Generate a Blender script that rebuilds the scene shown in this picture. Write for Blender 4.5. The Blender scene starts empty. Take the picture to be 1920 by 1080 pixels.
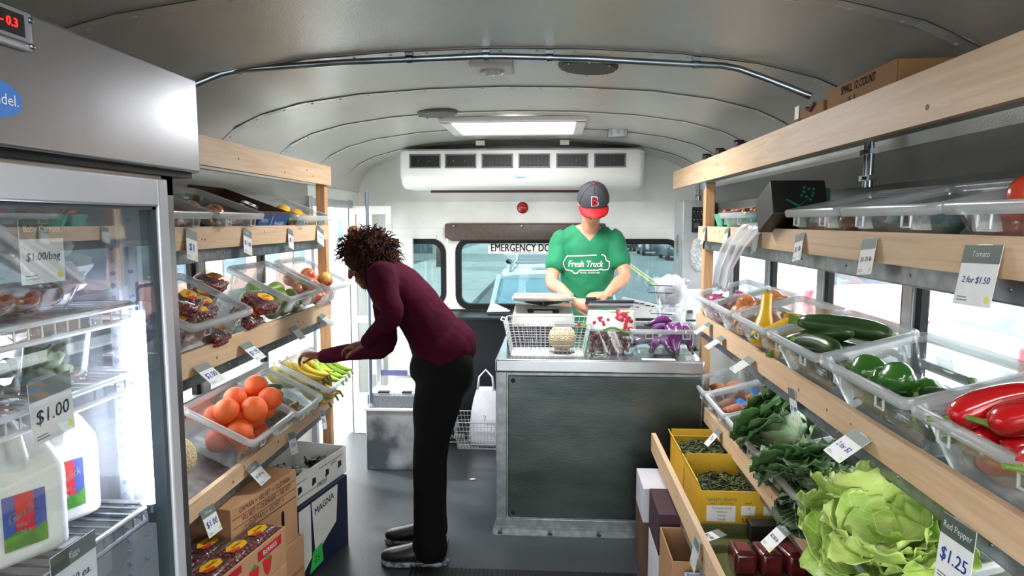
import bpy, bmesh, math, random
from mathutils import Matrix, Vector, Euler, noise
from math import pi, sin, cos, radians
random.seed(7)
SC = bpy.context.scene
COL = SC.collection

# ---------------------------------------------------------------- camera
FPX = 1250.0
CAM = Vector((0, 0, 1.55))
TH = math.atan(0.1)
PS = math.atan(0.06 * math.cos(TH))
cd = bpy.data.cameras.new('camera')
cam = bpy.data.objects.new('camera', cd)
COL.objects.link(cam)
cam.location = CAM
cam.rotation_euler = Euler((pi / 2 - TH, 0, PS), 'XYZ')
cd.sensor_width = 36.0
cd.lens = FPX * 36.0 / 1920.0
cd.clip_start = 0.02
cd.clip_end = 400
SC.camera = cam

# ---------------------------------------------------------------- world, light, exposure
SC.view_settings.view_transform = 'Standard'
SC.view_settings.look = 'None'
SC.view_settings.gamma = 1.0
SC.view_settings.use_curve_mapping = False
SC.view_settings.exposure = 1.17
SC.cycles.transparent_max_bounces = 24
SC.cycles.max_bounces = 9
SC.cycles.diffuse_bounces = 5
SC.cycles.glossy_bounces = 4
SC.cycles.transmission_bounces = 4
SC.cycles.caustics_reflective = False
SC.cycles.caustics_refractive = False
SC.cycles.sample_clamp_indirect = 6.0
W = bpy.data.worlds.new('overcast_sky')
SC.world = W
W.use_nodes = True
nt = W.node_tree
bg = nt.nodes['Background']
bg.inputs[1].default_value = 3.6
tc = nt.nodes.new('ShaderNodeTexCoord')
sx = nt.nodes.new('ShaderNodeSeparateXYZ')
rp = nt.nodes.new('ShaderNodeValToRGB')
nt.links.new(tc.outputs['Generated'], sx.inputs[0])
nt.links.new(sx.outputs['Z'], rp.inputs[0])
nt.links.new(rp.outputs[0], bg.inputs[0])
rp.color_ramp.elements[0].position = 0.0
rp.color_ramp.elements[0].color = (1, 0.985, 0.97, 1)
rp.color_ramp.elements[1].position = 0.8
rp.color_ramp.elements[1].color = (0.92, 0.96, 1.0, 1)

def area_lamp(name, loc, rot, size, sizey, power, color=(1, 1, 1)):
    ld = bpy.data.lights.new(name, 'AREA')
    ld.shape = 'RECTANGLE'
    ld.size = size
    ld.size_y = sizey
    ld.energy = power
    ld.color = color
    o = bpy.data.objects.new(name, ld)
    COL.objects.link(o)
    o.location = loc
    o.rotation_euler = rot
    return o
sd = bpy.data.lights.new('hazy_sun', 'SUN')
sd.energy = 3.0
sd.angle = radians(6)
sd.color = (1, 0.97, 0.92)
so = bpy.data.objects.new('hazy_sun', sd)
COL.objects.link(so)
so.rotation_euler = Euler((radians(38), 0, radians(-115)), 'XYZ')
# unseen area lights under the roof, added to brighten the interior
area_lamp('roof_fill_light', (-0.2, 0.35, 2.06), (0, 0, 0), 1.1, 0.16, 7, (1, 0.98, 0.96))
area_lamp('roof_fill_light', (-0.2, -1.1, 2.06), (0, 0, 0), 1.1, 0.16, 7, (1, 0.98, 0.96))
area_lamp('counter_fill_light', (-0.1, 3.15, 2.075), (0, 0, 0), 0.7, 0.12, 15, (1, 0.99, 0.98))  # added fill over the counter to lift the rear, no fixture there

# ---------------------------------------------------------------- helpers
def hexc(h):
    h = h.lstrip('#')
    c = [int(h[i:i + 2], 16) / 255 for i in (0, 2, 4)]
    return tuple((x / 12.92 if x <= 0.04045 else ((x + 0.055) / 1.055) ** 2.4) for x in c)

MATS = {}
def mat(name, col='#cccccc', rough=0.5, metal=0.0, col2=None, scale=20, bump=0.0, bscale=None, spec=0.5, emit=None, estr=1.0,
        coat=0.0, wood=False, trans=0.0, stretch=None, sss=0.0, contrast=None, detail=3, voronoi=False, sheen=0.0):
    if name in MATS:
        return MATS[name]
    m = bpy.data.materials.new(name)
    m.use_nodes = True
    t = m.node_tree
    b = t.nodes['Principled BSDF']
    c = hexc(col) if isinstance(col, str) else col
    b.inputs['Base Color'].default_value = (*c, 1)
    b.inputs['Roughness'].default_value = rough
    b.inputs['Metallic'].default_value = metal
    b.inputs['Specular IOR Level'].default_value = spec
    b.inputs['Coat Weight'].default_value = coat
    b.inputs['Coat Roughness'].default_value = 0.15
    if sheen:
        b.inputs['Sheen Weight'].default_value = sheen
    if trans:
        b.inputs['Transmission Weight'].default_value = trans
    if sss:
        b.inputs['Subsurface Weight'].default_value = sss
        b.inputs['Subsurface Radius'].default_value = (0.02, 0.01, 0.005)
        b.inputs['Subsurface Scale'].default_value = 0.3
    if emit:
        e = hexc(emit) if isinstance(emit, str) else emit
        b.inputs['Emission Color'].default_value = (*e, 1)
        b.inputs['Emission Strength'].default_value = estr
    co = t.nodes.new('ShaderNodeTexCoord')
    mp = t.nodes.new('ShaderNodeMapping')
    t.links.new(co.outputs['Object'], mp.inputs[0])
    if stretch:
        mp.inputs['Scale'].default_value = stretch
    if voronoi:
        nz = t.nodes.new('ShaderNodeTexVoronoi')
        nz.inputs['Scale'].default_value = scale
        fac = nz.outputs['Distance']
    else:
        nz = t.nodes.new('ShaderNodeTexNoise')
        nz.inputs['Scale'].default_value = scale
        nz.inputs['Detail'].default_value = detail
        if wood:
            nz.inputs['Distortion'].default_value = 1.2
        fac = nz.outputs[0]
    t.links.new(mp.outputs[0], nz.inputs['Vector'])
    if col2 is None:
        c2 = tuple(min(1, x * 0.93) for x in c)
    else:
        c2 = hexc(col2) if isinstance(col2, str) else col2
    r = t.nodes.new('ShaderNodeValToRGB')
    lo, hi = contrast or (0.35, 0.65)
    r.color_ramp.elements[0].position = lo
    r.color_ramp.elements[1].position = hi
    r.color_ramp.elements[0].color = (*c, 1)
    r.color_ramp.elements[1].color = (*c2, 1)
    t.links.new(fac, r.inputs[0])
    t.links.new(r.outputs[0], b.inputs['Base Color'])
    if bump:
        bn = t.nodes.new('ShaderNodeBump')
        bn.inputs['Strength'].default_value = bump
        bn.inputs['Distance'].default_value = 0.01
        if bscale:
            n2 = t.nodes.new('ShaderNodeTexNoise')
            n2.inputs['Scale'].default_value = bscale
            n2.inputs['Detail'].default_value = 2
            t.links.new(mp.outputs[0], n2.inputs['Vector'])
            t.links.new(n2.outputs[0], bn.inputs['Height'])
        else:
            t.links.new(fac, bn.inputs['Height'])
        t.links.new(bn.outputs[0], b.inputs['Normal'])
    MATS[name] = m
    return m

def clear(name, tint=(0.93, 0.95, 0.95), gloss=0.08, rough=0.05, milky=0.0, milk=(0.9, 0.92, 0.93), edge=.25):
    """thin clear plastic or glass: transparent with a fresnel gloss and a little milkiness"""
    if name in MATS:
        return MATS[name]
    m = bpy.data.materials.new(name)
    m.use_nodes = True
    t = m.node_tree
    t.nodes.clear()
    out = t.nodes.new('ShaderNodeOutputMaterial')
    tr = t.nodes.new('ShaderNodeBsdfTransparent')
    tr.inputs[0].default_value = (*tint, 1)
    gl = t.nodes.new('ShaderNodeBsdfGlossy')
    gl.inputs['Roughness'].default_value = rough
    gl.inputs['Color'].default_value = (1, 1, 1, 1)
    fr = t.nodes.new('ShaderNodeLayerWeight')
    fr.inputs['Blend'].default_value = 0.25
    mr = t.nodes.new('ShaderNodeMapRange')
    mr.inputs[3].default_value = gloss
    mr.inputs[4].default_value = min(1.0, gloss * 3 + edge)
    t.links.new(fr.outputs['Fresnel'], mr.inputs[0])
    mx = t.nodes.new('ShaderNodeMixShader')
    t.links.new(mr.outputs[0], mx.inputs[0])
    t.links.new(tr.outputs[0], mx.inputs[1])
    t.links.new(gl.outputs[0], mx.inputs[2])
    last = mx
    if milky:
        df = t.nodes.new('ShaderNodeBsdfDiffuse')
        df.inputs[0].default_value = (*milk, 1)
        m2 = t.nodes.new('ShaderNodeMixShader')
        m2.inputs[0].default_value = milky
        t.links.new(mx.outputs[0], m2.inputs[1])
        t.links.new(df.outputs[0], m2.inputs[2])
        last = m2
    t.links.new(last.outputs[0], out.inputs[0])
    MATS[name] = m
    return m

I4 = Matrix.Identity(4)
def T(x, y, z): return Matrix.Translation((x, y, z))
def RX(a): return Matrix.Rotation(a, 4, 'X')
def RY(a): return Matrix.Rotation(a, 4, 'Y')
def RZ(a): return Matrix.Rotation(a, 4, 'Z')
def S(x, y=None, z=None):
    return Matrix.Diagonal((x, x if y is None else y, x if z is None else z, 1))
def frame(o, xdir, up=(0, 0, 1)):
    """matrix with local x along xdir, local z close to up"""
    x = Vector(xdir).normalized()
    u = Vector(up)
    y = u.cross(x)
    if y.length < 1e-5:
        y = Vector((0, 1, 0)).cross(x)
    y.normalize()
    z = x.cross(y)
    m = Matrix((x, y, z)).transposed().to_4x4()
    m.translation = Vector(o)
    return m

TEXT = {}
def text_mesh(s, bold=False):
    if s in TEXT:
        return TEXT[s]
    cu = bpy.data.curves.new('t', 'FONT')
    cu.body = s
    cu.size = 1.0
    cu.align_x = 'CENTER'
    cu.align_y = 'CENTER'
    cu.resolution_u = 2
    o = bpy.data.objects.new('t', cu)
    COL.objects.link(o)
    dg = bpy.context.evaluated_depsgraph_get()
    me = bpy.data.meshes.new_from_object(o.evaluated_get(dg))
    vs = [v.co.copy() for v in me.vertices]
    fs = [tuple(p.vertices) for p in me.polygons]
    bpy.data.objects.remove(o)
    bpy.data.curves.remove(cu)
    bpy.data.meshes.remove(me)
    TEXT[s] = (vs, fs)
    return vs, fs

class MB:
    def __init__(self, M=None):
        self.v, self.f, self.m = [], [], []
        self.M = M or I4
        self.mi = 0
    def add(self, vs, fs, M=None, m=None):
        M = self.M @ M if M is not None else self.M
        k = len(self.v)
        self.v += [M @ Vector(p) for p in vs]
        self.f += [tuple(i + k for i in f) for f in fs]
        self.m += [self.mi if m is None else m] * len(fs)
        return self
    def box(self, x0, y0, z0, x1, y1, z1, M=None, m=None):
        vs = [(x, y, z) for z in (z0, z1) for y in (y0, y1) for x in (x0, x1)]
        fs = [(0, 2, 3, 1), (4, 5, 7, 6), (0, 1, 5, 4), (2, 6, 7, 3), (0, 4, 6, 2), (1, 3, 7, 5)]
        return self.add(vs, fs, M, m)
    def cbox(self, c, s, M=None, m=None):
        return self.box(c[0] - s[0] / 2, c[1] - s[1] / 2, c[2] - s[2] / 2, c[0] + s[0] / 2, c[1] + s[1] / 2, c[2] + s[2] / 2, M, m)
    def rings(self, rs, closed=True, cap0=True, cap1=True, M=None, m=None):
        n = len(rs[0])
        vs = [p for r in rs for p in r]
        fs = []
        for i in range(len(rs) - 1):
            for j in range(n if closed else n - 1):
                a, b = i * n + j, i * n + (j + 1) % n
                fs.append((a, b, b + n, a + n))
        if cap0: fs.append(tuple(range(n - 1, -1, -1)))
        if cap1: fs.append(tuple((len(rs) - 1) * n + j for j in range(n)))
        return self.add(vs, fs, M, m)
    def tube(self, pts, r, seg=8, M=None, m=None, closed=False, flat=1.0, up=None):
        pts = [Vector(p) for p in pts]
        n = len(pts)
        rr = r if isinstance(r, (list, tuple)) else [r] * n
        rs = []
        prev = Vector(up) if up else None
        for i in range(n):
            if closed:
                d = pts[(i + 1) % n] - pts[i - 1]
            else:
                d = pts[min(i + 1, n - 1)] - pts[max(i - 1, 0)]
            if d.length < 1e-9: d = Vector((0, 0, 1))
            d.normalize()
            if prev is None:
                prev = Vector((0, 0, 1)) if abs(d.z) < 0.9 else Vector((1, 0, 0))
            u = prev - d * prev.dot(d)
            if u.length < 1e-6: u = d.orthogonal()
            u.normalize()
            w = d.cross(u)
            prev = u
            rs.append([pts[i] + (u * cos(2 * pi * k / seg) * flat + w * sin(2 * pi * k / seg)) * rr[i] for k in range(seg)])
        if closed:
            rs.append(rs[0])
            return self.rings(rs, True, False, False, M, m)
        return self.rings(rs, True, True, True, M, m)
    def cyl(self, a, b, r, seg=12, r2=None, M=None, m=None):
        return self.tube([a, b], [r, r if r2 is None else r2], seg, M, m)
    def lathe(self, prof, seg=24, M=None, m=None):
        rs = [[(max(r, 1e-5) * cos(2 * pi * k / seg), max(r, 1e-5) * sin(2 * pi * k / seg), z) for k in range(seg)] for r, z in prof]
        return self.rings(rs, True, prof[0][0] > 1e-4, prof[-1][0] > 1e-4, M, m)
    def ball(self, c, r, M=None, m=None, nu=16, nv=10, f=None):
        r = r if isinstance(r, (tuple, list)) else (r, r, r)
        rs = []
        for i in range(nv + 1):
            t = pi * i / nv
            ring = []
            for k in range(nu):
                a = 2 * pi * k / nu
                p = Vector((sin(t) * cos(a) + 1e-5 * cos(a), sin(t) * sin(a) + 1e-5 * sin(a), -cos(t)))
                if f: p = f(p)
                ring.append((c[0] + p[0] * r[0], c[1] + p[1] * r[1], c[2] + p[2] * r[2]))
            rs.append(ring)
        return self.rings(rs, True, False, False, M, m)
    def prism(self, poly, z0, z1, M=None, m=None):
        n = len(poly)
        vs = [(x, y, z0) for x, y in poly] + [(x, y, z1) for x, y in poly]
        fs = [tuple(range(n - 1, -1, -1)), tuple(range(n, 2 * n))] + [(i, (i + 1) % n, (i + 1) % n + n, i + n) for i in range(n)]
        return self.add(vs, fs, M, m)
    def sheet(self, fn, nu, nv, th=0.001, M=None, m=None):
        """a surface patch with thickness: fn(u,v)->Vector"""
        P = [[Vector(fn(i / nu, j / nv)) for j in range(nv + 1)] for i in range(nu + 1)]
        N = []
        for i in range(nu + 1):
            row = []
            for j in range(nv + 1):
                a = P[min(i + 1, nu)][j] - P[max(i - 1, 0)][j]
                b = P[i][min(j + 1, nv)] - P[i][max(j - 1, 0)]
                n = a.cross(b)
                if n.length > 1e-12: n.normalize()
                row.append(n)
            N.append(row)
        k = (nu + 1) * (nv + 1)
        vs = [P[i][j] + N[i][j] * th / 2 for i in range(nu + 1) for j in range(nv + 1)] + \
             [P[i][j] - N[i][j] * th / 2 for i in range(nu + 1) for j in range(nv + 1)]
        w = nv + 1
        fs = []
        for i in range(nu):
            for j in range(nv):
                a = i * w + j
                fs.append((a, a + w, a + w + 1, a + 1))
                fs.append((a + k, a + 1 + k, a + w + 1 + k, a + w + k))
        for j in range(nv):
            fs.append((j, j + 1, j + 1 + k, j + k))
            a = nu * w + j
            fs.append((a + 1, a, a + k, a + 1 + k))
        for i in range(nu):
            a = i * w
            fs.append((a + w, a, a + k, a + w + k))
            a = i * w + nv
            fs.append((a, a + w, a + w + k, a + k))
        return self.add(vs, fs, M, m)
    def text(self, s, size, M, m=None, sx=1.0, bold=False, shear=0.0):
        vs, fs = text_mesh(s, bold)
        vs = [(v.x * size * sx + v.y * size * shear, v.y * size, v.z * size) for v in vs]
        if bold:
            for k in (-1, 1): self.add([(v[0] + k * size * .018, v[1], v[2]) for v in vs], fs, M, m)
        return self.add(vs, fs, M, m)

def obj(name, mb, mats, parent=None, smooth=35, bevel=0, segs=2, M=None, sub=0, remesh=0, smit=0, solid=0):
    """link a mesh builder as ONE mesh object; its origin goes to the middle of its base unless it has a parent"""
    me = bpy.data.meshes.new(name)
    vs = mb.v
    org = Vector((0, 0, 0))
    if parent is None and M is None and vs:
        xs = [p.x for p in vs]; ys = [p.y for p in vs]; zs = [p.z for p in vs]
        org = Vector(((min(xs) + max(xs)) / 2, (min(ys) + max(ys)) / 2, min(zs)))
    me.from_pydata([tuple(p - org) for p in vs], [], mb.f)
    mats = mats if isinstance(mats, (list, tuple)) else [mats]
    for m in mats: me.materials.append(m)
    me.polygons.foreach_set('material_index', mb.m)
    me.validate()
    me.update()
    if smooth:
        me.polygons.foreach_set('use_smooth', [True] * len(me.polygons))
        if smooth < 180:
            me.set_sharp_from_angle(angle=radians(smooth))
    o = bpy.data.objects.new(name, me)
    COL.objects.link(o)
    if M is not None: o.matrix_world = M
    else: o.location = org
    if parent is not None:
        o.parent = parent
    if bevel:
        b = o.modifiers.new('bevel', 'BEVEL')
        b.width = bevel; b.segments = segs; b.limit_method = 'ANGLE'; b.angle_limit = radians(40)
    if remesh:
        b = o.modifiers.new('remesh', 'REMESH')
        b.mode = 'VOXEL'; b.voxel_size = remesh; b.use_smooth_shade = True
        if smit:
            b = o.modifiers.new('smooth', 'SMOOTH'); b.factor = 0.5; b.iterations = smit
    if sub:
        b = o.modifiers.new('sub', 'SUBSURF'); b.levels = sub; b.render_levels = sub
    return o

def tag(o, label=None, cat=None, group=None, kind=None):
    if label: o['label'] = label
    if cat: o['category'] = cat
    if group: o['group'] = group
    if kind: o['kind'] = kind
    return o
def thing(name, label, cat, M=None, group=None):
    o = bpy.data.objects.new(name, None)
    COL.objects.link(o)
    o.empty_display_size = 0.05
    if M is not None:
        o.matrix_world = M if isinstance(M, Matrix) else Matrix.Translation(M)
    return tag(o, label, cat, group)
def struct(name, mb, mats, **k):
    o = obj(name, mb, mats, **k)
    o['kind'] = 'structure'
    return o
def dup(root, M, label=None, group=None):
    r = root.copy(); COL.objects.link(r); r.matrix_world = M
    if label: r['label'] = label
    if group: r['group'] = group
    for ch in list(root.children):
        c = ch.copy(); COL.objects.link(c); c.parent = r
        for g in ch.children:
            d = g.copy(); COL.objects.link(d); d.parent = c
    return r

FW = Vector((-sin(PS) * cos(TH), cos(PS) * cos(TH), -sin(TH)))
RT = Vector((cos(PS), sin(PS), 0))
UPV = RT.cross(FW)
def at(px, py, X=None, Y=None, Z=None):
    """the point of the place on the plane X, Y or Z = const that the photograph shows at a pixel (a surveying aid)"""
    d = FW + RT * ((px - 960) / FPX) + UPV * ((540 - py) / FPX)
    t = X / d.x if X is not None else Y / d.y if Y is not None else (Z - CAM.z) / d.z
    return CAM + d * t
# ================================================================ materials of the setting
M_white = mat('white_painted_metal', '#f1f1ee', 0.38, 0, '#dfdfdb', 3)
M_ceil = mat('grey_white_painted_roof', '#d3d3ce', 0.27, 0.25, '#c9c9c4', 2, bump=0.12, bscale=260)
M_cove = mat('brushed_roof_cove', '#b3b4b0', 0.36, 0.55, '#9c9d9a', 3, bump=0.1, bscale=200, stretch=(3, 0.3, 3))
M_floor = mat('dark_grey_rubber_floor', '#30363a', 0.42, 0, '#282d31', 1.6, bump=0.05, bscale=90, detail=6)
M_wood = mat('pine_board', '#dcc0a0', 0.5, 0, '#cfae88', 5, stretch=(9, 0.5, 9), wood=True, bump=0.03)
M_woodpost = mat('pine_post', '#d0a479', 0.55, 0, '#b98d62', 6, stretch=(9, 9, 0.6), wood=True)
M_knot = mat('pine_knot', '#a4683a', 0.55, 0, '#8a4f28', 60)
M_galv = mat('galvanised_steel', '#9da2a5', 0.38, 0.8, '#858b8e', 30, bump=0.04, voronoi=True, contrast=(0.1, 0.7))
M_steel = mat('brushed_stainless_steel', '#b6b9bc', 0.24, 0.95, '#a4a8ac', 2.5, bump=0.015, bscale=30, stretch=(1, 1, 0.25))
M_chrome = mat('zinc_plated_pipe', '#a9b2bb', 0.22, 1.0, '#8a949e', 8)
M_blackrub = mat('black_rubber', '#0a0a0c', 0.55, 0, '#101012', 30, spec=0.3)
M_blackmetal = mat('black_panel', '#171a20', 0.42, 0, '#1c2028', 3)
M_alu = mat('aluminium_window_frame', '#b9bcc0', 0.35, 0.6, '#a9adb2', 8)
M_glass = clear('window_glass', (0.96, 0.98, 0.98), 0.05, 0.02)
M_tint = clear('tinted_rear_glass', (0.36, 0.44, 0.45), 0.05, 0.02)
M_wht = mat('plain_white', '#f2f2f0', 0.5, 0, '#ebebe9', 5)
M_blk = mat('plain_black', '#101012', 0.5, 0, '#18181a', 20)

XC, HW = -0.2, 1.25
XL, XR = XC - HW, XC + HW
YB, YF = 4.95, -2.6
sec = [(0, 2.10), (0.3, 2.094), (0.6, 2.075), (0.85, 2.04), (1.02, 1.995), (1.13, 1.945), (1.2, 1.885), (1.24, 1.81), (1.25, 1.76)]
full = [(-a, z) for a, z in reversed(sec)] + sec[1:]
# ceiling with its seams: one curved shell with thickness
mb = MB()
mb.sheet(lambda u, v: (XC + full[round(v * (len(full) - 1))][0], YF + u * (YB - YF), full[round(v * (len(full) - 1))][1] + 0.01), 24, len(full) - 1, 0.02)
def zc(dx):
    a = abs(dx)
    for i in range(len(sec) - 1):
        if sec[i][0] <= a <= sec[i + 1][0]:
            t = (a - sec[i][0]) / (sec[i + 1][0] - sec[i][0])
            return sec[i][1] + t * (sec[i + 1][1] - sec[i][1])
    return sec[-1][1]
for k, y in enumerate([-0.2, 0.4, 1.0, 1.6, 2.2, 2.8, 3.4, 4.0, 4.6]):
    dx = [(-1.2 + 2.4 * i / 40) for i in range(41)]
    for i in range(40):
        a, b = dx[i], dx[i + 1]
        za, zb = zc(a), zc(b)
        mb.add([(XC + a, y - .022, za - .0025), (XC + b, y - .022, zb - .0025), (XC + b, y + .022, zb - .0025), (XC + a, y + .022, za - .0025),
                (XC + a, y - .022, za + .003), (XC + b, y - .022, zb + .003), (XC + b, y + .022, zb + .003), (XC + a, y + .022, za + .003)],
               [(0, 1, 2, 3), (0, 4, 5, 1), (2, 6, 7, 3)], m=1)
        if i % 2 == 0:
            mb.ball((XC + (a + b) / 2, y + 0.012, (za + zb) / 2 - 0.003), (0.007, 0.005, 0.003), nu=6, nv=4, m=1)
    mb.tube([(XC + d, y - .024, zc(d) - 0.003) for d in dx], 0.0016, 4, m=2)
M_seam = mat('roof_seam', '#dadad6', 0.3, 0.2)
M_line = mat('seam_gap', '#4b4b4a', 0.6)
ceil = struct('ceiling', mb, [M_ceil, M_seam, M_line], smooth=60)

# floor
mb = MB()
mb.box(XL - .02, YF, -0.06, XR + .02, YB + .1, 0)
struct('floor', mb, M_floor)

# side walls: lower panel, header with ribs; windows sit between
def side_wall(name, x, out, y0, y1):
    mb = MB()
    xo = x + out * 0.05
    a, b = min(x, xo), max(x, xo)
    mb.box(a, y0, 0, b, y1, 0.80, m=0)
    # header of long horizontal ribs
    prof = [(0, 1.43), (0.006, 1.45), (0.0, 1.47), (0.0, 1.53), (0.012, 1.55), (0.0, 1.575), (0.0, 1.64), (0.014, 1.665), (0.0, 1.69), (0.0, 1.78)]
    rs = []
    for y in (y0, y1):
        rs.append([(x - out * p, y, z) for p, z in prof] + [(x + out * 0.05, y, 1.78), (x + out * 0.05, y, 1.43)])
    mb.rings(rs, m=1)
    mb.box(a, y0, 0.80, b, y0 + 0.01, 1.43)
    # rivet rows on the lower panel
    y = y0 + 0.1
    while y < y1 - 0.05:
        for z in (0.76, 0.42, 0.12):
            mb.ball((x - out * 0.001, y, z), (0.003, 0.006, 0.006), nu=6, nv=4, m=1)
        y += 0.12
    return struct(name, mb, [M_white, M_cove], smooth=40)
DOOR0, DOOR1 = 3.92, 4.72
side_wall('wall_left', XL, -1, YF, DOOR0)
side_wall('wall_right', XR, 1, YF, YB)
mb = MB()
mb.box(XL - .05, DOOR1, 0, XL, YB + .05, 1.78)
mb.box(XL - .05, DOOR0, 1.66, XL, DOOR1, 1.78)
struct('wall_left', mb, M_white)
def side_windows(x, out, ys):
    for i, y in enumerate(ys):
        k = len([o for o in bpy.data.objects if o.name.startswith('window_') and not o.parent])
        mb = MB()
        w = 0.60
        a, b = min(x, x + out * .045), max(x, x + out * .045)
        mb.box(a, y - .05, 0.80, b, y + 0.004, 1.43, m=0)
        mb.box(a, y + w - .004, 0.80, b, y + w + 0.0, 1.43, m=0)
        mb.box(a, y, 0.80, b, y + w, 0.835)
        mb.box(a, y, 1.395, b, y + w, 1.43)
        mb.box(a + .012, y, 1.13, b - .008, y + w, 1.155)
        mb.box(a + .010, y + .004, 0.83, b - .01, y + .03, 1.40, m=1)
        mb.box(a + .010, y + w - .03, 0.83, b - .01, y + w - .004, 1.40, m=1)
        o = tag(obj('window_%d' % (k + 1), mb, [M_alu, M_blackrub], bevel=.002), kind='structure')
        g = MB()
        xm = x + out * .025
        g.box(xm - .002, y + .03, 0.835, xm + .002, y + w - .03, 1.395)
        p = obj('pane', g, M_glass)
        p.parent = o
        p.matrix_parent_inverse = o.matrix_basis.inverted()
side_windows(XR, 1, [YF + 0.1 + 0.65 * i for i in range(11)])
side_windows(XL, -1, [YF + 0.1 + 0.65 * i for i in range(9)])
# side-entrance door frame and the open doorway on the left
def rframe(mb, x0, z0, x1, z1, r, w, y0, y1, m=0, seg=6):
    """rounded rectangular ring in the XZ plane"""
    def ring(o):
        pts = []
        for cx, cz, a0 in ((x1 - r, z1 - r, 0), (x0 + r, z1 - r, pi / 2), (x0 + r, z0 + r, pi), (x1 - r, z0 + r, 1.5 * pi)):
            for k in range(seg + 1):
                a = a0 + pi / 2 * k / seg
                pts.append((cx + (r + o) * cos(a), cz + (r + o) * sin(a)))
        return pts
    A, B = ring(0), ring(w)
    rs = [[(p[0], y0, p[1]) for p in A], [(p[0], y0, p[1]) for p in B], [(p[0], y1, p[1]) for p in B], [(p[0], y1, p[1]) for p in A], [(p[0], y0, p[1]) for p in A]]
    mb.rings(rs, True, False, False, m=m)
    return A
def rear_panel(mb, x0, z0, x1, z1, hx0, hz0, hx1, hz1, r, y0, y1, m=0, seg=6):
    """a wall panel with one rounded window opening"""
    hole = []
    for cx, cz, a0 in ((hx1 - r, hz1 - r, 0), (hx0 + r, hz1 - r, pi / 2), (hx0 + r, hz0 + r, pi), (hx1 - r, hz0 + r, 1.5 * pi)):
        for k in range(seg + 1):
            a = a0 + pi / 2 * k / seg
            hole.append((cx + r * cos(a), cz + r * sin(a)))
    cs = [(x1, z1), (x0, z1), (x0, z0), (x1, z0)]
    for y in (y0, y1):
        vs = [(p[0], y, p[1]) for p in hole] + [(p[0], y, p[1]) for p in cs]
        n = len(hole)
        fs = []
        for c in range(4):
            for k in range(seg):
                fs.append((c * (seg + 1) + k, c * (seg + 1) + k + 1, n + c))
            fs.append((c * (seg + 1) + seg, ((c + 1) * (seg + 1)) % n, n + (c + 1) % 4, n + c))
        if y == y1: fs = [tuple(reversed(f)) for f in fs]
        mb.add(vs, fs, m=m)
    n = len(hole)
    vs = [(p[0], y0, p[1]) for p in hole] + [(p[0], y1, p[1]) for p in hole]
    mb.add(vs, [(i, i + n, (i + 1) % n + n, (i + 1) % n) for i in range(n)], m=m)
    for i in range(4):
        a, b = cs[i], cs[(i + 1) % 4]
        mb.add([(a[0], y0, a[1]), (b[0], y0, b[1]), (b[0], y1, b[1]), (a[0], y1, a[1])], [(0, 1, 2, 3)], m=m)
# rear wall: left window bay, emergency door, right window bay
WZ0, WZ1 = 0.905, 1.412
mb = MB()
Y0, Y1 = YB, YB + 0.05
rear_panel(mb, XL, 0.9, -0.785, 1.5, -1.35, WZ0 + .01, -0.80, WZ1, 0.09, Y0, Y1)
rear_panel(mb, 0.335, 0.9, XR, 1.5, 0.35, WZ0 + .01, 0.94, WZ1, 0.09, Y0, Y1)
mb.box(XL, Y0, 1.5, XR, Y1, 2.2)
mb.box(XL, Y0, 0.0, -0.785, Y1, 0.9)
mb.box(0.335, Y0, 0.0, XR, Y1, 0.9)
mb.box(XL - .0, Y0 - .012, 1.42, -0.86, Y0, 1.445)
struct('wall_back', mb, M_white, bevel=.003)
mb = MB()
for x0, x1 in ((-1.35, -0.80), (0.35, 0.94)):
    rframe(mb, x0 + .03, WZ0 + .04, x1 - .03, WZ1 - .03, 0.07, 0.04, Y0 - .008, Y0 + .04)
w = tag(obj('window_30', mb, M_blackrub, smooth=40), kind='structure')
mb = MB()
for x0, x1 in ((-1.33, -0.82), (0.37, 0.92)):
    mb.box(x0, Y0 + .022, WZ0 + .01, x1, Y0 + .026, WZ1 - .02)
p = obj('pane', mb, M_tint)
p.parent = w; p.matrix_parent_inverse = w.matrix_basis.inverted()
# emergency door leaf
mb = MB()
rear_panel(mb, -0.775, 0.9, 0.325, 1.5, -0.70, WZ0, 0.25, WZ1, 0.08, Y0 - .012, Y1 - .01)
mb.box(-0.775, Y0 - .012, 0, 0.325, Y1 - .01, 0.9)
door = struct('door_1', mb, M_white, bevel=.003)
def child(name, mb, mats, par, **k):
    p = obj(name, mb, mats, **k)
    bpy.context.view_layer.update()
    p.parent = par
    p.matrix_parent_inverse = par.matrix_basis.inverted()
    return p
mb = MB(); rframe(mb, -0.675, WZ0 + .03, 0.225, WZ1 - .025, 0.065, 0.042, Y0 - .024, Y0 + .03)
child('window_gasket', mb, M_blackrub, door, smooth=40)
mb = MB(); mb.box(-0.69, Y0 + .012, WZ0 + .01, 0.24, Y0 + .016, WZ1 - .01)
child('pane', mb, M_tint, door)
mb = MB(); mb.box(-0.76, Y0 - .035, 0.03, 0.31, Y0 - .0125, 0.895)
child('kick_panel', mb, M_blackmetal, door, bevel=.003)
# decal on the glass (mounted on the inside, read from inside)
mb = MB()
mb.box(-0.475, Y0 + .007, 1.312, 0.06, Y0 + .011, 1.384, m=0)
mb.text('EMERGENCY DOOR', 0.082, T(-0.19, Y0 + .0062, 1.352) @ RX(pi / 2), m=1, sx=0.72, bold=True)
mb.text('TO OPEN - LIFT LATCH AND PUSH OUT', 0.011, T(-0.2, Y0 + .0062, 1.319) @ RX(pi / 2), m=1)
child('door_decal', mb, [M_wht, M_blk], door)
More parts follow.
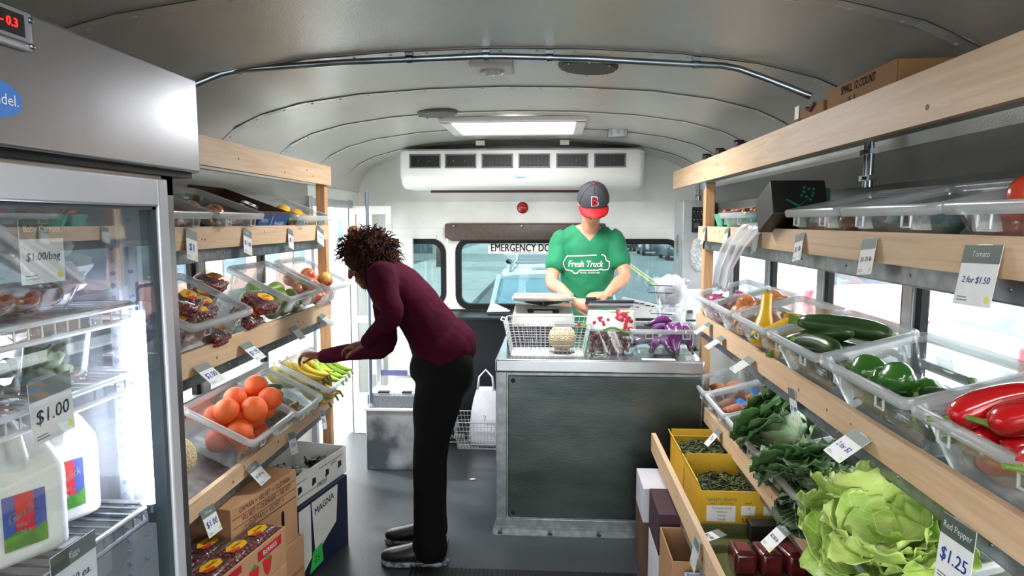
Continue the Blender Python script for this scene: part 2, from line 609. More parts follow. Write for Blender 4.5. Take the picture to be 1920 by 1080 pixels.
# black panels low on the rear wall either side of the door
mb = MB(); mb.box(0.335, Y0 - .02, 0.05, XR - .01, Y0 - .001, 0.9)
struct('trim_1', mb, M_blackmetal, bevel=.003)
mb = MB(); mb.box(-0.77, Y0 - .38, 0.868, XR - .01, Y0 - .036, 0.884)
struct('trim_5', mb, M_blackmetal, bevel=.003)
# padded header bar above the emergency door
t = thing('padded_header_bar', 'brown vinyl padded bar above the emergency door window', 'padded bar', (-0.2, Y0, 1.4))
mb = MB()
poly = [(-0.80, 0), (-0.76, -0.14), (0.36, -0.14), (0.40, 0)]
mb.M = T(0.2, -Y0, -1.4)
rs = []
for x, z0, z1, d in [(-.795, 1.43, 1.52, .01), (-.79, 1.425, 1.535, .045), (-.74, 1.402, 1.54, .06), (.34, 1.402, 1.54, .06), (.39, 1.425, 1.535, .045), (.395, 1.43, 1.52, .01)]:
    rs.append([(x, Y0 - .002, z0), (x, Y0 - d, z0 + .01), (x, Y0 - d - .012, (z0 + z1) / 2), (x, Y0 - d, z1 - .01), (x, Y0 - .002, z1)])
mb.rings(rs)
obj('pad', mb, mat('brown_vinyl', '#54463f', 0.5, 0, '#4a3d37', 40, bump=.05), t, bevel=.006)
for x in (-0.72, -0.22, 0.3):
    b = MB(T(0.2, -Y0, -1.4)); b.ball((x, Y0 - .073, 1.515), (.009, .005, .009), nu=10, nv=6)
    obj('screw', b, M_chrome, t)
# red warning lamp
t = thing('round_lamp', 'round red lamp on the white rear wall above the padded bar', 'lamp', (-0.217, Y0, 1.65))
mb = MB(RX(pi / 2)); mb.lathe([(0.042, 0), (0.042, .008), (0.036, .012)], 24)
obj('base', mb, mat('dark_red', '#7a0f14', .4), t)
mb = MB(RX(pi / 2)); mb.lathe([(0.036, .008), (0.034, .02), (0.022, .028), (0.0, .032)], 24); mb.box(-.03, -.002, .028, .03, .002, .031)
obj('lens', mb, mat('red_lens', '#c4151c', .15, 0, '#9c0d14', 120, bump=.3, coat=.6), t)
# ================================================================ shelving
def unit(side, X, tiers, label, name='produce_shelf_unit', posts=(), bks=()):
    s = side
    root = thing(name, label, 'shelf unit', (X, 2.4, 0))
    o = T(-X, -2.4, 0)
    for y0, y1, x0, zt in posts:
        b = MB(o); b.box(min(x0, x0 + s * .045), y0, 0.0, max(x0, x0 + s * .045), y1, zt)
        obj('post', b, M_woodpost, root, bevel=.002)
    for i, (zt, h, yn, yf, xf, strip, deck) in enumerate(tiers):
        b = MB(o); b.box(min(xf, xf + s * .02), yn, zt - h, max(xf, xf + s * .02), yf, zt)
        k = b
        rnd = random.Random(i * 7 + (s + 1))
        for q in range(4):
            y = yn + (yf - yn) * rnd.uniform(0.3, 0.97)
            z = zt - h * rnd.uniform(.3, .8)
            r = rnd.uniform(.003, .007)
            k.ball((xf - s * .0003, y, z), (.001, r * 1.2, r), nu=8, nv=5, m=1)
        obj('board', b, [M_wood, M_knot], root)
        if strip:
            b = MB(o); xa = xf + s * .021
            b.box(min(xa, xa + s * .003), yn, zt - h - .042, max(xa, xa + s * .003), yf - .02, zt - h + .01)
            b.box(min(xa, xa + s * .03), yn, zt - h - .044, max(xa, xa + s * .03), yf - .02, zt - h - .041)
            y = yf - .12
            while y > yn:
                b.ball((xa - s * .001, y, zt - h - .02), (.003, .004, .004), nu=6, nv=4, m=1)
                y -= .31
            obj('metal_strip', b, [M_galv, M_chrome], root)
        if deck:
            x0, z0, x1, z1 = deck
            b = MB(o)
            b.add([(x0, yn, z0), (x1, yn, z1), (x1, yf - .03, z1), (x0, yf - .03, z0), (x0, yn, z0 - .008), (x1, yn, z1 - .008), (x1, yf - .03, z1 - .008), (x0, yf - .03, z0 - .008)],
                  [(0, 1, 2, 3), (7, 6, 5, 4), (0, 4, 5, 1), (1, 5, 6, 2), (2, 6, 7, 3), (3, 7, 4, 0)])
            obj('deck', b, M_galv, root)
    return root
XLB, XRB = -1.12, 0.74
LZ = [1.825, 1.533, 1.147, 0.672]
RZS = [1.85, 1.526, 1.085, 0.655]
unitL = unit(-1, XLB, [
    (LZ[0], .094, 1.45, 3.36, XLB, False, None),
    (LZ[1], .072, 1.45, 3.31, XLB, True, (XLB - .021, LZ[1] - .03, XL + .012, LZ[1] + .05)),
    (LZ[2], .080, 1.45, 3.31, XLB, True, (XLB - .021, LZ[2] - .055, XL + .012, LZ[2] + .095)),
    (LZ[3], .060, 1.45, 3.31, XLB, True, (XLB - .021, LZ[3] - .045, XL + .012, LZ[3] + .105)),
], 'pine produce shelves along the left wall beyond the glass door fridge', posts=[(3.315, 3.36, XLB - .0205, 1.80), (1.47, 1.515, XLB - .025, 1.80)])
unitR = unit(1, XRB, [
    (RZS[0], .105, -0.15, 4.18, XRB, False, (XRB + .021, RZS[0] - .05, XR - .06, RZS[0] - .05)),
    (RZS[1], .070, -0.15, 3.44, XRB, True, (XRB + .021, RZS[1] - .02, XR - .012, RZS[1] + .0)),
    (RZS[2], .072, -0.15, 3.44, XRB, True, (XRB + .021, RZS[2] - .045, XR - .012, RZS[2] + .035)),
    (RZS[3], .068, -0.15, 3.44, XRB, True, (XRB + .021, RZS[3] - .04, XR - .012, RZS[3] + .05)),
    (0.565, .085, 0.6, 3.07, 0.47, False, (0.495, .40, XR - .012, .44)),
], 'pine produce shelves along the whole right wall beside the counter', posts=[(3.385, 3.44, XRB + .021, 1.745), (-0.1, -.05, XRB + .021, 1.745)])

# ================================================================ counter
CX0, CX1, CY0, CY1 = -0.27, 0.735, 3.195, 3.87
t = thing('counter', 'galvanised steel service counter standing in the middle of the aisle', 'counter', (0.23, 3.5, 0))
o = T(-.23, -3.5, 0)
M_cpanel = mat('scuffed_steel_panel', '#59625f', 0.3, 0.8, '#3f4947', 2.2, bump=.05, bscale=40, stretch=(1, 1, 3), detail=8)
b = MB(o); b.box(CX0 + .004, CY0 + .012, .05, CX1, CY1, .815)
obj('cabinet_body', b, M_galv, t, bevel=.003)
b = MB(o); b.box(CX0 - .002, CY0 - .006, .817, CX1, CY1 + .01, .882)
obj('worktop', b, mat('worktop_steel', '#c3c6c9', 0.22, .9, '#b2b6ba', 3, bump=.02, bscale=25), t, bevel=.008, segs=3)
b = MB(o); b.box(CX0, CY0, .02, CX0 + .052, CY0 + .02, .816); b.box(CX0, CY0 - .001, .02, CX1, CY0 + .02, .072)
obj('frame_rail', b, M_galv, t, bevel=.002)
b = MB(o); b.box(CX0 + .060, CY0 + .002, .078, CX1 - .01, CY0 + .02, .80)
pn = obj('front_panel', b, M_cpanel, t, bevel=.004)
for x, z in ((-.185, .775), (-.185, .105)):
    b = MB(o @ T(x, CY0 + .001, z) @ RX(pi / 2)); b.lathe([(.011, 0), (.011, .003), (.006, .005), (0, .005)], 16)
    obj('screw', b, M_blackrub, pn)
b = MB(o); b.box(CX0 - .012, CY0 - .035, 0, CX1, CY1, .004); b.box(CX0 - .012, CY0 - .004, 0, CX1, CY0, .03)
b.prism([(CX0 - .02, CY0 - .01), (CX0 + .0, CY0 - .01), (CX0, CY0 + .35)], .0, .006)
fl = obj('floor_flange', b, M_galv, t)
for x in (-.25, .0, .24, .5):
    b = MB(o); b.ball((x, CY0 - .02, .006), (.012, .009, .004), nu=10, nv=5)
    obj('bolt', b, M_blackrub, fl)

# ================================================================ fridge
FX = -.76
t = thing('glass_door_fridge', 'tall stainless steel fridge with a glass door and lit shelves', 'fridge', (-1.08, .78, 0))
o = T(1.08, -.78, 0)
M_fr = mat('fridge_frame', '#c9cdd6', 0.35, .35, '#bfc4ce', 3)
M_liner = mat('fridge_liner', '#c4c8ce', 0.3, .45, '#b5bac2', 5)
FYN, FYF = .12, 1.345
b = MB(o)
b.box(-1.40, FYF - .045, 0.0, FX - .02, FYF, 1.643); b.box(-1.40, FYN, 0, FX - .02, FYN + .045, 1.643)
b.box(-1.405, FYN, 0, -1.36, FYF, 1.643); b.box(-1.40, FYN, 0, FX - .02, FYF, .12); b.box(-1.40, FYN, 1.60, FX - .02, FYF, 1.643)
obj('cabinet', b, [M_steel], t, bevel=.003)
b = MB(o)
b.box(-1.36, FYF - .05, .12, FX - .03, FYF - .045, 1.60); b.box(-1.36, FYN + .045, .12, -1.355, FYF - .045, 1.60)
b.box(-1.36, FYN + .045, .12, FX - .03, FYN + .05, 1.60); b.box(-1.36, FYN + .045, .12, FX - .03, FYF - .045, .125)
obj('liner', b, M_liner, t)
b = MB(o); b.box(-1.41, FYN, 1.652, FX + .008, 1.405, 1.849)
hd = obj('header_box', b, mat('rippled_steel', '#b4b6bc', 0.27, .92, '#a5a7ad', 2.5, bump=.10, bscale=7, stretch=(1, 1, .12)), t, bevel=.006, segs=3)
b = MB(o); b.box(-1.40, FYN, 1.640, FX - .004, 1.39, 1.653)
obj('gap_strip', b, M_blackrub, t)
# controller
b = MB(o); b.box(FX + .008, .60, 1.790, FX + .016, .945, 1.845)
cp = obj('controller_plate', b, mat('controller_plate', '#cfd1d8', .3, .5), t, bevel=.004)
b = MB(o); b.box(FX + .016, .60, 1.800, FX + .021, .932, 1.842 - .002)
obj('display_bezel', b, mat('bezel_grey', '#8f939c', .4), cp, bevel=.002)
b = MB(o); b.box(FX + .0205, .60, 1.806, FX + .022, .922, 1.836, m=0)
for k, (c, y) in enumerate(zip('0 3 .', (.86, .88, .90))): pass
b.text('- 0.3', .017, T(FX + .0225, .895, 1.821) @ RZ(pi / 2) @ RX(pi / 2), m=1, bold=True)
obj('display', b, [M_blk, mat('red_digits', '#ff2a20', .4, emit='#ff2018', estr=2.5)], cp)
for z in (1.836 - .002, 1.798):
    b = MB(o); b.ball((FX + .018, .938, z), (.004, .0045, .0045), nu=10, nv=6)
    obj('screw', b, M_chrome, cp)
b = MB(o @ T(FX + .0085, .872, 1.716) @ RZ(pi / 2) @ RX(pi / 2)); b.lathe([(.001, 0), (.026, 0), (.026, .002), (.001, .0025)], 32, M=S(1.95, 1, 1), m=0)
b.text('ndel.', .022, T(.022, 0, .003), m=1)
obj('badge', b, [mat('badge_blue', '#4b86d8', .25), M_wht], hd)
# door
dr = MB(o)
dy0, dy1, dz0, dz1 = .20, 1.283, .15, 1.632
gy1, gz1 = 1.250, 1.578
dr.box(FX - .03, dy1 - (dy1 - gy1), dz0, FX + .005, dy1, dz1); dr.box(FX - .03, dy0, dz0, FX + .005, dy0 + .04, dz1)
dr.box(FX - .03, dy0 + .04, gz1, FX + .005, gy1, dz1); dr.box(FX - .03, dy0 + .04, dz0, FX + .005, gy1, dz0 + .05)
door_o = obj('door', dr, M_fr, t, bevel=.004)
b = MB(o)
for a in ((gy1 - .012, dz0 + .05, gy1, gz1), (dy0 + .04, gz1 - .006, gy1, gz1)):
    b.box(FX - .028, a[0], a[1], FX - .002, a[2], a[3])
obj('gasket', b, mat('gasket_grey', '#39464c', .5), door_o)
b = MB(o); b.box(FX - .008, dy0 + .04, dz0 + .05, FX - .004, gy1 - .006, gz1)
obj('glass', b, clear('fridge_glass', (.93, .95, .95), .035, .01, edge=.06), door_o)
# interior lamp and shelf standard
b = MB(o); b.cyl((-.806, 1.258, .985), (-.806, 1.258, 1.375), .017, 16)
lampo = obj('lamp_tube', b, mat('cold_light_tube', '#ffffff', .4, emit='#e6ecff', estr=24), t)
b = MB(o); b.cyl((-.806, 1.258, .965), (-.806, 1.258, .985), .012, 12); b.cyl((-.806, 1.258, 1.375), (-.806, 1.258, 1.395), .012, 12)
b.box(-.83, 1.278, .93, -.78, 1.29, 1.43)
obj('lamp_holder', b, M_chrome, lampo)
b = MB(o); b.box(-.89, 1.283, .3, -.868, 1.294, 1.58, m=0)
for k in range(46): b.cyl((-.879, 1.2815, .35 + k * .0255), (-.879, 1.2835, .35 + k * .0255), .0052, 10, m=1)
for k in range(24): b.cyl((-.840, 1.2785, .45 + k * .05), (-.840, 1.2835, .45 + k * .05), .004, 8, m=1)
obj('shelf_standard', b, [M_liner, mat('slot_blue_grey', '#7f87a6', .5)], t)
# wire shelves
M_wire = mat('coated_wire', '#dcdfe4', .3, .4)
M_wired = mat('grey_coated_wire', '#8d9196', .35, .5)
for zz, mm in ((.985, M_wired), (1.262, M_wire), (1.395, M_wire)):
    b = MB(o)
    for z in (zz - .006, zz - .034): b.tube([(-1.32, 1.262, z), (-.835, 1.262, z), (-.812, 1.24, z), (-.812, .20, z)], .0055, 8)
    y = .25
    while y < 1.24:
        b.cyl((-1.33, y, zz - .004), (-.815, y, zz - .004), .003, 6)
        b.cyl((-.812, y, zz - .006), (-.812, y, zz - .034), .002, 5)
        y += .028
    for x in (-1.3, -1.05): b.cyl((x, .2, zz - .008), (x, 1.26, zz - .008), .004, 6)
    obj('wire_shelf', b, mm, t)

# ================================================================ air conditioner
t = thing('air_conditioner', 'white wall-wide air conditioner unit with six dark vents under the roof', 'air conditioner', (-.21, 4.7, 1.75))
o = T(.21, -4.7, -1.75)
b = MB(o)
YA = 4.5
def acring(x, s):
    return [(x, YB - .001, 1.77 + s * .02), (x, YA + .10 + s * .03, 1.768 + s * .02), (x, YA + .03 + s * .05, 1.79 + s * .02), (x, YA + s * .04, 1.86), (x, YA - .004 + s * .04, 2.02 - s * .02),
            (x, YA + .02 + s * .04, 2.035 - s * .02), (x, YA + .3, 2.05 - s * .02), (x, YB - .001, 2.05 - s * .02)]
b.rings([acring(-1.035, 1.2), acring(-1.02, .4), acring(-.99, 0), acring(.57, 0), acring(.60, .4), acring(.615, 1.2)])
ac = obj('casing', b, mat('white_plastic_casing', '#f6f6f4', .3, 0, '#f0f0ee', 3, coat=.2), t, smooth=50)
for cx in (-.854, -.613, -.367, -.12, .131, .38):
    b = MB(o); w, z0, z1 = .105, 1.905, 1.998
    b.box(cx - w, YA - .012, z0, cx + w, YA - .002, z0 + .009); b.box(cx - w, YA - .012, z1 - .009, cx + w, YA - .002, z1)
    b.box(cx - w, YA - .012, z0, cx - w + .009, YA - .002, z1); b.box(cx + w - .009, YA - .012, z0, cx + w, YA - .002, z1)
    v = obj('vent_frame', b, mat('vent_frame_grey', '#747a80', .4), t, bevel=.002)
    b = MB(o); b.box(cx - w + .008, YA - .004, z0 + .008, cx + w - .008, YA - .0025, z1 - .008)
    for k in range(7):
        x = cx - w + .025 + k * (2 * w - .05) / 6
        b.box(x - .0015, YA - .012, z0 + .009, x + .0015, YA - .003, z1 - .009, m=1)
    b.box(cx - w + .01, YA - .013, 1.93, cx + w - .01, YA - .011, 1.933, m=1)
    for q in (-.045, .03): b.ball((cx + q, YA - .013, 1.952), .004, m=2, nu=8, nv=5)
    obj('louvre', b, [M_blk, mat('louvre_dark', '#1d2126', .4), M_chrome], v)
b = MB(o); b.box(-.245, YA - .0065, 1.842, -.175, YA - .003, 1.854)
obj('sticker', b, mat('pale_blue_sticker', '#a9cbe8', .4), t)
b = MB(o); b.tube([(-1.0, YA + .03, 2.05), (-.6, YA, 2.072), (-.2, YA, 2.078), (.2, YA, 2.072), (.58, YA + .03, 2.05)], .004, 6)
for x in (-.48, .08): b.box(x - .03, YA - .012, 2.055, x + .03, YA + .02, 2.085, m=1)
obj('mounting_trim', b, [M_line, M_wht], t)
b = MB(); b.box(-.86, YB - .22, 1.752, .32, YB - .2, 1.768)
tag(obj('maroon_trim_strip', b, mat('maroon_strip', '#5c1830', .5), M=None), 'thin maroon strip running along the underside of the air conditioner', 'trim strip')

# ================================================================ roof fittings
def zroof(x): return zc(x - XC)
def disc(name, label, cat, x, y, rx, ry, mt, z=None, th=.012):
    zz = zroof(x) if z is None else z
    sl = (zroof(x + .02) - zroof(x - .02)) / .04
    t = thing(name, label, cat, T(x, y, zz - .002) @ RY(-math.atan(sl)))
    b = MB(S(rx, ry, 1)); b.lathe([(1.05, 0), (1.05, -.004), (.98, -th), (0.02, -th)], 40)
    b.M = I4
    for k in range(8):
        a = 2 * pi * k / 8; b.ball((rx * .97 * cos(a), ry * .97 * sin(a), -th - .001), .004, nu=6, nv=4, m=1)
    obj('grille', b, [mt, M_chrome], t)
M_spk = mat('speaker_mesh', '#767673', .6, .2, '#5d5d5b', 300, voronoi=True)
disc('speaker', 'small round grey roof speaker left of the skylight', 'speaker', -.57, 3.35, .095, .095, M_spk)
disc('speaker', 'larger round dark grey roof speaker tucked behind the roof pipe', 'speaker', .122, 2.40, .10, .10, mat('speaker_mesh_dark', '#4a4c4d', .6, .2, '#3c3e3f', 300, voronoi=True))
t = thing('dome_light', 'square white dome light on the roof just behind the metal pipe', 'ceiling light', (-.215, 2.41, 2.10))
b = MB(); b.box(-.075, -.075, -.022, .075, .075, .003)
obj('base', b, M_wht, t, bevel=.008, segs=3)
b = MB(RX(pi)); b.lathe([(.045, .02), (.042, .03), (.02, .036), (0, .037)], 24); b.box(-.012, -.062, .02, .012, -.045, .03)
obj('lens', b, mat('ribbed_lens', '#c9ccca', .25, 0, '#a5a8a6', 90, bump=.4), t)
# roof hatch with skylight
t = thing('roof_hatch', 'white framed skylight hatch in the roof in front of the air conditioner', 'skylight', (-.21, 3.83, 2.09))
b = MB()
X0, X1, Ya, Yb = -.33, .33, -.28, .27
for a in ((X0 - .06, Ya - .02, X1 + .06, Ya + .04), (X0 - .06, Yb - .03, X1 + .06, Yb + .03), (X0 - .06, Ya, X0, Yb), (X1, Ya, X1 + .06, Yb)):
    b.box(a[0], a[1], -.022, a[2], a[3], .006)
obj('hatch_frame', b, M_wht, t, bevel=.006)
b = MB(); b.box(X0, Ya + .03, -.014, X1, Yb - .02, -.008)
obj('skylight_panel', b, mat('lit_skylight', '#ffffff', .5, emit='#ffffff', estr=5), t)
t = thing('escape_hatch_handle', 'small grey latch plate on the roof behind the skylight', 'latch', (-.225, 4.22, 2.097))
b = MB(); b.box(-.05, -.035, -.012, .05, .035, .0)
obj('plate', b, M_wht, t, bevel=.004)
b = MB(); b.tube([(-.03, -.01, -.012), (-.03, -.01, -.028), (.03, -.01, -.028), (.03, -.01, -.012)], .005, 8); b.box(-.04, .01, -.02, .04, .02, -.012)
obj('handle', b, M_alu, t)
# big pipe along the roof
def rooftube(pts, r): pass
t = thing('conduit_pipe', 'long galvanised pipe bent along the roof from the fridge to the right shelf', 'pipe', (-.15, 2.2, 2.06))
o = T(.15, -2.2, -2.06)
pl = [at(330, 178, Y=2.12), at(368, 157, Y=2.14), at(415, 138, Y=2.17), at(450, 131, Y=2.19), at(640, 117, Y=2.2), at(900, 105.5, Y=2.2), at(940, 105.5, Y=2.2), at(1100, 110, Y=2.2), at(1280, 120, Y=2.2), at(1352, 123, Y=2.2), at(1385, 129, Y=2.2), at(1430, 145, Y=2.19), at(1520, 180, Y=2.17)]
b = MB(o); b.tube(pl, .0105, 12)
obj('pipe', b, M_chrome, t, smooth=60)
for px, py in ((448, 131.5), (768, 111), (912, 105.5), (1030, 108), (1304, 121)):
    p = at(px, py, Y=2.2)
    b = MB(o); b.tube([p - Vector((.008, 0, 0)), p + Vector((.008, 0, 0))], .0135, 12)
    b.box(p.x - .012, 2.18, p.z + .008, p.x + .012, 2.21, p.z + .03)
    obj('clamp', b, M_chrome, t)
# junction box and flexible conduit
t = thing('junction_box', 'small square steel junction box on the roof right of the skylight', 'junction box', (.375, 3.97, 2.06))
b = MB(); b.box(-.055, -.05, -.03, .055, .05, .025)
obj('box', b, M_galv, t, bevel=.004)
b = MB(); b.box(-.03, -.054, -.022, .03, -.05, .018); b.lathe([(.014, 0), (.014, .003), (0, .003)], 14, M=T(0, -.054, 0) @ RX(pi / 2), m=1)
obj('cover_plate', b, [M_alu, M_galv], t)
b = MB()
cp_ = [at(1184, 239, Y=3.95), at(1220, 241, Y=3.98), at(1262, 242, Y=4.02), at(1310, 250, Y=4.05), at(1345, 261, Y=4.1), at(1378, 276, Y=4.1)]
b.tube(cp_, .010, 10)
for i in range(len(cp_) - 1):
    for q in range(8):
        p = cp_[i].lerp(cp_[i + 1], q / 8); d = (cp_[i + 1] - cp_[i]).normalized() * .003
        b.tube([p - d, p + d], .0125, 10)
tag(obj('flexible_conduit', b, M_galv, smooth=60), 'ribbed flexible metal conduit curving from the junction box to the right wall', 'conduit')
# step box, platform and panels beside the open doorway
b = MB(); b.box(-1.150, 3.99, 0, -.80, 4.80, .38)
M_smudge = mat('smudged_steel', '#5d6468', .4, .3, '#c3c7cc', 4, detail=8, contrast=(.42, .62))
s = struct('trim_2', b, M_smudge, bevel=.004)
b = MB(); b.box(-1.160, 3.975, .38, -.78, 4.8, .395)
struct('trim_3', b, M_white, bevel=.003)
t = thing('step_block', 'grey speckled foam block on the white ledge by the open doorway', 'block', (-.975, 4.10, .395))
b = MB(); b.box(-.17, -.1, 0, .15, .1, .085)
obj('block', b, mat('speckled_foam', '#5f6672', .8, 0, '#9aa1ac', 160, bump=.3), t, bevel=.012, segs=3)
b = MB(); b.box(-.16, -.09, .085, .14, .09, .093); b.box(-.1, -.096, .093, -.03, -.06, .101, m=1); b.box(.05, -.096, .093, .11, -.06, .101, m=1)
obj('cover', b, [M_white, M_blk], t)
# glazed inner partition of the entrance
t = thing('entrance_partition', 'white framed partition with a grey rail beside the open doorway', 'partition', (-1.135, 4.20, .395))
b = MB(); b.box(0.0, 0, 0, .028, .03, 1.03)
obj('post', b, M_alu, t, bevel=.003)
b = MB(); b.box(.028, .01, .155, .20, .02, .19); b.box(.25, .01, .155, .38, .02, .19)
obj('rail', b, mat('slate_purple_rail', '#565a86', .4), t)
t = thing('grab_pole', 'brushed metal grab pole standing at the open doorway', 'pole', (-1.118, 4.0, .395))
b = MB(); b.cyl((0, 0, 0), (0, 0, 1.33), .011, 16)
obj('pole', b, mat('blue_grey_pole', '#8f99ad', .25, .7), t)
b = MB(); b.lathe([(.02, 0), (.02, .006), (.014, .02), (.012, .03)], 20)
obj('base', b, M_alu, t)
# door leaf folded open at the rear edge of the doorway
b = MB()
for y0, y1 in ((4.70, 4.735),):
    b.box(-1.44, y0, .0, -1.40, y1 , 1.66); b.box(-1.18, y0, 0.0, -1.14, y1, 1.66); b.box(-1.40, y0, 1.60, -1.18, y1, 1.66); b.box(-1.40, y0, .0, -1.18, y1, .3); b.box(-1.40, y0, .82, -1.18, y1, .87)
dl = struct('door_2', b, M_white, bevel=.003)
b = MB(); b.box(-1.40, 4.715, .3, -1.18, 4.719, .82); b.box(-1.40, 4.715, .87, -1.18, 4.719, 1.6)
child('pane', b, M_glass, dl)
b = MB()
b.box(XL - .01, DOOR0 - .05, 0.0, XL + .03, DOOR0, 1.70); b.box(XL - .01, DOOR1, 0.0, XL + .02, DOOR1 + .04, 1.70); b.box(XL - .01, DOOR0, 1.64, XL + .03, DOOR1, 1.69)
struct('trim_4', b, M_alu, bevel=.003)
# white studs in front of the left rear window
t = thing('white_stud_rack', 'pair of white upright studs in front of the left rear window', 'stud frame', (-1.07, 4.86, 0))
b = MB(); b.box(-.055, 0, 0.4, .045, .04, 1.43); 
obj('stud', b, M_wht, t, bevel=.003)
b = MB(); b.box(-.28, 0, .4, -.19, .04, 1.43)
obj('stud', b, M_wht, t, bevel=.003)
# ================================================================ the street outside
GZ = -0.9
M_road = mat('asphalt', '#7f8688', .9, 0, '#73797b', 2.5, bump=.1, bscale=60, detail=8)
M_walk = mat('concrete_pavement', '#b4bab6', .9, 0, '#a6aca8', 1.2, detail=6)
b = MB(); b.box(-60, -40, GZ - .3, 60, 160, GZ)
struct('ground', b, M_road)
b = MB(); b.box(-7.5, -30, GZ - .1, -2.3, 120, GZ + .12)
for k in range(-10, 60): b.box(-7.45, k * 1.5, GZ + .118, -2.35, k * 1.5 + .02, GZ + .122, m=1)
struct('pavement', b, [M_walk, mat('joint_grey', '#7b817e', .9)])
b = MB()
a0, a1 = at(1181, 497, Z=GZ), at(1262, 556, Z=GZ)
d = (a0 - a1).normalized(); n = Vector((d.y, -d.x, 0))
for off in (-.1, .1):
    p, q = a1 - d * 12 + n * off, a0 + d * 40 + n * off
    b.add([p - n * .05 + Vector((0, 0, .004)), p + n * .05 + Vector((0, 0, .004)), q + n * .05 + Vector((0, 0, .004)), q - n * .05 + Vector((0, 0, .004))], [(0, 1, 2, 3)])
struct('road_marking', b, mat('road_yellow', '#e3cf6a', .8))

M_carglass = mat('car_glass', '#46606e', .08, 0, '#56727f', 2, coat=.6)
M_tyre = mat('tyre', '#151618', .8)
M_hub = mat('hub', '#a3a7aa', .3, .8)
def car(label, M, paint, L=4.6, HWd=.93, H=1.72, rack=False, wagon=True, glass=None):
    t = thing('car', label, 'car', M)
    glass = glass or M_carglass
    def ring(y, hw, z0, z1, r=.12, k=5):
        pts = []
        for cx, cz, a in ((hw - r, z1 - r, 0), (-hw + r, z1 - r, pi / 2), (-hw + r, z0 + r, pi), (hw - r, z0 + r, 1.5 * pi)):
            for i in range(k):
                an = a + pi / 2 * i / (k - 1)
                pts.append((cx + r * cos(an), y, cz + r * sin(an)))
        return pts
    b = MB()
    b.rings([ring(y, hw * HWd, z0, z1, .1) for y, hw, z0, z1 in
             [(-L / 2, .78, .38, .62), (-L / 2 + .05, .88, .3, .78), (-L / 2 + .3, .97, .28, .92), (-L / 2 + .7, 1, .28, 1.0), (-L * .18, 1, .28, 1.08), (L * .3, 1, .28, 1.1), (L / 2 - .12, .98, .3, 1.08), (L / 2 - .02, .9, .34, .98), (L / 2, .84, .4, .8)]])
    obj('body', b, paint, t, smooth=50)
    yb, yt0, yt1, yr = -L * .2, -L * .2 + .8, L * .36 if wagon else L * .22, L / 2 - .1
    b = MB(); b.rings([ring(yb, .84 * HWd, 1.0, 1.06, .03), ring(yt0, .72 * HWd, 1.0, H - .03, .1), ring((yt0 + yt1) / 2, .74 * HWd, 1.0, H - .02, .1), ring(yt1, .72 * HWd, 1.0, H - .04, .1), ring(yr, .82 * HWd, 1.0, 1.08, .03)])
    obj('windows', b, glass, t, smooth=50)
    b = MB()
    def rr(y, hw, z): return [(hw * cos(a) if 0 else x * hw, y, z + dz) for x, dz in ((-1, -.05), (-.97, -.01), (-.8, .01), (0, .025), (.8, .01), (.97, -.01), (1, -.05), (.9, -.05), (-.9, -.05))]
    b.rings([rr(yt0 - .04, .69 * HWd, H - .035), rr(yt0 + .1, .75 * HWd, H - .01), rr((yt0 + yt1) / 2, .77 * HWd, H), rr(yt1 + .05, .74 * HWd, H - .03)])
    for s in (-1, 1):
        b.tube([(s * .87 * HWd, yb - .02, 1.03), (s * .745 * HWd, yt0 - .02, H - .04)], .035, 6)
        b.tube([(s * .85 * HWd, yr, 1.05), (s * .74 * HWd, yt1 + .02, H - .05)], .045, 6)
        b.tube([(s * .89 * HWd, (yt0 + yt1) / 2, 1.05), (s * .765 * HWd, (yt0 + yt1) / 2, H - .04)], .03, 6)
    obj('roof', b, paint, t, smooth=50)
    for s in (-1, 1):
        b = MB(); b.ball((s * (HWd + .1), yb + .25, 1.14), (.11, .06, .08), nu=12, nv=8); b.cyl((s * .9 * HWd, yb + .27, 1.08), (s * (HWd + .05), yb + .25, 1.12), .02, 6)
        obj('mirror', b, M_blk, t)
        b = MB(); b.ball((s * .62 * HWd, -L / 2 + .12, .74), (.17, .1, .09), nu=12, nv=8)
        obj('headlight', b, M_hub, t)
        b = MB(); b.box(s * .80 * HWd - .09, L / 2 - .06, .78, s * .80 * HWd + .09, L / 2 + .015, 1.02)
        obj('tail_light', b, mat('tail_light_red', '#d8404e', .3, emit='#b01828', estr=.3), t, bevel=.02)
        for y in (-L * .31, L * .29):
            w = MB(T(s * (HWd - .2), y, .33) @ RY(pi / 2)); w.lathe([(.2, -.1), (.31, -.1), (.33, -.07), (.33, .07), (.31, .1), (.2, .1)], 24); w.lathe([(.0, .09 * s), (.2, .085 * s)], 16, m=1)
            obj('wheel', w, [M_tyre, M_hub], t)
    if rack:
        for s in (-1, 1):
            b = MB(); b.tube([(s * .6 * HWd, yt0 + .15, H), (s * .6 * HWd, yt0 + .25, H + .06), (s * .6 * HWd, yt1 - .2, H + .06), (s * .6 * HWd, yt1 - .1, H)], .018, 8)
            obj('roof_rail', b, M_hub, t)
        for y in (yt0 + 1.1, yt0 + 1.9):
            b = MB(); b.box(-.58 * HWd, y, H + .05, .58 * HWd, y + .07, H + .075)
            obj('crossbar', b, M_hub, t)
        b = MB(); b.box(-.3, yt0 + .35, H + .0, .0, yt0 + .6, H + .03); obj('roof_vent', b, M_hub, t, bevel=.02)
    b = MB(); b.box(-.26, L / 2, .72, .26, L / 2 + .012, .84)
    obj('number_plate', b, M_wht, t)
    return t
P_sil = mat('silver_paint', '#dfe8ea', .22, .3, coat=.5)
P_dark = mat('dark_teal_paint', '#3d4e57', .25, .3, coat=.5)
P_wht = mat('white_paint', '#f3f3f3', .3, 0, coat=.4)
P_red = mat('red_paint', '#dca0a0', .3, 0, coat=.4)
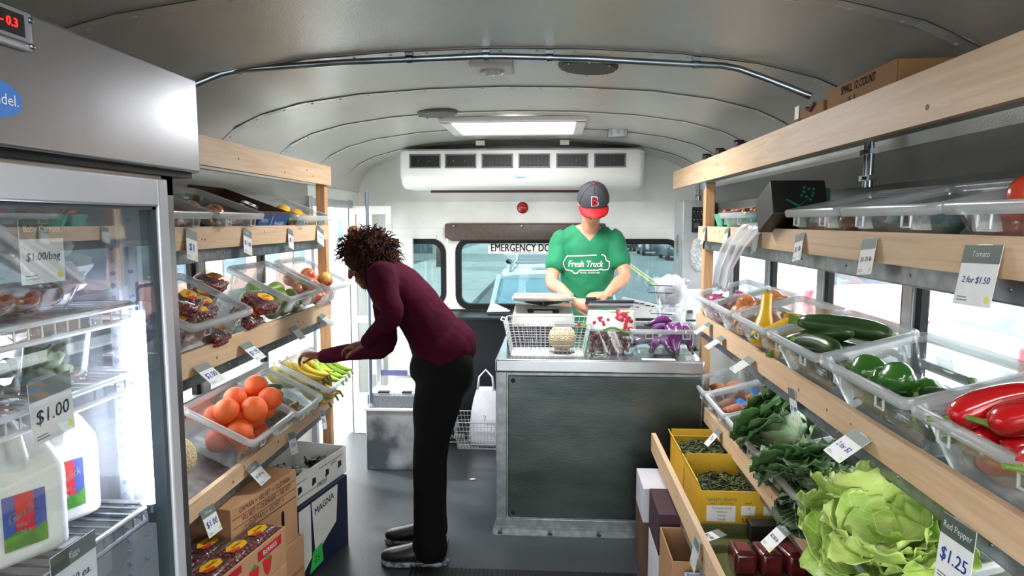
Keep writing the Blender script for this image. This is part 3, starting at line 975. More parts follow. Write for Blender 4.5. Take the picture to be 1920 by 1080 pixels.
car('silver car with a roof rack parked close behind the rear window', T(0.02, 8.9, GZ), P_sil, 4.9, .95, 1.78, rack=True, glass=mat('blue_windscreen', '#7898a8', .12, 0, '#8db0bd', 2, coat=.5))
car('dark windowed car parked behind the silver car with the roof rack', T(-.35, 22.5, GZ), P_sil, 4.6, .95, 1.7)
car('distant dark car seen at the upper left of the right rear window', T(6.1, 57, GZ), P_dark, 4.5, .9, 1.5)
car('distant dark car in the middle of the row beyond the right rear window', T(7.3, 50, GZ), P_dark, 4.5, .9, 1.5)
car('distant dark car nearest to the edge of the right rear window', T(8.0, 44, GZ), P_dark, 4.5, .9, 1.5)
car('white car with red tail lights parked outside the right windows', T(6.0, 6.1, GZ) @ RZ(pi / 2) @ T(0, 0, .45), P_wht, 4.6, .95, 1.75)
car('red car parked further along outside the right windows', T(6.0, 10.6, GZ) @ RZ(pi / 2) @ T(0, 0, .45), P_red, 4.6, .95, 1.75)
# hydrant
t = thing('fire_hydrant', 'yellow fire hydrant on the pavement beyond the rear window', 'fire hydrant', (-2.42, 16.3, GZ + .12))
M_hyd = mat('hydrant_yellow', '#e8c65a', .5)
b = MB(); b.lathe([(.14, 0), (.14, .05), (.09, .06), (.09, .5), (.12, .52), (.12, .56), (.09, .58), (.07, .66), (.03, .70), (.03, .74), (0, .74)], 20)
obj('barrel', b, M_hyd, t, smooth=40)
for s in (-1, 1):
    b = MB(); b.cyl((s * .05, 0, .42), (s * .16, 0, .42), .05, 12); obj('outlet', b, M_hyd, t)
# trees and building
def street_tree(label, x, y, h, r):
    t = thing('street_tree', label, 'tree', (x, y, GZ))
    b = MB(); b.tube([(0, 0, 0), (.05, 0, h * .5), (0, .1, h * .75)], [.16, .12, .06], 8)
    for k in range(5):
        a = k * 1.3; b.tube([(0, 0, h * .45), (cos(a) * r * .5, sin(a) * r * .5, h * .75)], [.06, .02], 6)
    obj('trunk', b, mat('bark', '#6c665e', .9, 0, '#57514a', 12, bump=.4), t)
    b = MB(); rnd = random.Random(int(x * 10))
    for k in range(260):
        a, e = rnd.uniform(0, 2 * pi), rnd.uniform(-1, 1)
        rr = r * rnd.random() ** .4
        c = Vector((cos(a) * rr * math.sqrt(1 - e * e), sin(a) * rr * math.sqrt(1 - e * e), h * .85 + e * rr * .8))
        b.ball(c, (.22, .2, .12), nu=6, nv=4)
    obj('foliage', b, mat('street_leaves', '#5e7c58', .8, 0, '#48664a', 3), t)
street_tree('slim street tree on the far pavement left of the silver car', -4.7, 56, 5.5, 1.8)
street_tree('young street tree seen through the left rear window', -5.8, 34, 5, 1.5)
def building(label, x0, y0, x1, y1, h, wall, name='building', side='y'):
    t = thing(name, label, 'building', ((x0 + x1) / 2, (y0 + y1) / 2, GZ))
    o = T(-(x0 + x1) / 2, -(y0 + y1) / 2, 0)
    b = MB(o); b.box(x0, y0, 0, x1, y1, h); obj('walls', b, wall, t)
    b = MB(o); b.box(x0 - .2, y0 - .2, h, x1 + .2, y1 + .2, h + .3); obj('cornice', b, M_walk, t)
    if side == 'y':
        n = int((x1 - x0) / 2.2)
        for r in range(2):
            for k in range(n):
                b = MB(o); b.box(x0 + .5 + k * 2.2, y0 - .05, .5 + r * 3.2, x0 + 2.0 + k * 2.2, y0 + .02, 2.6 + r * 3.2); obj('window', b, M_carglass, t)
    else:
        n = int((y1 - y0) / 2.6)
        for r in range(1):
            for k in range(n):
                b = MB(o); b.box(x1 - .02, y0 + .7 + k * 2.6, .9 + r * 3, x1 + .05, y0 + 2.1 + k * 2.6, 2.6 + r * 3); obj('window', b, M_carglass, t)
M_brick = mat('pale_brick', '#d9b3aa', .9, 0, '#cf9f95', 6, detail=6)
building('glass fronted building far down the street beyond the left rear window', -16, 41, -7.0, 49, 7, M_walk, name='storefront')
building('pale pink brick building across the pavement outside the left windows', -16, 10, -9.4, 27, 4.6, M_brick, side='x')
# ================================================================ clear food bins
M_bin = clear('clear_bin_plastic', (.93, .945, .95), .04, .08, milky=.035, milk=(.85, .88, .9))
M_rim = clear('frosted_bin_rim', (.9, .92, .93), .09, .18, milky=.32, milk=(.82, .85, .87))
def rrect(hw, y0, y1, r, z, k=4):
    pts = []
    for cx, cy, a in ((hw - r, y1 - r, 0), (-hw + r, y1 - r, pi / 2), (-hw + r, y0 + r, pi), (hw - r, y0 + r, 1.5 * pi)):
        for i in range(k + 1):
            an = a + pi / 2 * i / k
            pts.append((cx + r * cos(an), cy + r * sin(an), z))
    return pts
def bin_mesh(w, l, h):
    """local: x across, y from the front rim back, z up; outer size at the rim is w x l"""
    hw = w / 2; tp = .07 * h + .012; fl = .015
    b = MB()
    def R(i, z, r=.022): return rrect(hw - fl - i, fl + i, l - fl - i, r, z)
    b.rings([R(tp + .008, 0, .015), R(tp, .006), R(.001, h - .012), R(0.0005, h - .002), R(.0035, h - .002), R(tp + .003, .009), R(tp + .008, .004)], True, True, True)
    # moulded panels on the long walls
    for s in (-1, 1):
        for x in (-.28 * w, .28 * w):
            y = fl + .004 if s < 0 else l - fl - .004
            b.box(x - .035, y - .003, h * .45, x + .035, y + .003, h * .82)
    rm = MB()
    rm.rings([rrect(hw - fl, fl, l - fl, .022, h - .022), rrect(hw - .003, .003, l - .003, .026, h - .022), rrect(hw, 0, l, .028, h - .018), rrect(hw, 0, l, .028, h - .004), rrect(hw - .004, .004, l - .004, .026, h + .001),
              rrect(hw - fl + .001, fl - .001, l - fl + .001, .022, h), rrect(hw - fl - .003, fl + .003, l - fl - .003, .02, h - .006), rrect(hw - fl, fl, l - fl, .022, h - .022)], True, False, False)
    for s in (-1, 1):
        rm.tube([(s * (w * .2), .006, h - .02), (s * (w * .2), .0, h - .045), (s * (w * .2 + .035), .0, h - .045), (s * (w * .2 + .035), .006, h - .02)], .003, 6)
    return b, rm
def bin_M(side, y, zt, tilt, x=None, dz=-.03):
    X = (XLB - .022) if side < 0 else (XRB + .025)
    if x is not None: X = x
    return T(X, y, zt + dz) @ RZ(pi / 2 if side < 0 else -pi / 2) @ RX(radians(tilt))
def food_bin(side, y0, y1, zt, tilt, label, h=.15, l=.30, group='clear food bins on the shelves', x=None, dz=-.03):
    w = abs(y1 - y0) - .004
    M = bin_M(side, (y0 + y1) / 2, zt, tilt, x, dz) @ T(0, -.03, 0)
    t = thing('food_bin', label, 'food bin', M, group)
    a, b = bin_mesh(w, l, h)
    obj('bin_body', a, M_bin, t, smooth=50)
    obj('bin_rim', b, M_rim, t, smooth=50)
    return M, w, l, h
def pack(n, r, w, l, h0=.006, zmax=.30, seed=1, tries=500, pad=0.045, fixed=()):
    rnd = random.Random(seed)
    P = list(fixed)
    out = []
    for i in range(n):
        ri = r * rnd.uniform(.93, 1.05)
        best = None
        for t in range(tries):
            x = rnd.uniform(-w / 2 + pad + ri * .9, w / 2 - pad - ri * .9)
            y = rnd.uniform(pad + ri * .9, l - pad - ri * .9) if l - 2 * pad > 2 * ri else l / 2
            z = h0 + ri
            for (px, py, pz, pr) in P:
                d2 = (px - x) ** 2 + (py - y) ** 2
                R2 = (ri + pr) * .97
                if d2 < R2 * R2:
                    z = max(z, pz + math.sqrt(R2 * R2 - d2))
            # downhill pull: the bins lean towards the aisle
            sc = z + y * .12
            if best is None or sc < best[0]: best = (sc, x, y, z)
        _, x, y, z = best
        P.append((x, y, z, ri)); out.append((x, y, z, ri))
    return out

# ================================================================ produce, one builder per kind; each builds at the origin
rndg = random.Random(5)
M_stem = mat('woody_stem', '#6b5a32', .8, 0, '#4f4325', 60)
M_gstem = mat('green_stem', '#7d9a4a', .6, 0, '#5f7d35', 60)
def build_orange(t, r=.045):
    b = MB(); b.ball((0, 0, 0), (r, r, r * .95), nu=24, nv=16)
    obj('peel', b, mat('orange_peel', '#ee6a2c', .42, 0, '#e45f22', 9, bump=.25, bscale=420), t, smooth=180)
    b = MB(); b.lathe([(0.0, r * .93), (.004, r * .955), (.003, r * .975), (0, r * .98)], 7)
    obj('stem_scar', b, M_gstem, t)
def build_apple(t, r=.038):
    def prof(p): 
        z = p.z; q = math.hypot(p.x, p.y)
        dz = .28 * math.exp(-(q / .33) ** 2) * (1 if z > 0 else -.6)
        return Vector((p.x * (1 + .07 * z), p.y * (1 + .07 * z), z * .93 - dz))
    b = MB(); b.ball((0, 0, 0), r, nu=24, nv=18, f=prof)
    obj('skin', b, mat('apple_skin', '#c83a34', .28, 0, '#e7c06a', 16, contrast=(.42, .62), detail=4, coat=.3), t, smooth=180)
    b = MB(); b.tube([(0, 0, r * .6), (.002, 0, r * .9), (.005, 0, r * 1.15)], [.0012, .001, .0016], 6)
    obj('stem', b, M_stem, t)
def build_pear(t, r=.036):
    b = MB(); pr = [(0, -1), (.35, -.97), (.72, -.78), (.95, -.4), (1, 0), (.9, .4), (.7, .8), (.52, 1.15), (.4, 1.45), (.28, 1.65), (.1, 1.74), (0, 1.72)]
    b.lathe([(a * r, z * r) for a, z in pr], 22)
    obj('skin', b, mat('green_pear_skin', '#7c9c3e', .38, 0, '#92ad4c', 25, bump=.05), t, smooth=180)
    b = MB(); b.tube([(0, 0, 1.68 * r), (.001, 0, 1.95 * r), (.005, 0, 2.2 * r)], [.0018, .0013, .002], 6)
    obj('stem', b, M_blk, t)
def build_pepper(t, r=.04, colr='#3f7a2a', col2='#2f651f', key='green', ln=1.15):
    def prof(p):
        a = math.atan2(p.y, p.x); z = p.z
        k = .84 + .22 * abs(cos(1.5 * a + .3)) ** .6
        q = math.hypot(p.x, p.y)
        k *= (1 - .22 * (1 - (z + 1) / 2))
        dz = .22 * math.exp(-(q / .35) ** 2) if z > 0 else -.08 * math.exp(-(q / .4) ** 2)
        return Vector((p.x * k, p.y * k, z * ln - dz))
    b = MB(); b.ball((0, 0, 0), r, nu=28, nv=16, f=prof)
    obj('skin', b, mat(key + '_pepper_skin', colr, .16, 0, col2, 8, coat=.6), t, smooth=180)
    b = MB(); b.tube([(0, 0, r * .8), (.001, 0, r * 1.1), (.006, .002, r * 1.5)], [.010, .005, .006], 8)
    obj('stem', b, M_gstem, t)
def build_longpepper(t, L=.15):
    b = MB(); n = 12; pts = [(-L / 2 + L * i / n, .02 * sin(i / n * 3), .012 * sin(i / n * 2.2)) for i in range(n + 1)]
    rs = [.019, .028, .031, .031, .030, .028, .026, .024, .022, .018, .014, .009, .003]
    b.tube(pts, rs, 14, flat=.85)
    obj('skin', b, mat('red_pepper_skin', '#c9151a', .14, 0, '#b80f16', 8, coat=.7), t, smooth=180)
    b = MB(); b.tube([(-L / 2 + .004, 0, 0), (-L / 2 - .012, -.002, .004), (-L / 2 - .03, -.006, .012)], [.010, .005, .005], 7)
    obj('stem', b, M_gstem, t)
def build_zucchini(t, L=.2, colr='#24401f', col2='#3b5e2b', key='zucchini', r=.024, stem=True):
    b = MB(); n = 10; pts = [(-L / 2 + L * i / n, .012 * sin(i / n * pi), 0) for i in range(n + 1)]
    rs = [r * k for k in (.5, .78, .88, .93, .97, 1, 1, 1, .95, .8, .35)]
    b.tube(pts, rs, 14)
    obj('skin', b, mat(key + '_skin', colr, .3, 0, col2, 60, coat=.3, stretch=(.2, 1, 1)), t, smooth=180)
    b = MB(); b.tube([(-L / 2 + .004, 0, 0), (-L / 2 - .012, 0, .002), (-L / 2 - .022, -.003, .004)], [r * .5, r * .42, r * .5], 6)
    obj('stem', b, M_gstem, t)
def build_squash(t, L=.17):
    b = MB(); n = 14; pts = []; rs = []
    for i in range(n + 1):
        u = i / n
        pts.append((-L / 2 + L * u, .035 * math.cos(u * 2.4) - .02, 0)); rs.append(.0165 + .021 * (1 / (1 + math.exp(-(u - .55) * 12))) if u < .93 else .034 * math.sqrt(max(0.02, 1 - ((u - .93) / .075) ** 2)))
    b.tube(pts, rs, 16)
    obj('skin', b, mat('yellow_squash_skin', '#e9b92a', .3, 0, '#e2a91f', 30, bump=.08, coat=.3), t, smooth=180)
    b = MB(); b.tube([pts[0], Vector(pts[0]) + Vector((-.02, .0, 0))], [.010, .008], 5)
    obj('stem', b, M_gstem, t)
def build_onion(t, r=.036, key='yellow', c='#cf8850', c2='#b56a38'):
    b = MB(); b.lathe([(0, -.95 * r), (.2 * r, -.97 * r), (.7 * r, -.75 * r), (.98 * r, -.25 * r), (.98 * r, .2 * r), (.7 * r, .68 * r), (.3 * r, .92 * r), (.12 * r, 1.15 * r), (.14 * r, 1.35 * r), (0, 1.36 * r)], 20)
    obj('skin', b, mat(key + '_onion_skin', c, .3, 0, c2, 30, stretch=(1, 1, .15), coat=.3), t, smooth=180)
    b = MB(); 
    for k in range(5): b.tube([(0, 0, -.93 * r), (.006 * cos(k * 1.3), .006 * sin(k * 1.3), -1.12 * r)], .0008, 4)
    obj('roots', b, M_stem, t)
def build_potato(t, L=.13, r=.032):
    b = MB(); n = 10; pts = [(-L / 2 + L * i / n, .012 * sin(i * .7), .006 * cos(i)) for i in range(n + 1)]
    b.tube(pts, [r * k for k in (.12, .45, .75, .95, 1.05, 1, .95, .8, .6, .35, .1)], 14, flat=.9)
    obj('skin', b, mat('sweet_potato_skin', '#b0724f', .7, 0, '#99583a', 22, bump=.3, bscale=50), t, smooth=180)
def build_banana(t, L=.17, c='#cdb544', c2='#b79c35', key='yellow'):
    b = MB(); n = 12; R = .12
    pts, rs = [], []
    for i in range(n + 1):
        u = i / n; a = (u - .5) * 1.35
        pts.append((R * sin(a) * L / .15, 0, -R * (cos(a) - .82)))
        rs.append(.017 * (sin(pi * min(1, max(0, (u * .86 + .09)))) ** .55) if u < .97 else .006)
    rs[0] = .005; rs[1] = .007; rs[2] = .0125
    b.tube(pts, rs, 6)
    obj('peel', b, mat(key + '_banana_peel', c, .45, 0, c2, 14, bump=.03), t, smooth=60)
    b = MB(); b.tube([pts[0], (pts[0][0] - .02, 0, pts[0][2] - .016)], [.0055, .006], 6)
    obj('stem_end', b, mat('banana_tip_' + key, '#5f5a20' if key == 'yellow' else '#6f8a35', .7), t)
def build_eggplant(t, L=.17, r=.024):
    b = MB(); n = 12; pts = [(-L / 2 + L * i / n, 0, .03 * sin(i / n * 2.6)) for i in range(n + 1)]
    b.tube(pts, [r * k for k in (.4, .55, .65, .75, .85, .95, 1.03, 1.08, 1.05, .95, .75, .5, .12)], 14)
    obj('skin', b, mat('purple_eggplant_skin', '#5b1f63', .12, 0, '#7a2f86', 6, coat=.8), t, smooth=180)
    b = MB()
    b.tube([(-L / 2 - .002, 0, 0), (-L / 2 - .02, 0, -.004), (-L / 2 - .035, 0, 0)], [.010, .005, .006], 8)
    for k in range(5):
        a = k * 2 * pi / 5
        b.sheet(lambda u, v: (-L / 2 - .004 + u * .035, (.0125 + .004 * u) * cos(a + (v - .5) * 1.1 * (1 - u)), (.0125 + .004 * u) * sin(a + (v - .5) * 1.1 * (1 - u)) + .006 * u), 4, 3, .002)
    obj('calyx', b, mat('dark_calyx', '#3a3b2c', .6), t)
def build_melon(t, r=.07, net=True):
    b = MB(); b.ball((0, 0, 0), (r, r, r * .97), nu=28, nv=20)
    obj('rind', b, mat('netted_melon_rind', '#c9b183', .7, 0, '#dcc9a0', 130, bump=.6, voronoi=True, contrast=(.1, .5)), t, smooth=180)
    b = MB(); b.lathe([(0, r * .955), (.009, r * .96), (.006, r * .985), (0, r * .975)], 10)
    obj('stem_scar', b, M_gstem, t)
def build_ball(t, r, name, m, stem=True):
    b = MB(); b.ball((0, 0, 0), (r, r, r * 1.12), nu=18, nv=12)
    obj(name, b, m, t, smooth=180)
    if stem:
        b = MB(); b.cyl((0, 0, r * 1.08), (0, 0, r * 1.18), .003, 6); obj('stem', b, M_stem, t)
def leaf(b, M, L, Wd, curl=.3, cup=.2, ruf=.01, seed=0, m=0, mv=1, th=.0012, nu=10, nv=8, vein=True, wp=.75, twist=0.0, vs_=1.0):
    rnd = random.Random(seed); ph = rnd.uniform(0, 6)
    def fn(u, v):
        v = v * 2 - 1
        w = Wd * (sin(pi * min(1, max(0.0, u * .93 + .05)) ** wp) ** .6)
        e = abs(v) ** 2.5
        x = w * v * (1 + .05 * sin(u * 21 + ph))
        z = curl * L * (u ** 2) + cup * w * v * v + ruf * e * sin(u * 24 + ph + 2 * v) + ruf * .5 * sin(u * 9 + ph) * v
        y = L * u * (1 - .25 * abs(curl) * u)
        return Vector((x, y, z)) if not twist else RY(twist * u) @ Vector((x, y, z))
    b.sheet(fn, nu, nv, th, M, m)
    if vein:
        b.tube([fn(i / 8, .5) + Vector((0, 0, .0006)) for i in range(-0, 9)], [(.0030 - .0003 * i) * vs_ for i in range(9)], 5, M, mv)
        for i in range(1, 6):
            for s in (0, 1):
                u = i / 7
                b.tube([fn(u, .5) + Vector((0, 0, .0012)), fn(min(1, u + .10), .5 + (s - .5) * .45) + Vector((0, 0, .0012)), fn(min(1, u + .17), .5 + (s - .5) * .85) + Vector((0, 0, .0012))], .0009 * vs_, 4, M, mv)
M_let = mat('lettuce_leaf', '#8fb24a', .45, 0, '#c3d77c', 9, bump=.3, bscale=45, detail=4)
M_letv = mat('lettuce_rib', '#dfe7b4', .5)
M_col = mat('collard_leaf', '#3a5f33', .5, 0, '#4f7744', 8, bump=.25, bscale=40)
M_colv = mat('collard_vein', '#9db77d', .5)
M_pale = mat('grey_green_leaf', '#8fa57e', .55, 0, '#7a936c', 8, bump=.25, bscale=40)
M_dkg = mat('dark_leaf', '#24351f', .6, 0, '#33482a', 12, bump=.3)
def build_lettuce(t, r=.11, seed=0, loose=False):
    rnd = random.Random(seed)
    b = MB()
    for k in range(14):
        a = k * 2.4 + rnd.uniform(-.2, .2)
        el = 1.25 - .075 * k + rnd.uniform(-.1, .1)
        M = RZ(a) @ RX(el if el > .1 else .1) @ T(0, r * .12, 0)
        leaf(b, M, r * (1.1 + .03 * k), r * .72, .32 if k > 7 else -.5, .4, .010, seed * 31 + k, nu=18, nv=14, vs_=.55)
    obj('leaves', b, [M_let, M_letv], t, smooth=180)
    b = MB(); b.ball((0, 0, r * .1), (r * .2, r * .2, r * .25), nu=12, nv=8)
    obj('heart', b, M_letv, t)
def build_bunch(t, seed=0, n=6, L=.24, mats=None, wid=.075):
    rnd = random.Random(seed)
    b = MB()
    for k in range(n):
        M = T(0, 0, .006 * k) @ RZ(rnd.uniform(-.6, .6)) @ RX(rnd.uniform(.0, .35))
        leaf(b, M, L * rnd.uniform(.8, 1.05), wid * rnd.uniform(.85, 1.15), rnd.uniform(-.3, .25), rnd.uniform(-.2, .4), .010, seed * 17 + k)
    obj('leaves', b, mats or [M_col, M_colv], t, smooth=180)
    b = MB()
    for k in range(n): b.tube([(0, 0, .004 * k), (rnd.uniform(-.02, .02), -.06, .003 * k)], [.003, .004], 6)
    obj('stalks', b, M_colv, t)
def build_punnet(t, w=.12, l=.10, h=.045, fruit='berry', seed=0):
    rnd = random.Random(seed)
    cm = mat('dark_berries', '#7d0f1c', .25, 0, '#a3172a', 60, coat=.4) if fruit == 'berry' else mat('red_tomatoes', '#c22a1c', .2, coat=.5)
    b = MB()
    nx, ny = 6, 5
    for i in range(nx):
        for j in range(ny):
            for k in range(2):
                b.ball((-w / 2 + w * (i + .5) / nx + rnd.uniform(-.003, .003), l * (j + .5) / ny + rnd.uniform(-.003, .003), .010 + k * .018), .0105, nu=8, nv=6)
    f = obj('berries', b, cm, t, smooth=180); f['kind'] = 'stuff'
    b = MB(); b.rings([rrect(w / 2 - .004, .004, l - .004, .012, 0), rrect(w / 2, 0, l, .014, h * .8), rrect(w / 2 + .004, -.004, l + .004, .014, h * .8), rrect(w / 2 + .004, -.004, l + .004, .014, h * .8 + .003), rrect(w / 2 - .002, .002, l - .002, .012, h + .006), rrect(w / 2 - .02, .02, l - .02, .012, h + .009)])
    obj('clamshell', b, M_shell, t, smooth=50)
    b = MB(); b.prism([(-w * .33, l * .3), (-w * .1, l * .22), (w * .25, l * .25), (w * .38, l * .45), (w * .25, l * .68), (-w * .15, l * .72), (-w * .36, l * .55)], h + .010, h + .0115, m=0)
    b.prism([(-w * .36, l * .48), (-w * .36, l * .28), (-w * .1, l * .2), (-.0, l * .34)], h + .0117, h + .0122, m=1)
    b.text('BERRIES', .014, T(.005, l * .48, h + .0125), m=2)
    obj('sticker', b, [mat('label_yellow', '#f3bd28', .4), mat('label_red', '#d8402c', .4), M_blk], t)
M_shell = clear('clamshell_plastic', (.95, .95, .95), .10, .05, milky=.03)

PROTO = {}
def put(kind, build, M, label, cat, group=None, key=None):
    k = key or kind
    if k in PROTO:
        o = dup(PROTO[k], M, label, group)
        if group is None and 'group' in o: del o['group']
        return o
    t = thing(kind, label, cat, M, group)
    build(t)
    PROTO[k] = t
    return t
def rr3(rnd): return Euler((rnd.uniform(0, 6.3), rnd.uniform(0, 6.3), rnd.uniform(0, 6.3))).to_matrix().to_4x4()
# ================================================================ bins and their contents
ORD = ['first', 'second', 'third', 'fourth', 'fifth', 'sixth', 'seventh', 'eighth', 'ninth', 'tenth', 'eleventh', 'twelfth']
def fill(kind, build, MT, items, noun, where, cat, group, key=None, spin=True, rot=None, seed=0, bottom=None):
    """items: (x, y, z, r[, rotation matrix]) in the bin's own frame"""
    rnd = random.Random(seed + 3)
    zs = sorted(i[2] for i in items)
    cut = bottom if bottom is not None else (zs[len(zs) // 3] if len(zs) > 5 else -1)
    l = sum(i[1] for i in items) / len(items)
    rows = {'front': [], 'back': [], 'bot': []}
    for i in items:
        rows['bot' if i[2] < cut else 'front' if i[1] <= l else 'back'].append(i)
    for row, lst in rows.items():
        lst.sort(key=lambda i: i[0])
        for n, it in enumerate(lst):
            if row == 'bot': lab = '%s buried at the bottom of %s' % (noun, where)
            else: lab = '%s %s from the left in the %s of %s' % (noun, ORD[min(n, 11)], row, where)
            R = it[4] if len(it) > 4 else (rot(rnd) if rot else rr3(rnd) if spin else I4)
            sc = S(it[3]) if it[3] != 0 else I4
            put(kind, build, MT @ T(it[0], it[1], it[2]) @ R @ sc, lab, cat, group, key)
def norm(P, r): return [(x, y, z, ri / r) for x, y, z, ri in P]

# ---- left, middle shelf
z = LZ[2]
M0, w, l, h = food_bin(-1, 1.88, 2.30, z, 26, 'clear bin of berry boxes on the middle left shelf beside the fridge')
pk = [(-.10, .13, .012, 0), (.03, .13, .012, 0), (.13, .12, .02, 90), (-.12, .10, .068, 10), (.02, .12, .068, -6), (.12, .15, .072, 8), (-.04, .13, .125, 20)]
wordsl = ['bottom left', 'bottom middle', 'bottom right', 'upper left', 'upper middle', 'upper right', 'topmost']
for (x, y, zz, a), wd in zip(pk, wordsl):
    put('berry_punnet', build_punnet, M0 @ T(x, y - .05, zz) @ RZ(radians(a)), 'clamshell of dark berries, %s in the bin beside the fridge' % wd, 'berry box', 'berry boxes on the middle left shelf')
MG = bin_M(-1, 2.46, z, 26)
for (x, y, zz, a, ti, wd) in [(-.02, .00, .030, 6, 20, 'leaning at the front of the gap beside the pear bin'), (.02, -.015, .088, -8, 8, 'standing highest against the pear bin'), (-.06, .16, .04, 15, 0, 'lying at the back of the gap by the window'), (.0, .17, .095, 10, -5, 'stacked at the back by the window')]:
    put('berry_punnet', build_punnet, MG @ T(x, y, zz) @ RZ(radians(a)) @ RX(radians(ti)), 'clamshell of red berries ' + wd, 'berry box', 'berry boxes on the middle left shelf')
M0, w, l, h = food_bin(-1, 2.62, 3.02, z, 26, 'clear bin of green pears in the middle of the left shelf')
P = pack(13, .037, w, l, seed=11)
fill('pear', build_pear, M0, norm(P, .037), 'green pear', 'the pear bin', 'pear', 'pears in the clear bin', rot=lambda r: RZ(r.uniform(0, 6.3)) @ RX(r.uniform(1.2, 1.9)), seed=3)
M0, w, l, h = food_bin(-1, 3.025, 3.40, z, 26, 'clear bin of red apples at the far end of the middle left shelf', l=.30, x=XLB + .0)
P = pack(17, .037, w, l, seed=12)
fill('apple', build_apple, M0, norm(P, .037), 'red and yellow apple', 'the apple bin', 'apple', 'apples in the clear bin', rot=lambda r: RZ(r.uniform(0, 6.3)) @ RX(r.uniform(-1, 1)), seed=4)
# ---- left, lower shelf
z = LZ[3]
M0, w, l, h = food_bin(-1, 2.24, 2.66, z, 26, 'clear bin heaped with oranges on the lower left shelf')
P = pack(15, .049, w, l, seed=22)
fill('orange', build_orange, M0, norm(P, .045), 'orange', 'the orange bin', 'orange', 'oranges in the clear bin', seed=5)
put('cantaloupe', build_melon, T(-1.20, 1.99, .80), 'netted melon on the lower left shelf beside the fridge door', 'melon', 'netted melons')
M0, w, l, h = food_bin(-1, 2.665, 2.985, z, 26, 'clear bin of ginger and cucumbers between the oranges and bananas', dz=-.05)
def build_ginger(t):
    rnd = random.Random(4); b = MB()
    b.ball((0, 0, 0), (.04, .018, .014), nu=12, nv=8)
    for k in range(5):
        a = k * 1.3; b.ball((.035 * cos(a), .022 * sin(a), .004), (.02, .012, .012), nu=10, nv=6)
    obj('root', b, mat('ginger_skin', '#a08352', .7, 0, '#7e6439', 30, bump=.3), t, remesh=.004, smit=4)
fill('ginger_root', build_ginger, M0, [(x, y, zz, 1) for x, y, zz in [(-.06, .09, .02), (.03, .08, .02), (-.01, .15, .02), (.07, .14, .02), (-.08, .17, .05), (.04, .19, .05), (-.03, .12, .05), (.06, .10, .05), (.0, .08, .08), (.05, .16, .08)]], 'knobbly ginger root', 'the ginger bin', 'ginger', 'ginger roots in the clear bin', seed=1)
fill('cucumber', lambda t: build_zucchini(t, .17, '#2c4a20', '#476b30', 'cucumber', .018), M0, [(-.03, .22, .06, 1, RZ(.3)), (-.06, .2, .1, 1, RZ(.8)), (.06, .22, .10, 1, RZ(-.3))], 'dark green cucumber', 'the ginger bin', 'cucumber', 'cucumbers in the ginger bin')
M0, w, l, h = food_bin(-1, 3.0, 3.40, z, 26, 'clear bin of bananas under the reaching hand on the lower left shelf', x=XLB + .0)
bn = []
for r_ in range(3):
    for k in range(7):
        bn.append((-.13 + k * .042, .10 + .085 * r_ - .02, .045 + .028 * (k % 2) + .045 * (1 if r_ == 1 else 0) + .02, 1, RZ(pi / 2 + .15 * ((k * 7 + r_) % 3 - 1)) @ RX(.3 * ((k + r_) % 3 - 1))))
bn = [q for q in bn if not (q[0] > .04 and q[1] < .13)]
for k in range(6): bn.append((-.12 + k * .045, .17, .115 + .01 * (k % 2), 1, RZ(pi / 2 + .2 * ((k % 3) - 1))))
fill('banana', build_banana, M0, bn, 'yellow banana', 'the banana bin', 'banana', 'yellow bananas in the clear bin', seed=6)
gb = [(.04 + k * .036, .10, .135 + .012 * k, 1.05, RZ(pi / 2 - .35) @ RX(-.25 + .1 * k)) for k in range(4)]
fill('green_banana', lambda t: build_banana(t, .18, '#9dbb3f', '#86a834', 'green'), M0, gb, 'green banana', 'the banana bin', 'banana', 'green bananas lying on the yellow ones')
# ---- left, upper shelf
z = LZ[1]
M0, w, l, h = food_bin(-1, 1.70, 2.105, z, 20, 'clear shallow bin at the near end of the upper left shelf', h=.10, l=.29, dz=-.04)
fill('onion', lambda t: build_onion(t, .036, 'brown', '#a5683c', '#8a4f2a'), M0, norm(pack(8, .036, w, l, seed=2), .036), 'brown onion', 'the leftmost upper bin', 'onion', 'brown onions on the upper left shelf', key='onion_brown')
M0, w, l, h = food_bin(-1, 2.11, 2.49, z, 20, 'clear shallow bin of brown onions and papers left of the blue carton', h=.10, l=.29, dz=-.04)
fill('onion', lambda t: build_onion(t, .036, 'brown', '#a5683c', '#8a4f2a'), M0, norm(pack(9, .036, w, l, seed=5), .036), 'brown onion', 'the second upper bin', 'onion', 'brown onions on the upper left shelf', key='onion_brown')
def open_carton(t, w, l, h, m_out, m_in, th=.004, flaps=True, front=None, tops=None):
    b = MB()
    b.box(-w / 2, 0, 0, w / 2, th, h); b.box(-w / 2, l - th, 0, w / 2, l, h); b.box(-w / 2, th, 0, -w / 2 + th, l - th, h); b.box(w / 2 - th, th, 0, w / 2, l - th, h); b.box(-w / 2 + th, th, 0, w / 2 - th, l - th, th)
    bo = obj('carton_body', b, m_out, t, bevel=.001)
    if flaps:
        for s, y0, y1, rot in ((0, 0, 0, 0),):
            pass
        b = MB(T(0, l - th / 2, h) @ RX(radians(-35))); b.box(-w / 2 + .002, -th / 2, 0, w / 2 - .002, th / 2, l * .28); obj('flap', b, m_in, t)
        b = MB(T(-w / 2, 0, h) @ RY(radians(-25))); b.box(-th / 2, .004, 0, th / 2, l - .004, w * .14); obj('flap', b, m_in, t)
    return bo
M_card = mat('brown_cardboard', '#a9825f', .8, 0, '#9d7653', 4, bump=.05)
M_cardd = mat('dark_cardboard', '#5b4330', .8, 0, '#4d3828', 4)
M_blue = mat('blue_print', '#24457f', .6)
Mc = bin_M(-1, 2.645, z, 20, dz=-.04) @ T(0, .004, 0)
t = thing('carton', 'dark cardboard carton with a blue printed front on the upper left shelf', 'box', Mc)
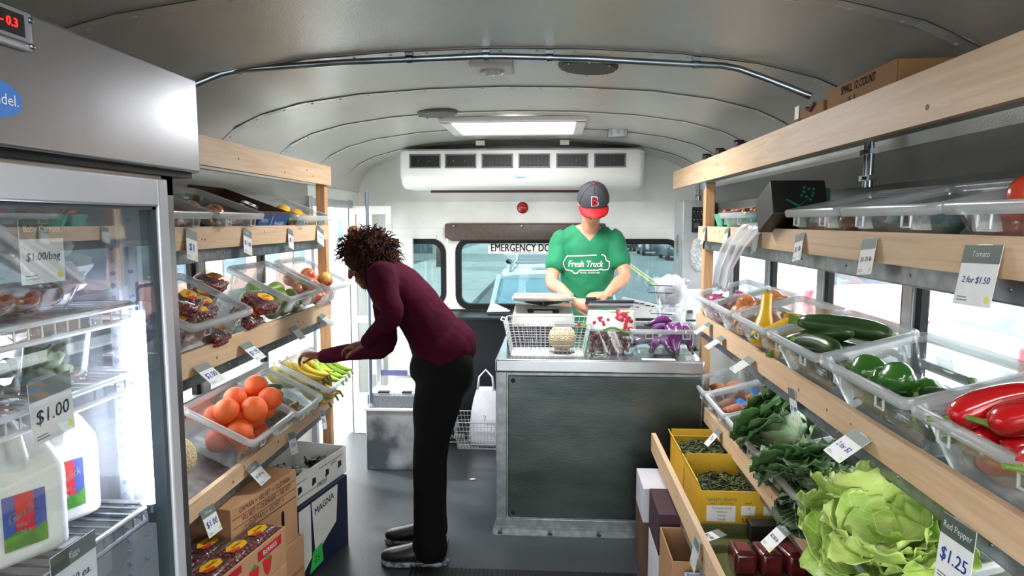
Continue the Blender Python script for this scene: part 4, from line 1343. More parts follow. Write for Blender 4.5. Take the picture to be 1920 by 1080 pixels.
open_carton(t, .285, .30, .10, M_cardd, M_cardd, flaps=False)
b = MB(); b.box(-.14, -.002, .018, .14, -.0002, .088, m=0); b.box(-.02, -.003, .018, -.018, -.002, .088, m=1)
b.text('FRESH', .022, T(-.085, -.0026, .062) @ RX(pi / 2), m=1); b.text('GROWN', .016, T(-.08, -.0026, .035) @ RX(pi / 2), m=1); b.text('Avocado', .026, T(.06, -.0026, .052) @ RX(pi / 2), m=1)
for k in range(3): b.cyl((-.08 + k * .08, -.003, .018), (-.08 + k * .08, -.002, .018), .009, 10, m=2)
obj('printed_front', b, [M_blue, mat('print_pale_blue', '#c3d2e8', .6), M_blk], t)
def build_pack(t):
    b = MB(); b.box(-.05, -.035, 0, .05, .035, .022); obj('packet', b, mat('dark_packet', '#2c3036', .25, coat=.4), t, bevel=.005)
    b = MB(); b.box(-.035, -.022, .022, .035, .022, .0228, m=0); b.box(-.025, -.008, .0228, .025, .004, .0232, m=1); obj('label', b, [M_wht, M_blue], t)
for k, (x, y, zz, a, wd) in enumerate([(-.07, .08, .012, 10, 'lowest at the front left'), (.06, .09, .012, -5, 'lowest at the front right'), (-.02, .17, .02, 30, 'in the middle'), (.06, .2, .03, 12, 'at the back right'), (-.06, .12, .055, -12, 'on top at the left'), (.04, .13, .060, 20, 'on top at the right')]):
    put('packet', build_pack, Mc @ T(x, y, zz + .006) @ RZ(radians(a)) @ RX(.1), 'small dark packet %s of the blue fronted carton' % wd, 'packet', 'dark packets in the blue fronted carton')
M0, w, l, h = food_bin(-1, 2.80, 3.28, z, 20, 'clear shallow bin of avocados and mangoes at the far end of the upper left shelf', h=.09, l=.29, dz=-.035)
M_avo = mat('avocado_skin', '#2e4a2b', .45, 0, '#3f5f35', 40, bump=.3)
M_man = mat('mango_skin', '#efb02f', .35, 0, '#f0c047', 12)
P = pack(13, .034, w, l, seed=8)
P.sort()
fill('avocado', lambda t: build_ball(t, .034, 'skin', M_avo), M0, norm(P[:7], .034), 'dark green avocado', 'the far upper bin', 'avocado', 'avocados on the upper left shelf')
fill('mango', lambda t: build_ball(t, .034, 'skin', M_man), M0, norm(P[7:], .034), 'yellow mango', 'the far upper bin', 'mango', 'mangoes on the upper left shelf')

# ---- right, middle shelf
z = RZS[2]
tl = 15
LB = .285
M0, w, l, h = food_bin(1, 2.99, 3.375, z, tl, 'clear bin of red onions at the far end of the middle right shelf', l=LB)
fill('red_onion', lambda t: build_onion(t, .037, 'purple', '#7e2a58', '#9a4a78'), M0, norm(pack(12, .037, w, l, seed=3), .037), 'red onion', 'the farthest right bin', 'onion', 'red onions in the clear bin', key='onion_purple')
M0, w, l, h = food_bin(1, 2.64, 2.99, z, tl, 'clear bin of brown onions on the middle right shelf, second from the post', l=LB)
fill('yellow_onion', lambda t: build_onion(t, .040, 'yellow', '#dd9a63', '#c67a48'), M0, norm(pack(12, .040, w, l, seed=4), .040), 'golden brown onion', 'the onion bin', 'onion', 'golden onions in the clear bin', key='onion_yellow')
M0, w, l, h = food_bin(1, 2.215, 2.64, z, tl, 'clear bin of yellow squash on the middle right shelf before the zucchini', l=LB)
sq = [(-.02, .10, .04, 1, RZ(.4)), (.10, .12, .04, 1, RZ(1.9)), (-.1, .15, .045, 1, RZ(2.6)), (.02, .19, .045, 1, RZ(.1)), (.02, .085, .10, 1, RZ(2.2) @ RX(.3)), (-.03, .08, .140, 1.15, RZ(-.5) @ RY(.55) @ RX(1.2)), (-.11, .2, .09, 1, RZ(.2))]
fill('yellow_squash', build_squash, M0, sq, 'yellow crookneck squash', 'the squash bin', 'squash', 'yellow squash in the clear bin')
M0, w, l, h = food_bin(1, 1.786, 2.215, z, tl, 'clear bin of zucchini on the middle right shelf, third from the front', l=LB)
zu = [(-.05, .08, .03, 1, RZ(.1)), (.06, .12, .03, 1, RZ(-.2)), (-.04, .17, .032, 1, RZ(.15)), (.05, .20, .035, 1, RZ(.0)), (-.06, .10, .078, 1, RZ(.5)), (.07, .09, .080, 1, RZ(-.3)), (.0, .15, .085, 1.05, RZ(.2)), (.03, .075, .125, 1.1, RZ(.15) @ RX(.4)), (-.05, .11, .13, 1.15, RZ(.75) @ RY(-.1)), (.0, .17, .150, 1.35, RZ(.75) @ RY(.22))]
fill('zucchini', build_zucchini, M0, zu, 'dark green zucchini', 'the zucchini bin', 'zucchini', 'zucchini in the clear bin')
M0, w, l, h = food_bin(1, 1.336, 1.786, z, tl, 'large clear bin of green peppers on the middle right shelf, second from the front', l=LB)
gp = pack(8, .040, w * .72, l * .8, seed=9)
gp = [(x - .04, y, zz, ri / .040) for x, y, zz, ri in gp]
fill('green_pepper', lambda t: build_pepper(t, .040), M0, gp, 'shiny green pepper', 'the green pepper bin', 'pepper', 'green peppers in the clear bin', rot=lambda r: RZ(r.uniform(-1.5, .5)) @ RX(r.uniform(.8, 1.8)))
fill('poblano_pepper', lambda t: build_zucchini(t, .15, '#27461f', '#35582a', 'poblano', .021), M0, [(.14, .12, .10, 1, RZ(.1)), (.15, .18, .04, 1, RZ(.7)), (.12, .07, .05, 1, RZ(-.1)), (.13, .2, .085, 1, RZ(-.4))], 'slim dark green pepper', 'the green pepper bin', 'pepper', 'slim peppers in the green pepper bin')
M0, w, l, h = food_bin(1, .885, 1.336, z, tl, 'large clear bin of red peppers nearest the camera on the middle right shelf', l=LB)
rp = [(-.07, .09, .04, 1, RZ(.2)), (.07, .10, .04, 1, RZ(-.3)), (-.05, .17, .04, 1, RZ(.1)), (.08, .18, .04, 1, RZ(.5)), (.0, .12, .095, 1, RZ(.7)), (-.09, .11, .095, 1, RZ(1.2)), (.1, .12, .095, 1, RZ(-.9)), (-.02, .19, .10, 1.1, RZ(-.1)), (-.075, .10, .155, 1.15, RZ(.95) @ RY(-.2)), (.01, .11, .150, 1.15, RZ(.55) @ RY(-.1)), (.08, .15, .155, 1.1, RZ(.4)), (.12, .08, .14, 1, RZ(1.4)), (.02, .2, .16, 1, RZ(-.2))]
fill('red_pepper', build_longpepper, M0, rp, 'long red pepper', 'the red pepper bin', 'pepper', 'red peppers in the clear bin')
# ---- right, lower shelf
z = RZS[3]
M0, w, l, h = food_bin(1, 3.05, 3.375, z, tl, 'clear bin of sweet potatoes at the far end of the lower right shelf', l=LB)
sp = [(-.04, .09, .035, 1, RZ(.2)), (.05, .13, .035, 1, RZ(1.4)), (-.06, .17, .035, 1, RZ(-.3)), (.02, .20, .04, 1, RZ(.1)), (-.02, .11, .095, 1.1, RZ(.5)), (.04, .17, .1, 1.15, RZ(-.2))]
fill('sweet_potato', build_potato, M0, sp, 'brown sweet potato', 'the farthest lower bin', 'sweet potato', 'sweet potatoes in the lower bins')
M0, w, l, h = food_bin(1, 2.69, 3.05, z, tl, 'clear bin of sweet potatoes with blue tape on the lower right shelf', l=LB)
sp = [(-.06, .09, .035, 1, RZ(.2)), (.06, .10, .035, 1, RZ(1.4)), (-.06, .17, .035, 1, RZ(-.3)), (.07, .19, .04, 1, RZ(.1)), (-.02, .12, .09, 1.1, RZ(1.5)), (.06, .15, .095, 1.1, RZ(-.2)), (-.06, .2, .1, 1.15, RZ(.4)), (.06, .08, .12, .9, RZ(1.0))]
fill('sweet_potato', build_potato, M0, sp, 'brown sweet potato', 'the blue taped bin', 'sweet potato', 'sweet potatoes in the lower bins')
for x, y, zz, a, wd in [(-.02, .19, .155, 0, 'farther'), (.06, .11, .150, 5, 'nearer')]:
    t = thing('tape_label', '%s of two blue tape labels on the sweet potatoes' % wd, 'label', M0 @ T(x, y, zz) @ RX(.5) @ RZ(radians(a)))
    b = MB(); b.box(-.045, -.012, 0, .045, .012, .001, m=0); b.text('2015', .018, T(0, 0, .0014), m=1)
    obj('tape', b, [mat('blue_tape', '#2f7fd0', .6), mat('tape_ink', '#1c3f7a', .6)], t)
M0, w, l, h = food_bin(1, 2.24, 2.69, z, tl, 'clear bin of dark leafy collards and cabbage on the lower right shelf', l=LB)
C1 = 'leafy greens on the lower right shelf'
def cabbage(t, r=.08, seed=0, mats=None):
    rnd = random.Random(seed); b = MB()
    b.ball((0, 0, 0), (r * .78, r * .78, r * .72), nu=20, nv=14)
    for k in range(9):
        leaf(b, RZ(k * 2.4) @ RX(1.0 - .06 * k) @ T(0, r * .1, -r * .55), r * 1.5, r * .85, .35 if k > 5 else .75, .5, .010, seed + k)
    obj('leaves', b, mats or [M_col, M_colv], t, smooth=180)
put('cabbage', cabbage, M0 @ T(-.0, .11, .12) @ RX(.2), 'round dark green cabbage in the middle of the collard bin', 'cabbage', C1)
put('cabbage', cabbage, M0 @ T(-.12, .17, .10) @ RZ(1), 'round dark green cabbage at the far end of the collard bin', 'cabbage', C1)
put('cabbage', lambda t: cabbage(t, .085, 5, [M_pale, mat('pale_vein', '#c9d6b4', .5)]), M0 @ T(.12, .14, .13) @ RZ(2), 'pale veined savoy cabbage at the near end of the collard bin', 'cabbage', C1, key='savoy')
cb = put('collard_bunch', lambda t: build_bunch(t, 3, 5, .22, None, .085), M0 @ T(-.01, .05, .15) @ RZ(-.5) @ RX(.55), 'large upright dark collard leaves at the front left of the cabbage bin', 'collards', C1)
put('collard_bunch', None, M0 @ T(.10, .02, .17) @ RZ(-.9) @ RX(.35), 'dark collard leaves drooping between the cabbage bin and the greens bin', 'collards', C1)
fill('kale_bunch', lambda t: build_bunch(t, 14, 5, .2, [M_dkg, M_colv], .06), M0, [(-.08, .06, .03, 1, RZ(1)), (.08, .05, .03, 1, RZ(-1)), (.0, .2, .04, 1, RZ(2))], 'dark kale bunch', 'the collard bin', 'kale', C1)
M0, w, l, h = food_bin(1, 1.82, 2.24, z, tl, 'clear bin of mixed greens and broccoli on the lower right shelf', l=LB)
put('collard_bunch', None, M0 @ T(-.10, .03, .13) @ RZ(-1.2) @ RX(.2), 'wide grey green collard leaves at the far front of the greens bin', 'collards', C1)
put('collard_bunch', None, M0 @ T(-.06, .12, .16) @ RZ(-1.7) @ RX(.1), 'dark collard leaves lying across the back of the greens bin', 'collards', C1)
put('pale_collard_bunch', lambda t: build_bunch(t, 8, 5, .2, [M_pale, M_colv], .06), M0 @ T(-.15, .08, .15) @ RZ(-1.4) @ RX(.15), 'paler grey green leaves on top in the greens bin', 'collards', C1)
M_broc = mat('broccoli_rabe', '#8fae62', .6, 0, '#6f9348', 30, bump=.5)
def build_broc(t, seed=0):
    rnd = random.Random(seed); b = MB()
    for k in range(12):
        a, e = rnd.uniform(-.7, .7), rnd.uniform(.1, .7)
        p = Vector((sin(a) * .07, .09 * cos(a) * cos(e), .06 * sin(e)))
        b.tube([(0, 0, 0), p * .6, p], [.004, .003, .003], 5)
        for q in range(9):
            b.ball(p + Vector((rnd.gauss(0, .011), rnd.gauss(0, .011), rnd.gauss(0, .009))), rnd.uniform(.005, .009), nu=7, nv=5)
        leaf(b, T(*(p * .5)) @ RZ(rnd.uniform(0, 6)) @ RX(rnd.uniform(-.2, .9)), .07, .02, .2, .3, .005, seed + k, m=1, mv=0, nu=6, nv=4, vein=False)
    obj('florets', b, [M_broc, M_pale], t, smooth=180)
for k, (x, y, zz, a, wd) in enumerate([(.10, .06, .10, .4, 'at the front near corner'), (.03, .08, .13, 1.4, 'in the middle front'), (.12, .15, .12, -.6, 'at the back near corner'), (.04, .17, .12, 2.5, 'in the middle back'), (.15, .09, .13, .9, 'against the lettuce bin')]):
    put('broccoli_rabe', build_broc, M0 @ T(x, y, zz) @ RZ(a), 'pale broccoli rabe sprig %s of the greens bin' % wd, 'broccoli', C1)
fill('kale_bunch', None, M0, [(-.08, .06, .03, 1, RZ(1)), (.08, .05, .03, 1, RZ(-1)), (.0, .2, .04, 1, RZ(2)), (.1, .18, .05, 1, RZ(.4)), (.02, .03, .07, 1, RZ(-1.4))], 'dark kale bunch', 'the greens bin', 'kale', C1)
M0, w, l, h = food_bin(1, 1.40, 1.82, z, tl, 'clear bin overflowing with bright green lettuce on the lower right shelf', l=LB)
for k, (x, y, zz, a, s_, wd) in enumerate([(-.10, .07, .10, 0, 1.0, 'at the far front corner'), (.04, .06, .10, 1, 1.05, 'in the middle of the front'), (-.06, .17, .12, 2, 1.05, 'at the far back corner'), (.10, .15, .12, 3, 1.05, 'in the near back'), (.0, .11, .19, 4, 1.05, 'on top in the middle'), (.14, .05, .17, 5, 1, 'on top at the near front')]):
    put('lettuce', lambda t: build_lettuce(t, .11, 2), M0 @ T(x, y, zz) @ RZ(a * 1.1) @ RX(.5 * sin(a * 2)) @ S(s_), 'bright green lettuce head %s of the lettuce bin' % wd, 'lettuce', 'lettuces in the clear bin')
# ---- right, upper shelf
z = RZS[1]
for (y0, y1, lab, sd) in ((1.74, 2.14, 'clear shallow bin next to the black carton on the upper right shelf', 1), (1.305, 1.74, 'clear shallow bin in the middle of the upper right shelf', 2), (.80, 1.305, 'clear shallow bin of tomatoes nearest the camera on the upper right shelf', 3)):
    M0, w, l, h = food_bin(1, y0, y1, z, 12, lab, h=.10, l=.29, dz=-.035)
    if sd == 1: fill('onion', None, M0, norm(pack(7, .036, w, l, seed=5), .036), 'brown onion', 'the shallow right bin', 'onion', 'onions on the upper right shelf', key='onion_brown')
    if sd == 2:
        for k, (x, y, wd) in enumerate([(-.1, .1, 'left'), (.05, .1, 'middle'), (.12, .16, 'right')]):
            t = thing('produce_bag', 'small teal net bag on the %s of the middle upper right bin' % wd, 'bag', M0 @ T(x, y, .01), 'teal bags on the upper right shelf')
            b = MB(); b.ball((0, 0, .03), (.055, .04, .03), nu=14, nv=8, f=lambda p: Vector((p.x * (1 + .1 * sin(9 * p.y)), p.y, p.z * (1 + .1 * sin(11 * p.x)))))
            obj('net', b, mat('teal_net', '#54757a', .6, 0, '#6f8d90', 60, bump=.3), t, smooth=180)
    if sd == 3: fill('tomato', lambda t: build_ball(t, .034, 'skin', mat('tomato_skin', '#cf3a26', .2, 0, '#d95034', 8, coat=.5)), M0, norm(pack(20, .034, w, l, seed=6), .034), 'ripe red tomato', 'the nearest upper right bin', 'tomato', 'tomatoes on the upper right shelf', spin=False)
M0, w, l, h = food_bin(1, 2.55, 2.96, z, 12, 'small clear bin of green paper punnets beyond the black carton', h=.085, l=.22, dz=-.02)
M_teal = mat('teal_pulp', '#5fae93', .8, 0, '#4c9a80', 30, bump=.2)
def build_basket(t):
    b = MB(); b.rings([rrect(.045, .0, .09, .01, 0, 2), rrect(.06, -.012, .102, .012, .06, 2), rrect(.056, -.008, .098, .01, .06, 2), rrect(.042, .004, .086, .01, .004, 2)], True, True, True)
    obj('pulp_basket', b, M_teal, t, smooth=50)
    b = MB(); rnd = random.Random(2)
    for k in range(14): b.ball((rnd.uniform(-.035, .035), rnd.uniform(.015, .075), rnd.uniform(.04, .07)), rnd.uniform(.012, .018), nu=8, nv=6, m=k % 2)
    o_ = obj('figs', b, [mat('dark_fig', '#2b2420', .4), mat('brown_fig', '#a0552c', .4)], t, smooth=180); o_['kind'] = 'stuff'
for k, (x, y, wd) in enumerate([(-.13, .06, 'left'), (.0, .07, 'middle'), (.12, .06, 'right')]):
    put('fruit_basket', build_basket, M0 @ T(x, y, .008), 'green pulp fruit basket on the %s inside the small clear bin' % wd, 'fruit basket', 'green pulp baskets')
MB2 = bin_M(1, 3.07, z, 6, dz=-.002, x=XRB + .03)
put('fruit_basket', None, MB2 @ T(-.06, .0, .0), 'green pulp fruit basket closest to the wooden post', 'fruit basket', 'green pulp baskets')
put('fruit_basket', None, MB2 @ T(.06, .02, .0) @ RZ(.2), 'green pulp fruit basket tilted beside the small clear bin', 'fruit basket', 'green pulp baskets')
# cartons beyond the bins
t = thing('carton', 'flat teal carton standing behind the black carton', 'box', T(.77, 2.44, z) @ RZ(radians(-82)) @ RY(radians(-6)))
b = MB(); b.box(-.05, 0, 0, .06, .2, .135); obj('carton_body', b, mat('teal_carton', '#2f6a5c', .6, 0, '#3d7c6b', 5), t, bevel=.003)
b = MB(); b.box(-.05, -.001, .06, .06, .0, .085); obj('printed_band', b, mat('dull_grey_teal', '#5c7f7a', .6), t)
Mk = T(.755, 2.25, z + .005) @ RZ(radians(-90)) @ RY(radians(-22)) @ T(-.06, -.03, 0)
Mk = Mk @ T(0, 0, .004)
t = thing('carton', 'black carton with a green sprig print tipped up on the upper right shelf', 'box', Mk)
b = MB(); b.box(-.0, -.03, 0, .165, .14, .115); obj('carton_body', b, mat('black_carton', '#19191a', .45, 0, '#202122', 8), t, bevel=.003)
b = MB(T(.1653, .06, .03) @ S(.8) @ RZ(pi / 2) @ RX(pi / 2))
for k in range(9):
    a = k * 2 * pi / 9; rr = .028 if k % 2 else .018
    b.cyl((.03 + rr * cos(a), .05 + rr * sin(a), 0), (.03 + rr * cos(a), .05 + rr * sin(a), .0006), .006, 10)
b.add([(-.045, -.03, 0), (.03, .025, 0), (.034, .03, 0), (-.04, -.022, 0), (-.045, -.03, .0006), (.03, .025, .0006), (.034, .03, .0006), (-.04, -.022, .0006)], [(0, 3, 2, 1), (4, 5, 6, 7)])
b.add([(-.06, .02, 0), (.02, -.03, 0), (.024, -.024, 0), (-.055, .026, 0), (-.06, .02, .0006), (.02, -.03, .0006), (.024, -.024, .0006), (-.055, .026, .0006)], [(0, 3, 2, 1), (4, 5, 6, 7)])
obj('sprig_print', b, mat('sprig_green', '#1f7a5e', .5), t)
b = MB(); b.text('10 lb', .02, T(.09, .05, .1155) @ RZ(pi / 2), m=0); obj('lettering', b, mat('grey_ink', '#8d8f8e', .6), t)
# hanging clear plastic sheet
t = thing('plastic_bag', 'long crumpled clear plastic bag hanging from the upper right shelf over the onions', 'plastic bag', (.72, 2.6, 1.3))
b = MB(T(-.72, -2.6, -1.3))
A = [(Vector((.78, 2.26, 1.545)), Vector((.80, 2.52, 1.55))), (Vector((.715, 2.30, 1.535)), Vector((.72, 2.62, 1.535))), (Vector((.69, 2.42, 1.46)), Vector((.70, 2.74, 1.46))), (Vector((.70, 2.62, 1.36)), Vector((.71, 2.92, 1.36))), (Vector((.74, 2.86, 1.25)), Vector((.75, 3.14, 1.25)))]
def fnb(u, v):
    k = min(3, int(u * 4)); f = u * 4 - k
    p = A[k][0].lerp(A[k + 1][0], f); q = A[k][1].lerp(A[k + 1][1], f)
    r_ = p.lerp(q, v)
    r_.x += .008 * sin(v * 14 + u * 5) + .005 * sin(v * 31 + u * 9); r_.z += .004 * sin(v * 20)
    return r_
b.sheet(fnb, 20, 24, .0008)
obj('film', b, clear('bag_film', (.93, .94, .95), .10, .22, milky=.36, milk=(.9, .91, .93)), t, smooth=180)
# ================================================================ people
def etube(b, nodes, hint=(0, 1, 0), seg=18, m=None, sub=4):
    """smooth tapering limb: nodes (point, half size along hint, half size across); rounded ends"""
    P = [Vector(n[0]) for n in nodes]; A = [n[1] for n in nodes]; B = [n[2] for n in nodes]
    pts, ra, rb = [], [], []
    n = len(P)
    def cr(a, b_, c, d, t): return .5 * (2 * b_ + (c - a) * t + (2 * a - 5 * b_ + 4 * c - d) * t * t + (3 * b_ - a - 3 * c + d) * t * t * t)
    for i in range(n - 1):
        i0, i3 = max(i - 1, 0), min(i + 2, n - 1)
        for k in range(sub):
            t = k / sub
            pts.append(cr(P[i0], P[i], P[i + 1], P[i3], t)); ra.append(cr(A[i0], A[i], A[i + 1], A[i3], t)); rb.append(cr(B[i0], B[i], B[i + 1], B[i3], t))
    pts.append(P[-1]); ra.append(A[-1]); rb.append(B[-1])
    h = Vector(hint)
    rs = []
    def ring(c, d, a_, b_):
        u = (h - d * h.dot(d)); u.normalize(); w = d.cross(u)
        return [c + u * cos(2 * pi * k / seg) * a_ + w * sin(2 * pi * k / seg) * b_ for k in range(seg)]
    d0 = (pts[1] - pts[0]).normalized(); d1 = (pts[-1] - pts[-2]).normalized()
    r0, r1 = min(ra[0], rb[0]), min(ra[-1], rb[-1])
    for q in (.98, .8, .5): rs.append(ring(pts[0] - d0 * r0 * q * .9, d0, ra[0] * math.sqrt(1 - q * q), rb[0] * math.sqrt(1 - q * q)))
    for i in range(len(pts)):
        d = (pts[min(i + 1, len(pts) - 1)] - pts[max(i - 1, 0)]).normalized()
        rs.append(ring(pts[i], d, ra[i], rb[i]))
    for q in (.5, .8, .98): rs.append(ring(pts[-1] + d1 * r1 * q * .9, d1, ra[-1] * math.sqrt(1 - q * q), rb[-1] * math.sqrt(1 - q * q)))
    return b.rings(rs, m=m)
def hand(b, Wp, d, nrm, side=1, curl=(.35, .5, .35), sc=1.0, spread=.10, thumb=(.6, .5), grip=None):
    """palm, four fingers of unequal length bent towards nrm, and a thumb leaving the side of the palm"""
    x = Vector(d).normalized(); zv = Vector(nrm); zv = (zv - x * zv.dot(x)).normalized(); y = zv.cross(x) * side
    def L(a, bb, c): return Vector(Wp) + (x * a + y * bb + zv * c) * sc
    etube(b, [(L(-.02, 0, 0), .026 * sc, .019 * sc), (L(.02, 0, 0), .032 * sc, .017 * sc), (L(.06, 0, .002), .039 * sc, .015 * sc), (L(.085, 0, .004), .038 * sc, .012 * sc)], y, 14)
    tips = []
    for k, (yo, ln, r) in enumerate([(.029, .072, .0085), (.010, .080, .0088), (-.010, .075, .0085), (-.028, .060, .0075)]):
        p = L(.080, yo, .004); an = spread * (1.5 - k) * .8; a = 0
        c = (curl[0] + .08 * k, curl[1] + .05 * k, curl[2])
        nodes = [(L(.055, yo * .9, .002), r * 1.1 * sc, r * 1.1 * sc), (p, r * 1.12 * sc, r * 1.1 * sc)]
        for j, f in enumerate((.44, .31, .25)):
            a += c[j]
            dv = (x * cos(a) + zv * sin(a)) * cos(an) + y * sin(an)
            p = p + dv * ln * f * sc
            nodes.append((p.copy(), r * (1.0 - .09 * (j + 1)) * sc, r * (1.0 - .1 * (j + 1)) * sc))
        etube(b, nodes, y, 10, sub=3)
        tips.append(p)
    a = thumb[0]
    p0, p1 = L(.012, .022, .006), L(.040, .045, .014 + .012 * thumb[1])
    p2 = p1 + (x * cos(a * .5) * .9 + y * .25 + zv * sin(thumb[1])) * .032 * sc
    p3 = p2 + (x * .9 - y * .15 + zv * sin(thumb[1] * 1.4)) * .026 * sc
    etube(b, [(p0, .013 * sc, .013 * sc), (p1, .0125 * sc, .012 * sc), (p2, .0105 * sc, .010 * sc), (p3, .009 * sc, .0075 * sc)], y, 10, sub=3)
    return tips
def head(b, c, fwd, up, s=1.0):
    f = Vector(fwd).normalized(); u = Vector(up); u = (u - f * u.dot(f)).normalized(); r = f.cross(u)
    M = Matrix((r, f, u)).transposed().to_4x4(); M.translation = Vector(c)
    M = M @ S(s)
    b.ball((0, -.008, .025), (.073, .092, .088), nu=20, nv=14, M=M)
    b.ball((0, .012, -.03), (.060, .068, .075), nu=20, nv=14, M=M)
    b.ball((0, .045, -.085), (.032, .032, .026), nu=14, nv=10, M=M)
    b.ball((0, .045, -.055), (.044, .036, .04), nu=14, nv=10, M=M)
    b.ball((0, .062, .03), (.052, .02, .024), nu=14, nv=8, M=M)
    etube(b, [(M @ Vector((0, .078, .018)), .008 * s, .008 * s), (M @ Vector((0, .092, -.008)), .010 * s, .010 * s), (M @ Vector((0, .100, -.026)), .014 * s, .011 * s)], r, 10)
    b.ball((0, .075, -.052), (.022, .013, .006), nu=12, nv=8, M=M)
    b.ball((0, .073, -.064), (.020, .013, .007), nu=12, nv=8, M=M)
    for sgn in (-1, 1):
        b.ball((sgn * .074, -.012, -.008), (.009, .019, .032), nu=12, nv=8, M=M)
        b.ball((sgn * .04, .05, -.02), (.022, .018, .018), nu=12, nv=8, M=M)
    return M
def face_parts(par, M, inv, dark=True):
    for sgn in (-1, 1):
        e = MB(inv); e.ball((sgn * .03, .070, .008), (.0125, .011, .009), nu=12, nv=8, M=M, m=0); e.ball((sgn * .03, .079, .007), (.005, .003, .005), nu=10, nv=6, M=M, m=1)
        obj('eye', e, [mat('eye_white', '#e8e2da', .3), M_blk], par)
        e = MB(inv); e.tube([M @ Vector((sgn * .014, .083, .026)), M @ Vector((sgn * .032, .082, .033)), M @ Vector((sgn * .05, .070, .027))], .0035, 6)
        obj('eyebrow', e, mat('eyebrow_hair', '#2a1d15', .8), par)
def disp(o, strength, scale, name):
    tx = bpy.data.textures.new(name, 'CLOUDS'); tx.noise_scale = scale; tx.noise_depth = 2
    d = o.modifiers.new('folds', 'DISPLACE'); d.texture = tx; d.strength = strength; d.mid_level = .5; d.texture_coords = 'LOCAL'
    return d
M_skinD = mat('deep_brown_skin', '#6a3a29', .5, 0, '#5c3022', 30, bump=.05, bscale=300, sss=.08)
M_skinL = mat('light_tan_skin', '#d8a286', .5, 0, '#cf9577', 25, bump=.04, bscale=300, sss=.1)

# ---------------------------------------------------------------- the shopper
Wo = at(790, 1050, Z=0)
Wp = Vector((-.60, 2.93, 0))
t = thing('person', 'person with curly brown hair in a maroon top and black trousers bending over the bananas', 'person', T(*Wp))
inv = T(*(-Wp))
hipN, hipF = at(826, 712, Y=2.87), at(826, 706, Y=3.03)
waist = at(818, 640, Y=2.95)
mid_ = at(782, 578, Y=2.95)
chest = at(742, 540, Y=2.95)
upper = at(718, 515, Y=2.95)
shN, shF = at(716, 518, Y=2.79), at(722, 516, Y=3.11)
elN, wrN = at(736, 592, Y=2.68), at(690, 641, Y=2.80)
elF, wrF = at(722, 650, Y=3.02), at(606, 668, Y=3.06)
kneN, kneF = at(803, 862, Y=2.85), at(812, 850, Y=3.04)
ankN, ankF = at(806, 1020, Y=2.86), at(808, 985, Y=3.06)
hd_c = at(688, 492, Y=2.94)
ft, up_ = Vector((-.86, .0, -.42)), Vector((-.45, 0, .86))
def woman(b, kind):
    g = {'body': -.010, 'top': .004, 'pants': .004}[kind]
    if kind in ('body', 'top'):
        etube(b, [(at(838, 652, Y=2.95), .170 + g, .140 + g)] * (kind == 'top') + [(at(826, 644, Y=2.95), .160 + g, .132 + g), (at(812, 622, Y=2.95), .150 + g, .118 + g), (mid_, .142 + g, .106 + g), (chest, .160 + g, .112 + g), (upper, .135 + g, .085 + g)], (0, 1, 0), 24)
        for sh, el, wr in ((shN, elN, wrN), (shF, elF, wrF)):
            inn = sh.lerp(upper, .45)
            q = .25
            end = wr if kind == 'top' else wr
            etube(b, [(inn, .062 + g, .062 + g), (sh, .060 + g, .060 + g), (sh.lerp(el, .5), .052 + g, .050 + g), (el, .043 + g, .041 + g), (el.lerp(wr, .4), .042 + g, .040 + g), (end, (.030 if kind == 'top' else .030) + g, .032 + g)], (0, 1, 0), 18)
    if kind in ('body', 'pants'):
        k = 0 if kind == 'pants' else 0
        etube(b, [(at(822, 650, Y=2.95), .130 + g, .108 + g), (at(826, 676, Y=2.95), .160 + g, .136 + g), (at(830, 705, Y=2.95), .160 + g, .138 + g), (at(826, 728, Y=2.95), .13 + g, .11 + g)], (0, 1, 0), 24)
        for sgn, hp, kn, an in ((-1, hipN, kneN, ankN), (1, hipF, kneF, ankF)):
            b.ball(at(848, 690, Y=2.95 + sgn * .072), (.092 + g, .088 + g, .120 + g), nu=18, nv=12)
            lo = an + Vector((0, 0, -.02))
            fl = .020 if kind == 'pants' else -.012
            etube(b, [(hp, .092 + g, .105 + g), (hp.lerp(kn, .35), .084 + g, .100 + g), (hp.lerp(kn, .7), .070 + g, .078 + g), (kn, .060 + g, .065 + g), (kn.lerp(an, .35), .056 + g, .066 + g), (kn.lerp(an, .75), .050 + g + fl * .6, .056 + g + fl * .6), (lo, .052 + g + fl, .058 + g + fl)], (0, 1, 0), 20)
b = MB(inv)
woman(b, 'body')
etube(b, [(upper, .06, .06), (upper.lerp(hd_c, .5), .050, .054), (hd_c + Vector((.0, 0, -.01)), .05, .055)], (0, 1, 0), 16)
hm = head(b, hd_c, ft, up_, 1.0)
for an, fy in ((ankN, 2.86), (ankF, 3.06)):
    hx = an.x
    etube(b, [(Vector((hx + .01, fy, .06)), .03, .04), (Vector((hx - .07, fy, .045)), .035, .032), (Vector((hx - .16, fy, .035)), .038, .022)], (0, 1, 0), 14)
dF = Vector((-1, -.06, .12))
tipsF = hand(b, wrF + Vector((-.015, 0, .0)), (-.96, -.05, .22), (-.15, .1, -1), side=1, curl=(.75, .7, .35), sc=.93, thumb=(.5, .9))
hand(b, wrN + Vector((-.015, .005, -.01)), (-.80, .42, -.12), (-.1, .25, -1), side=-1, curl=(.3, .5, .4), sc=.9)
bo = obj('body', b, M_skinD, t, remesh=.0052, smit=4)
b = MB(inv); woman(b, 'top')
etube(b, [(upper, .085, .08), (upper.lerp(hd_c, .42), .066, .066)], (0, 1, 0), 18)
tp = obj('long_sleeved_top', b, mat('maroon_knit', '#3e0a20', .95, 0, '#33081a', 5, bump=.12, bscale=500, spec=.08), t, remesh=.009, smit=5)
disp(tp, .014, .085, 'top_folds')
b = MB(inv); woman(b, 'pants')
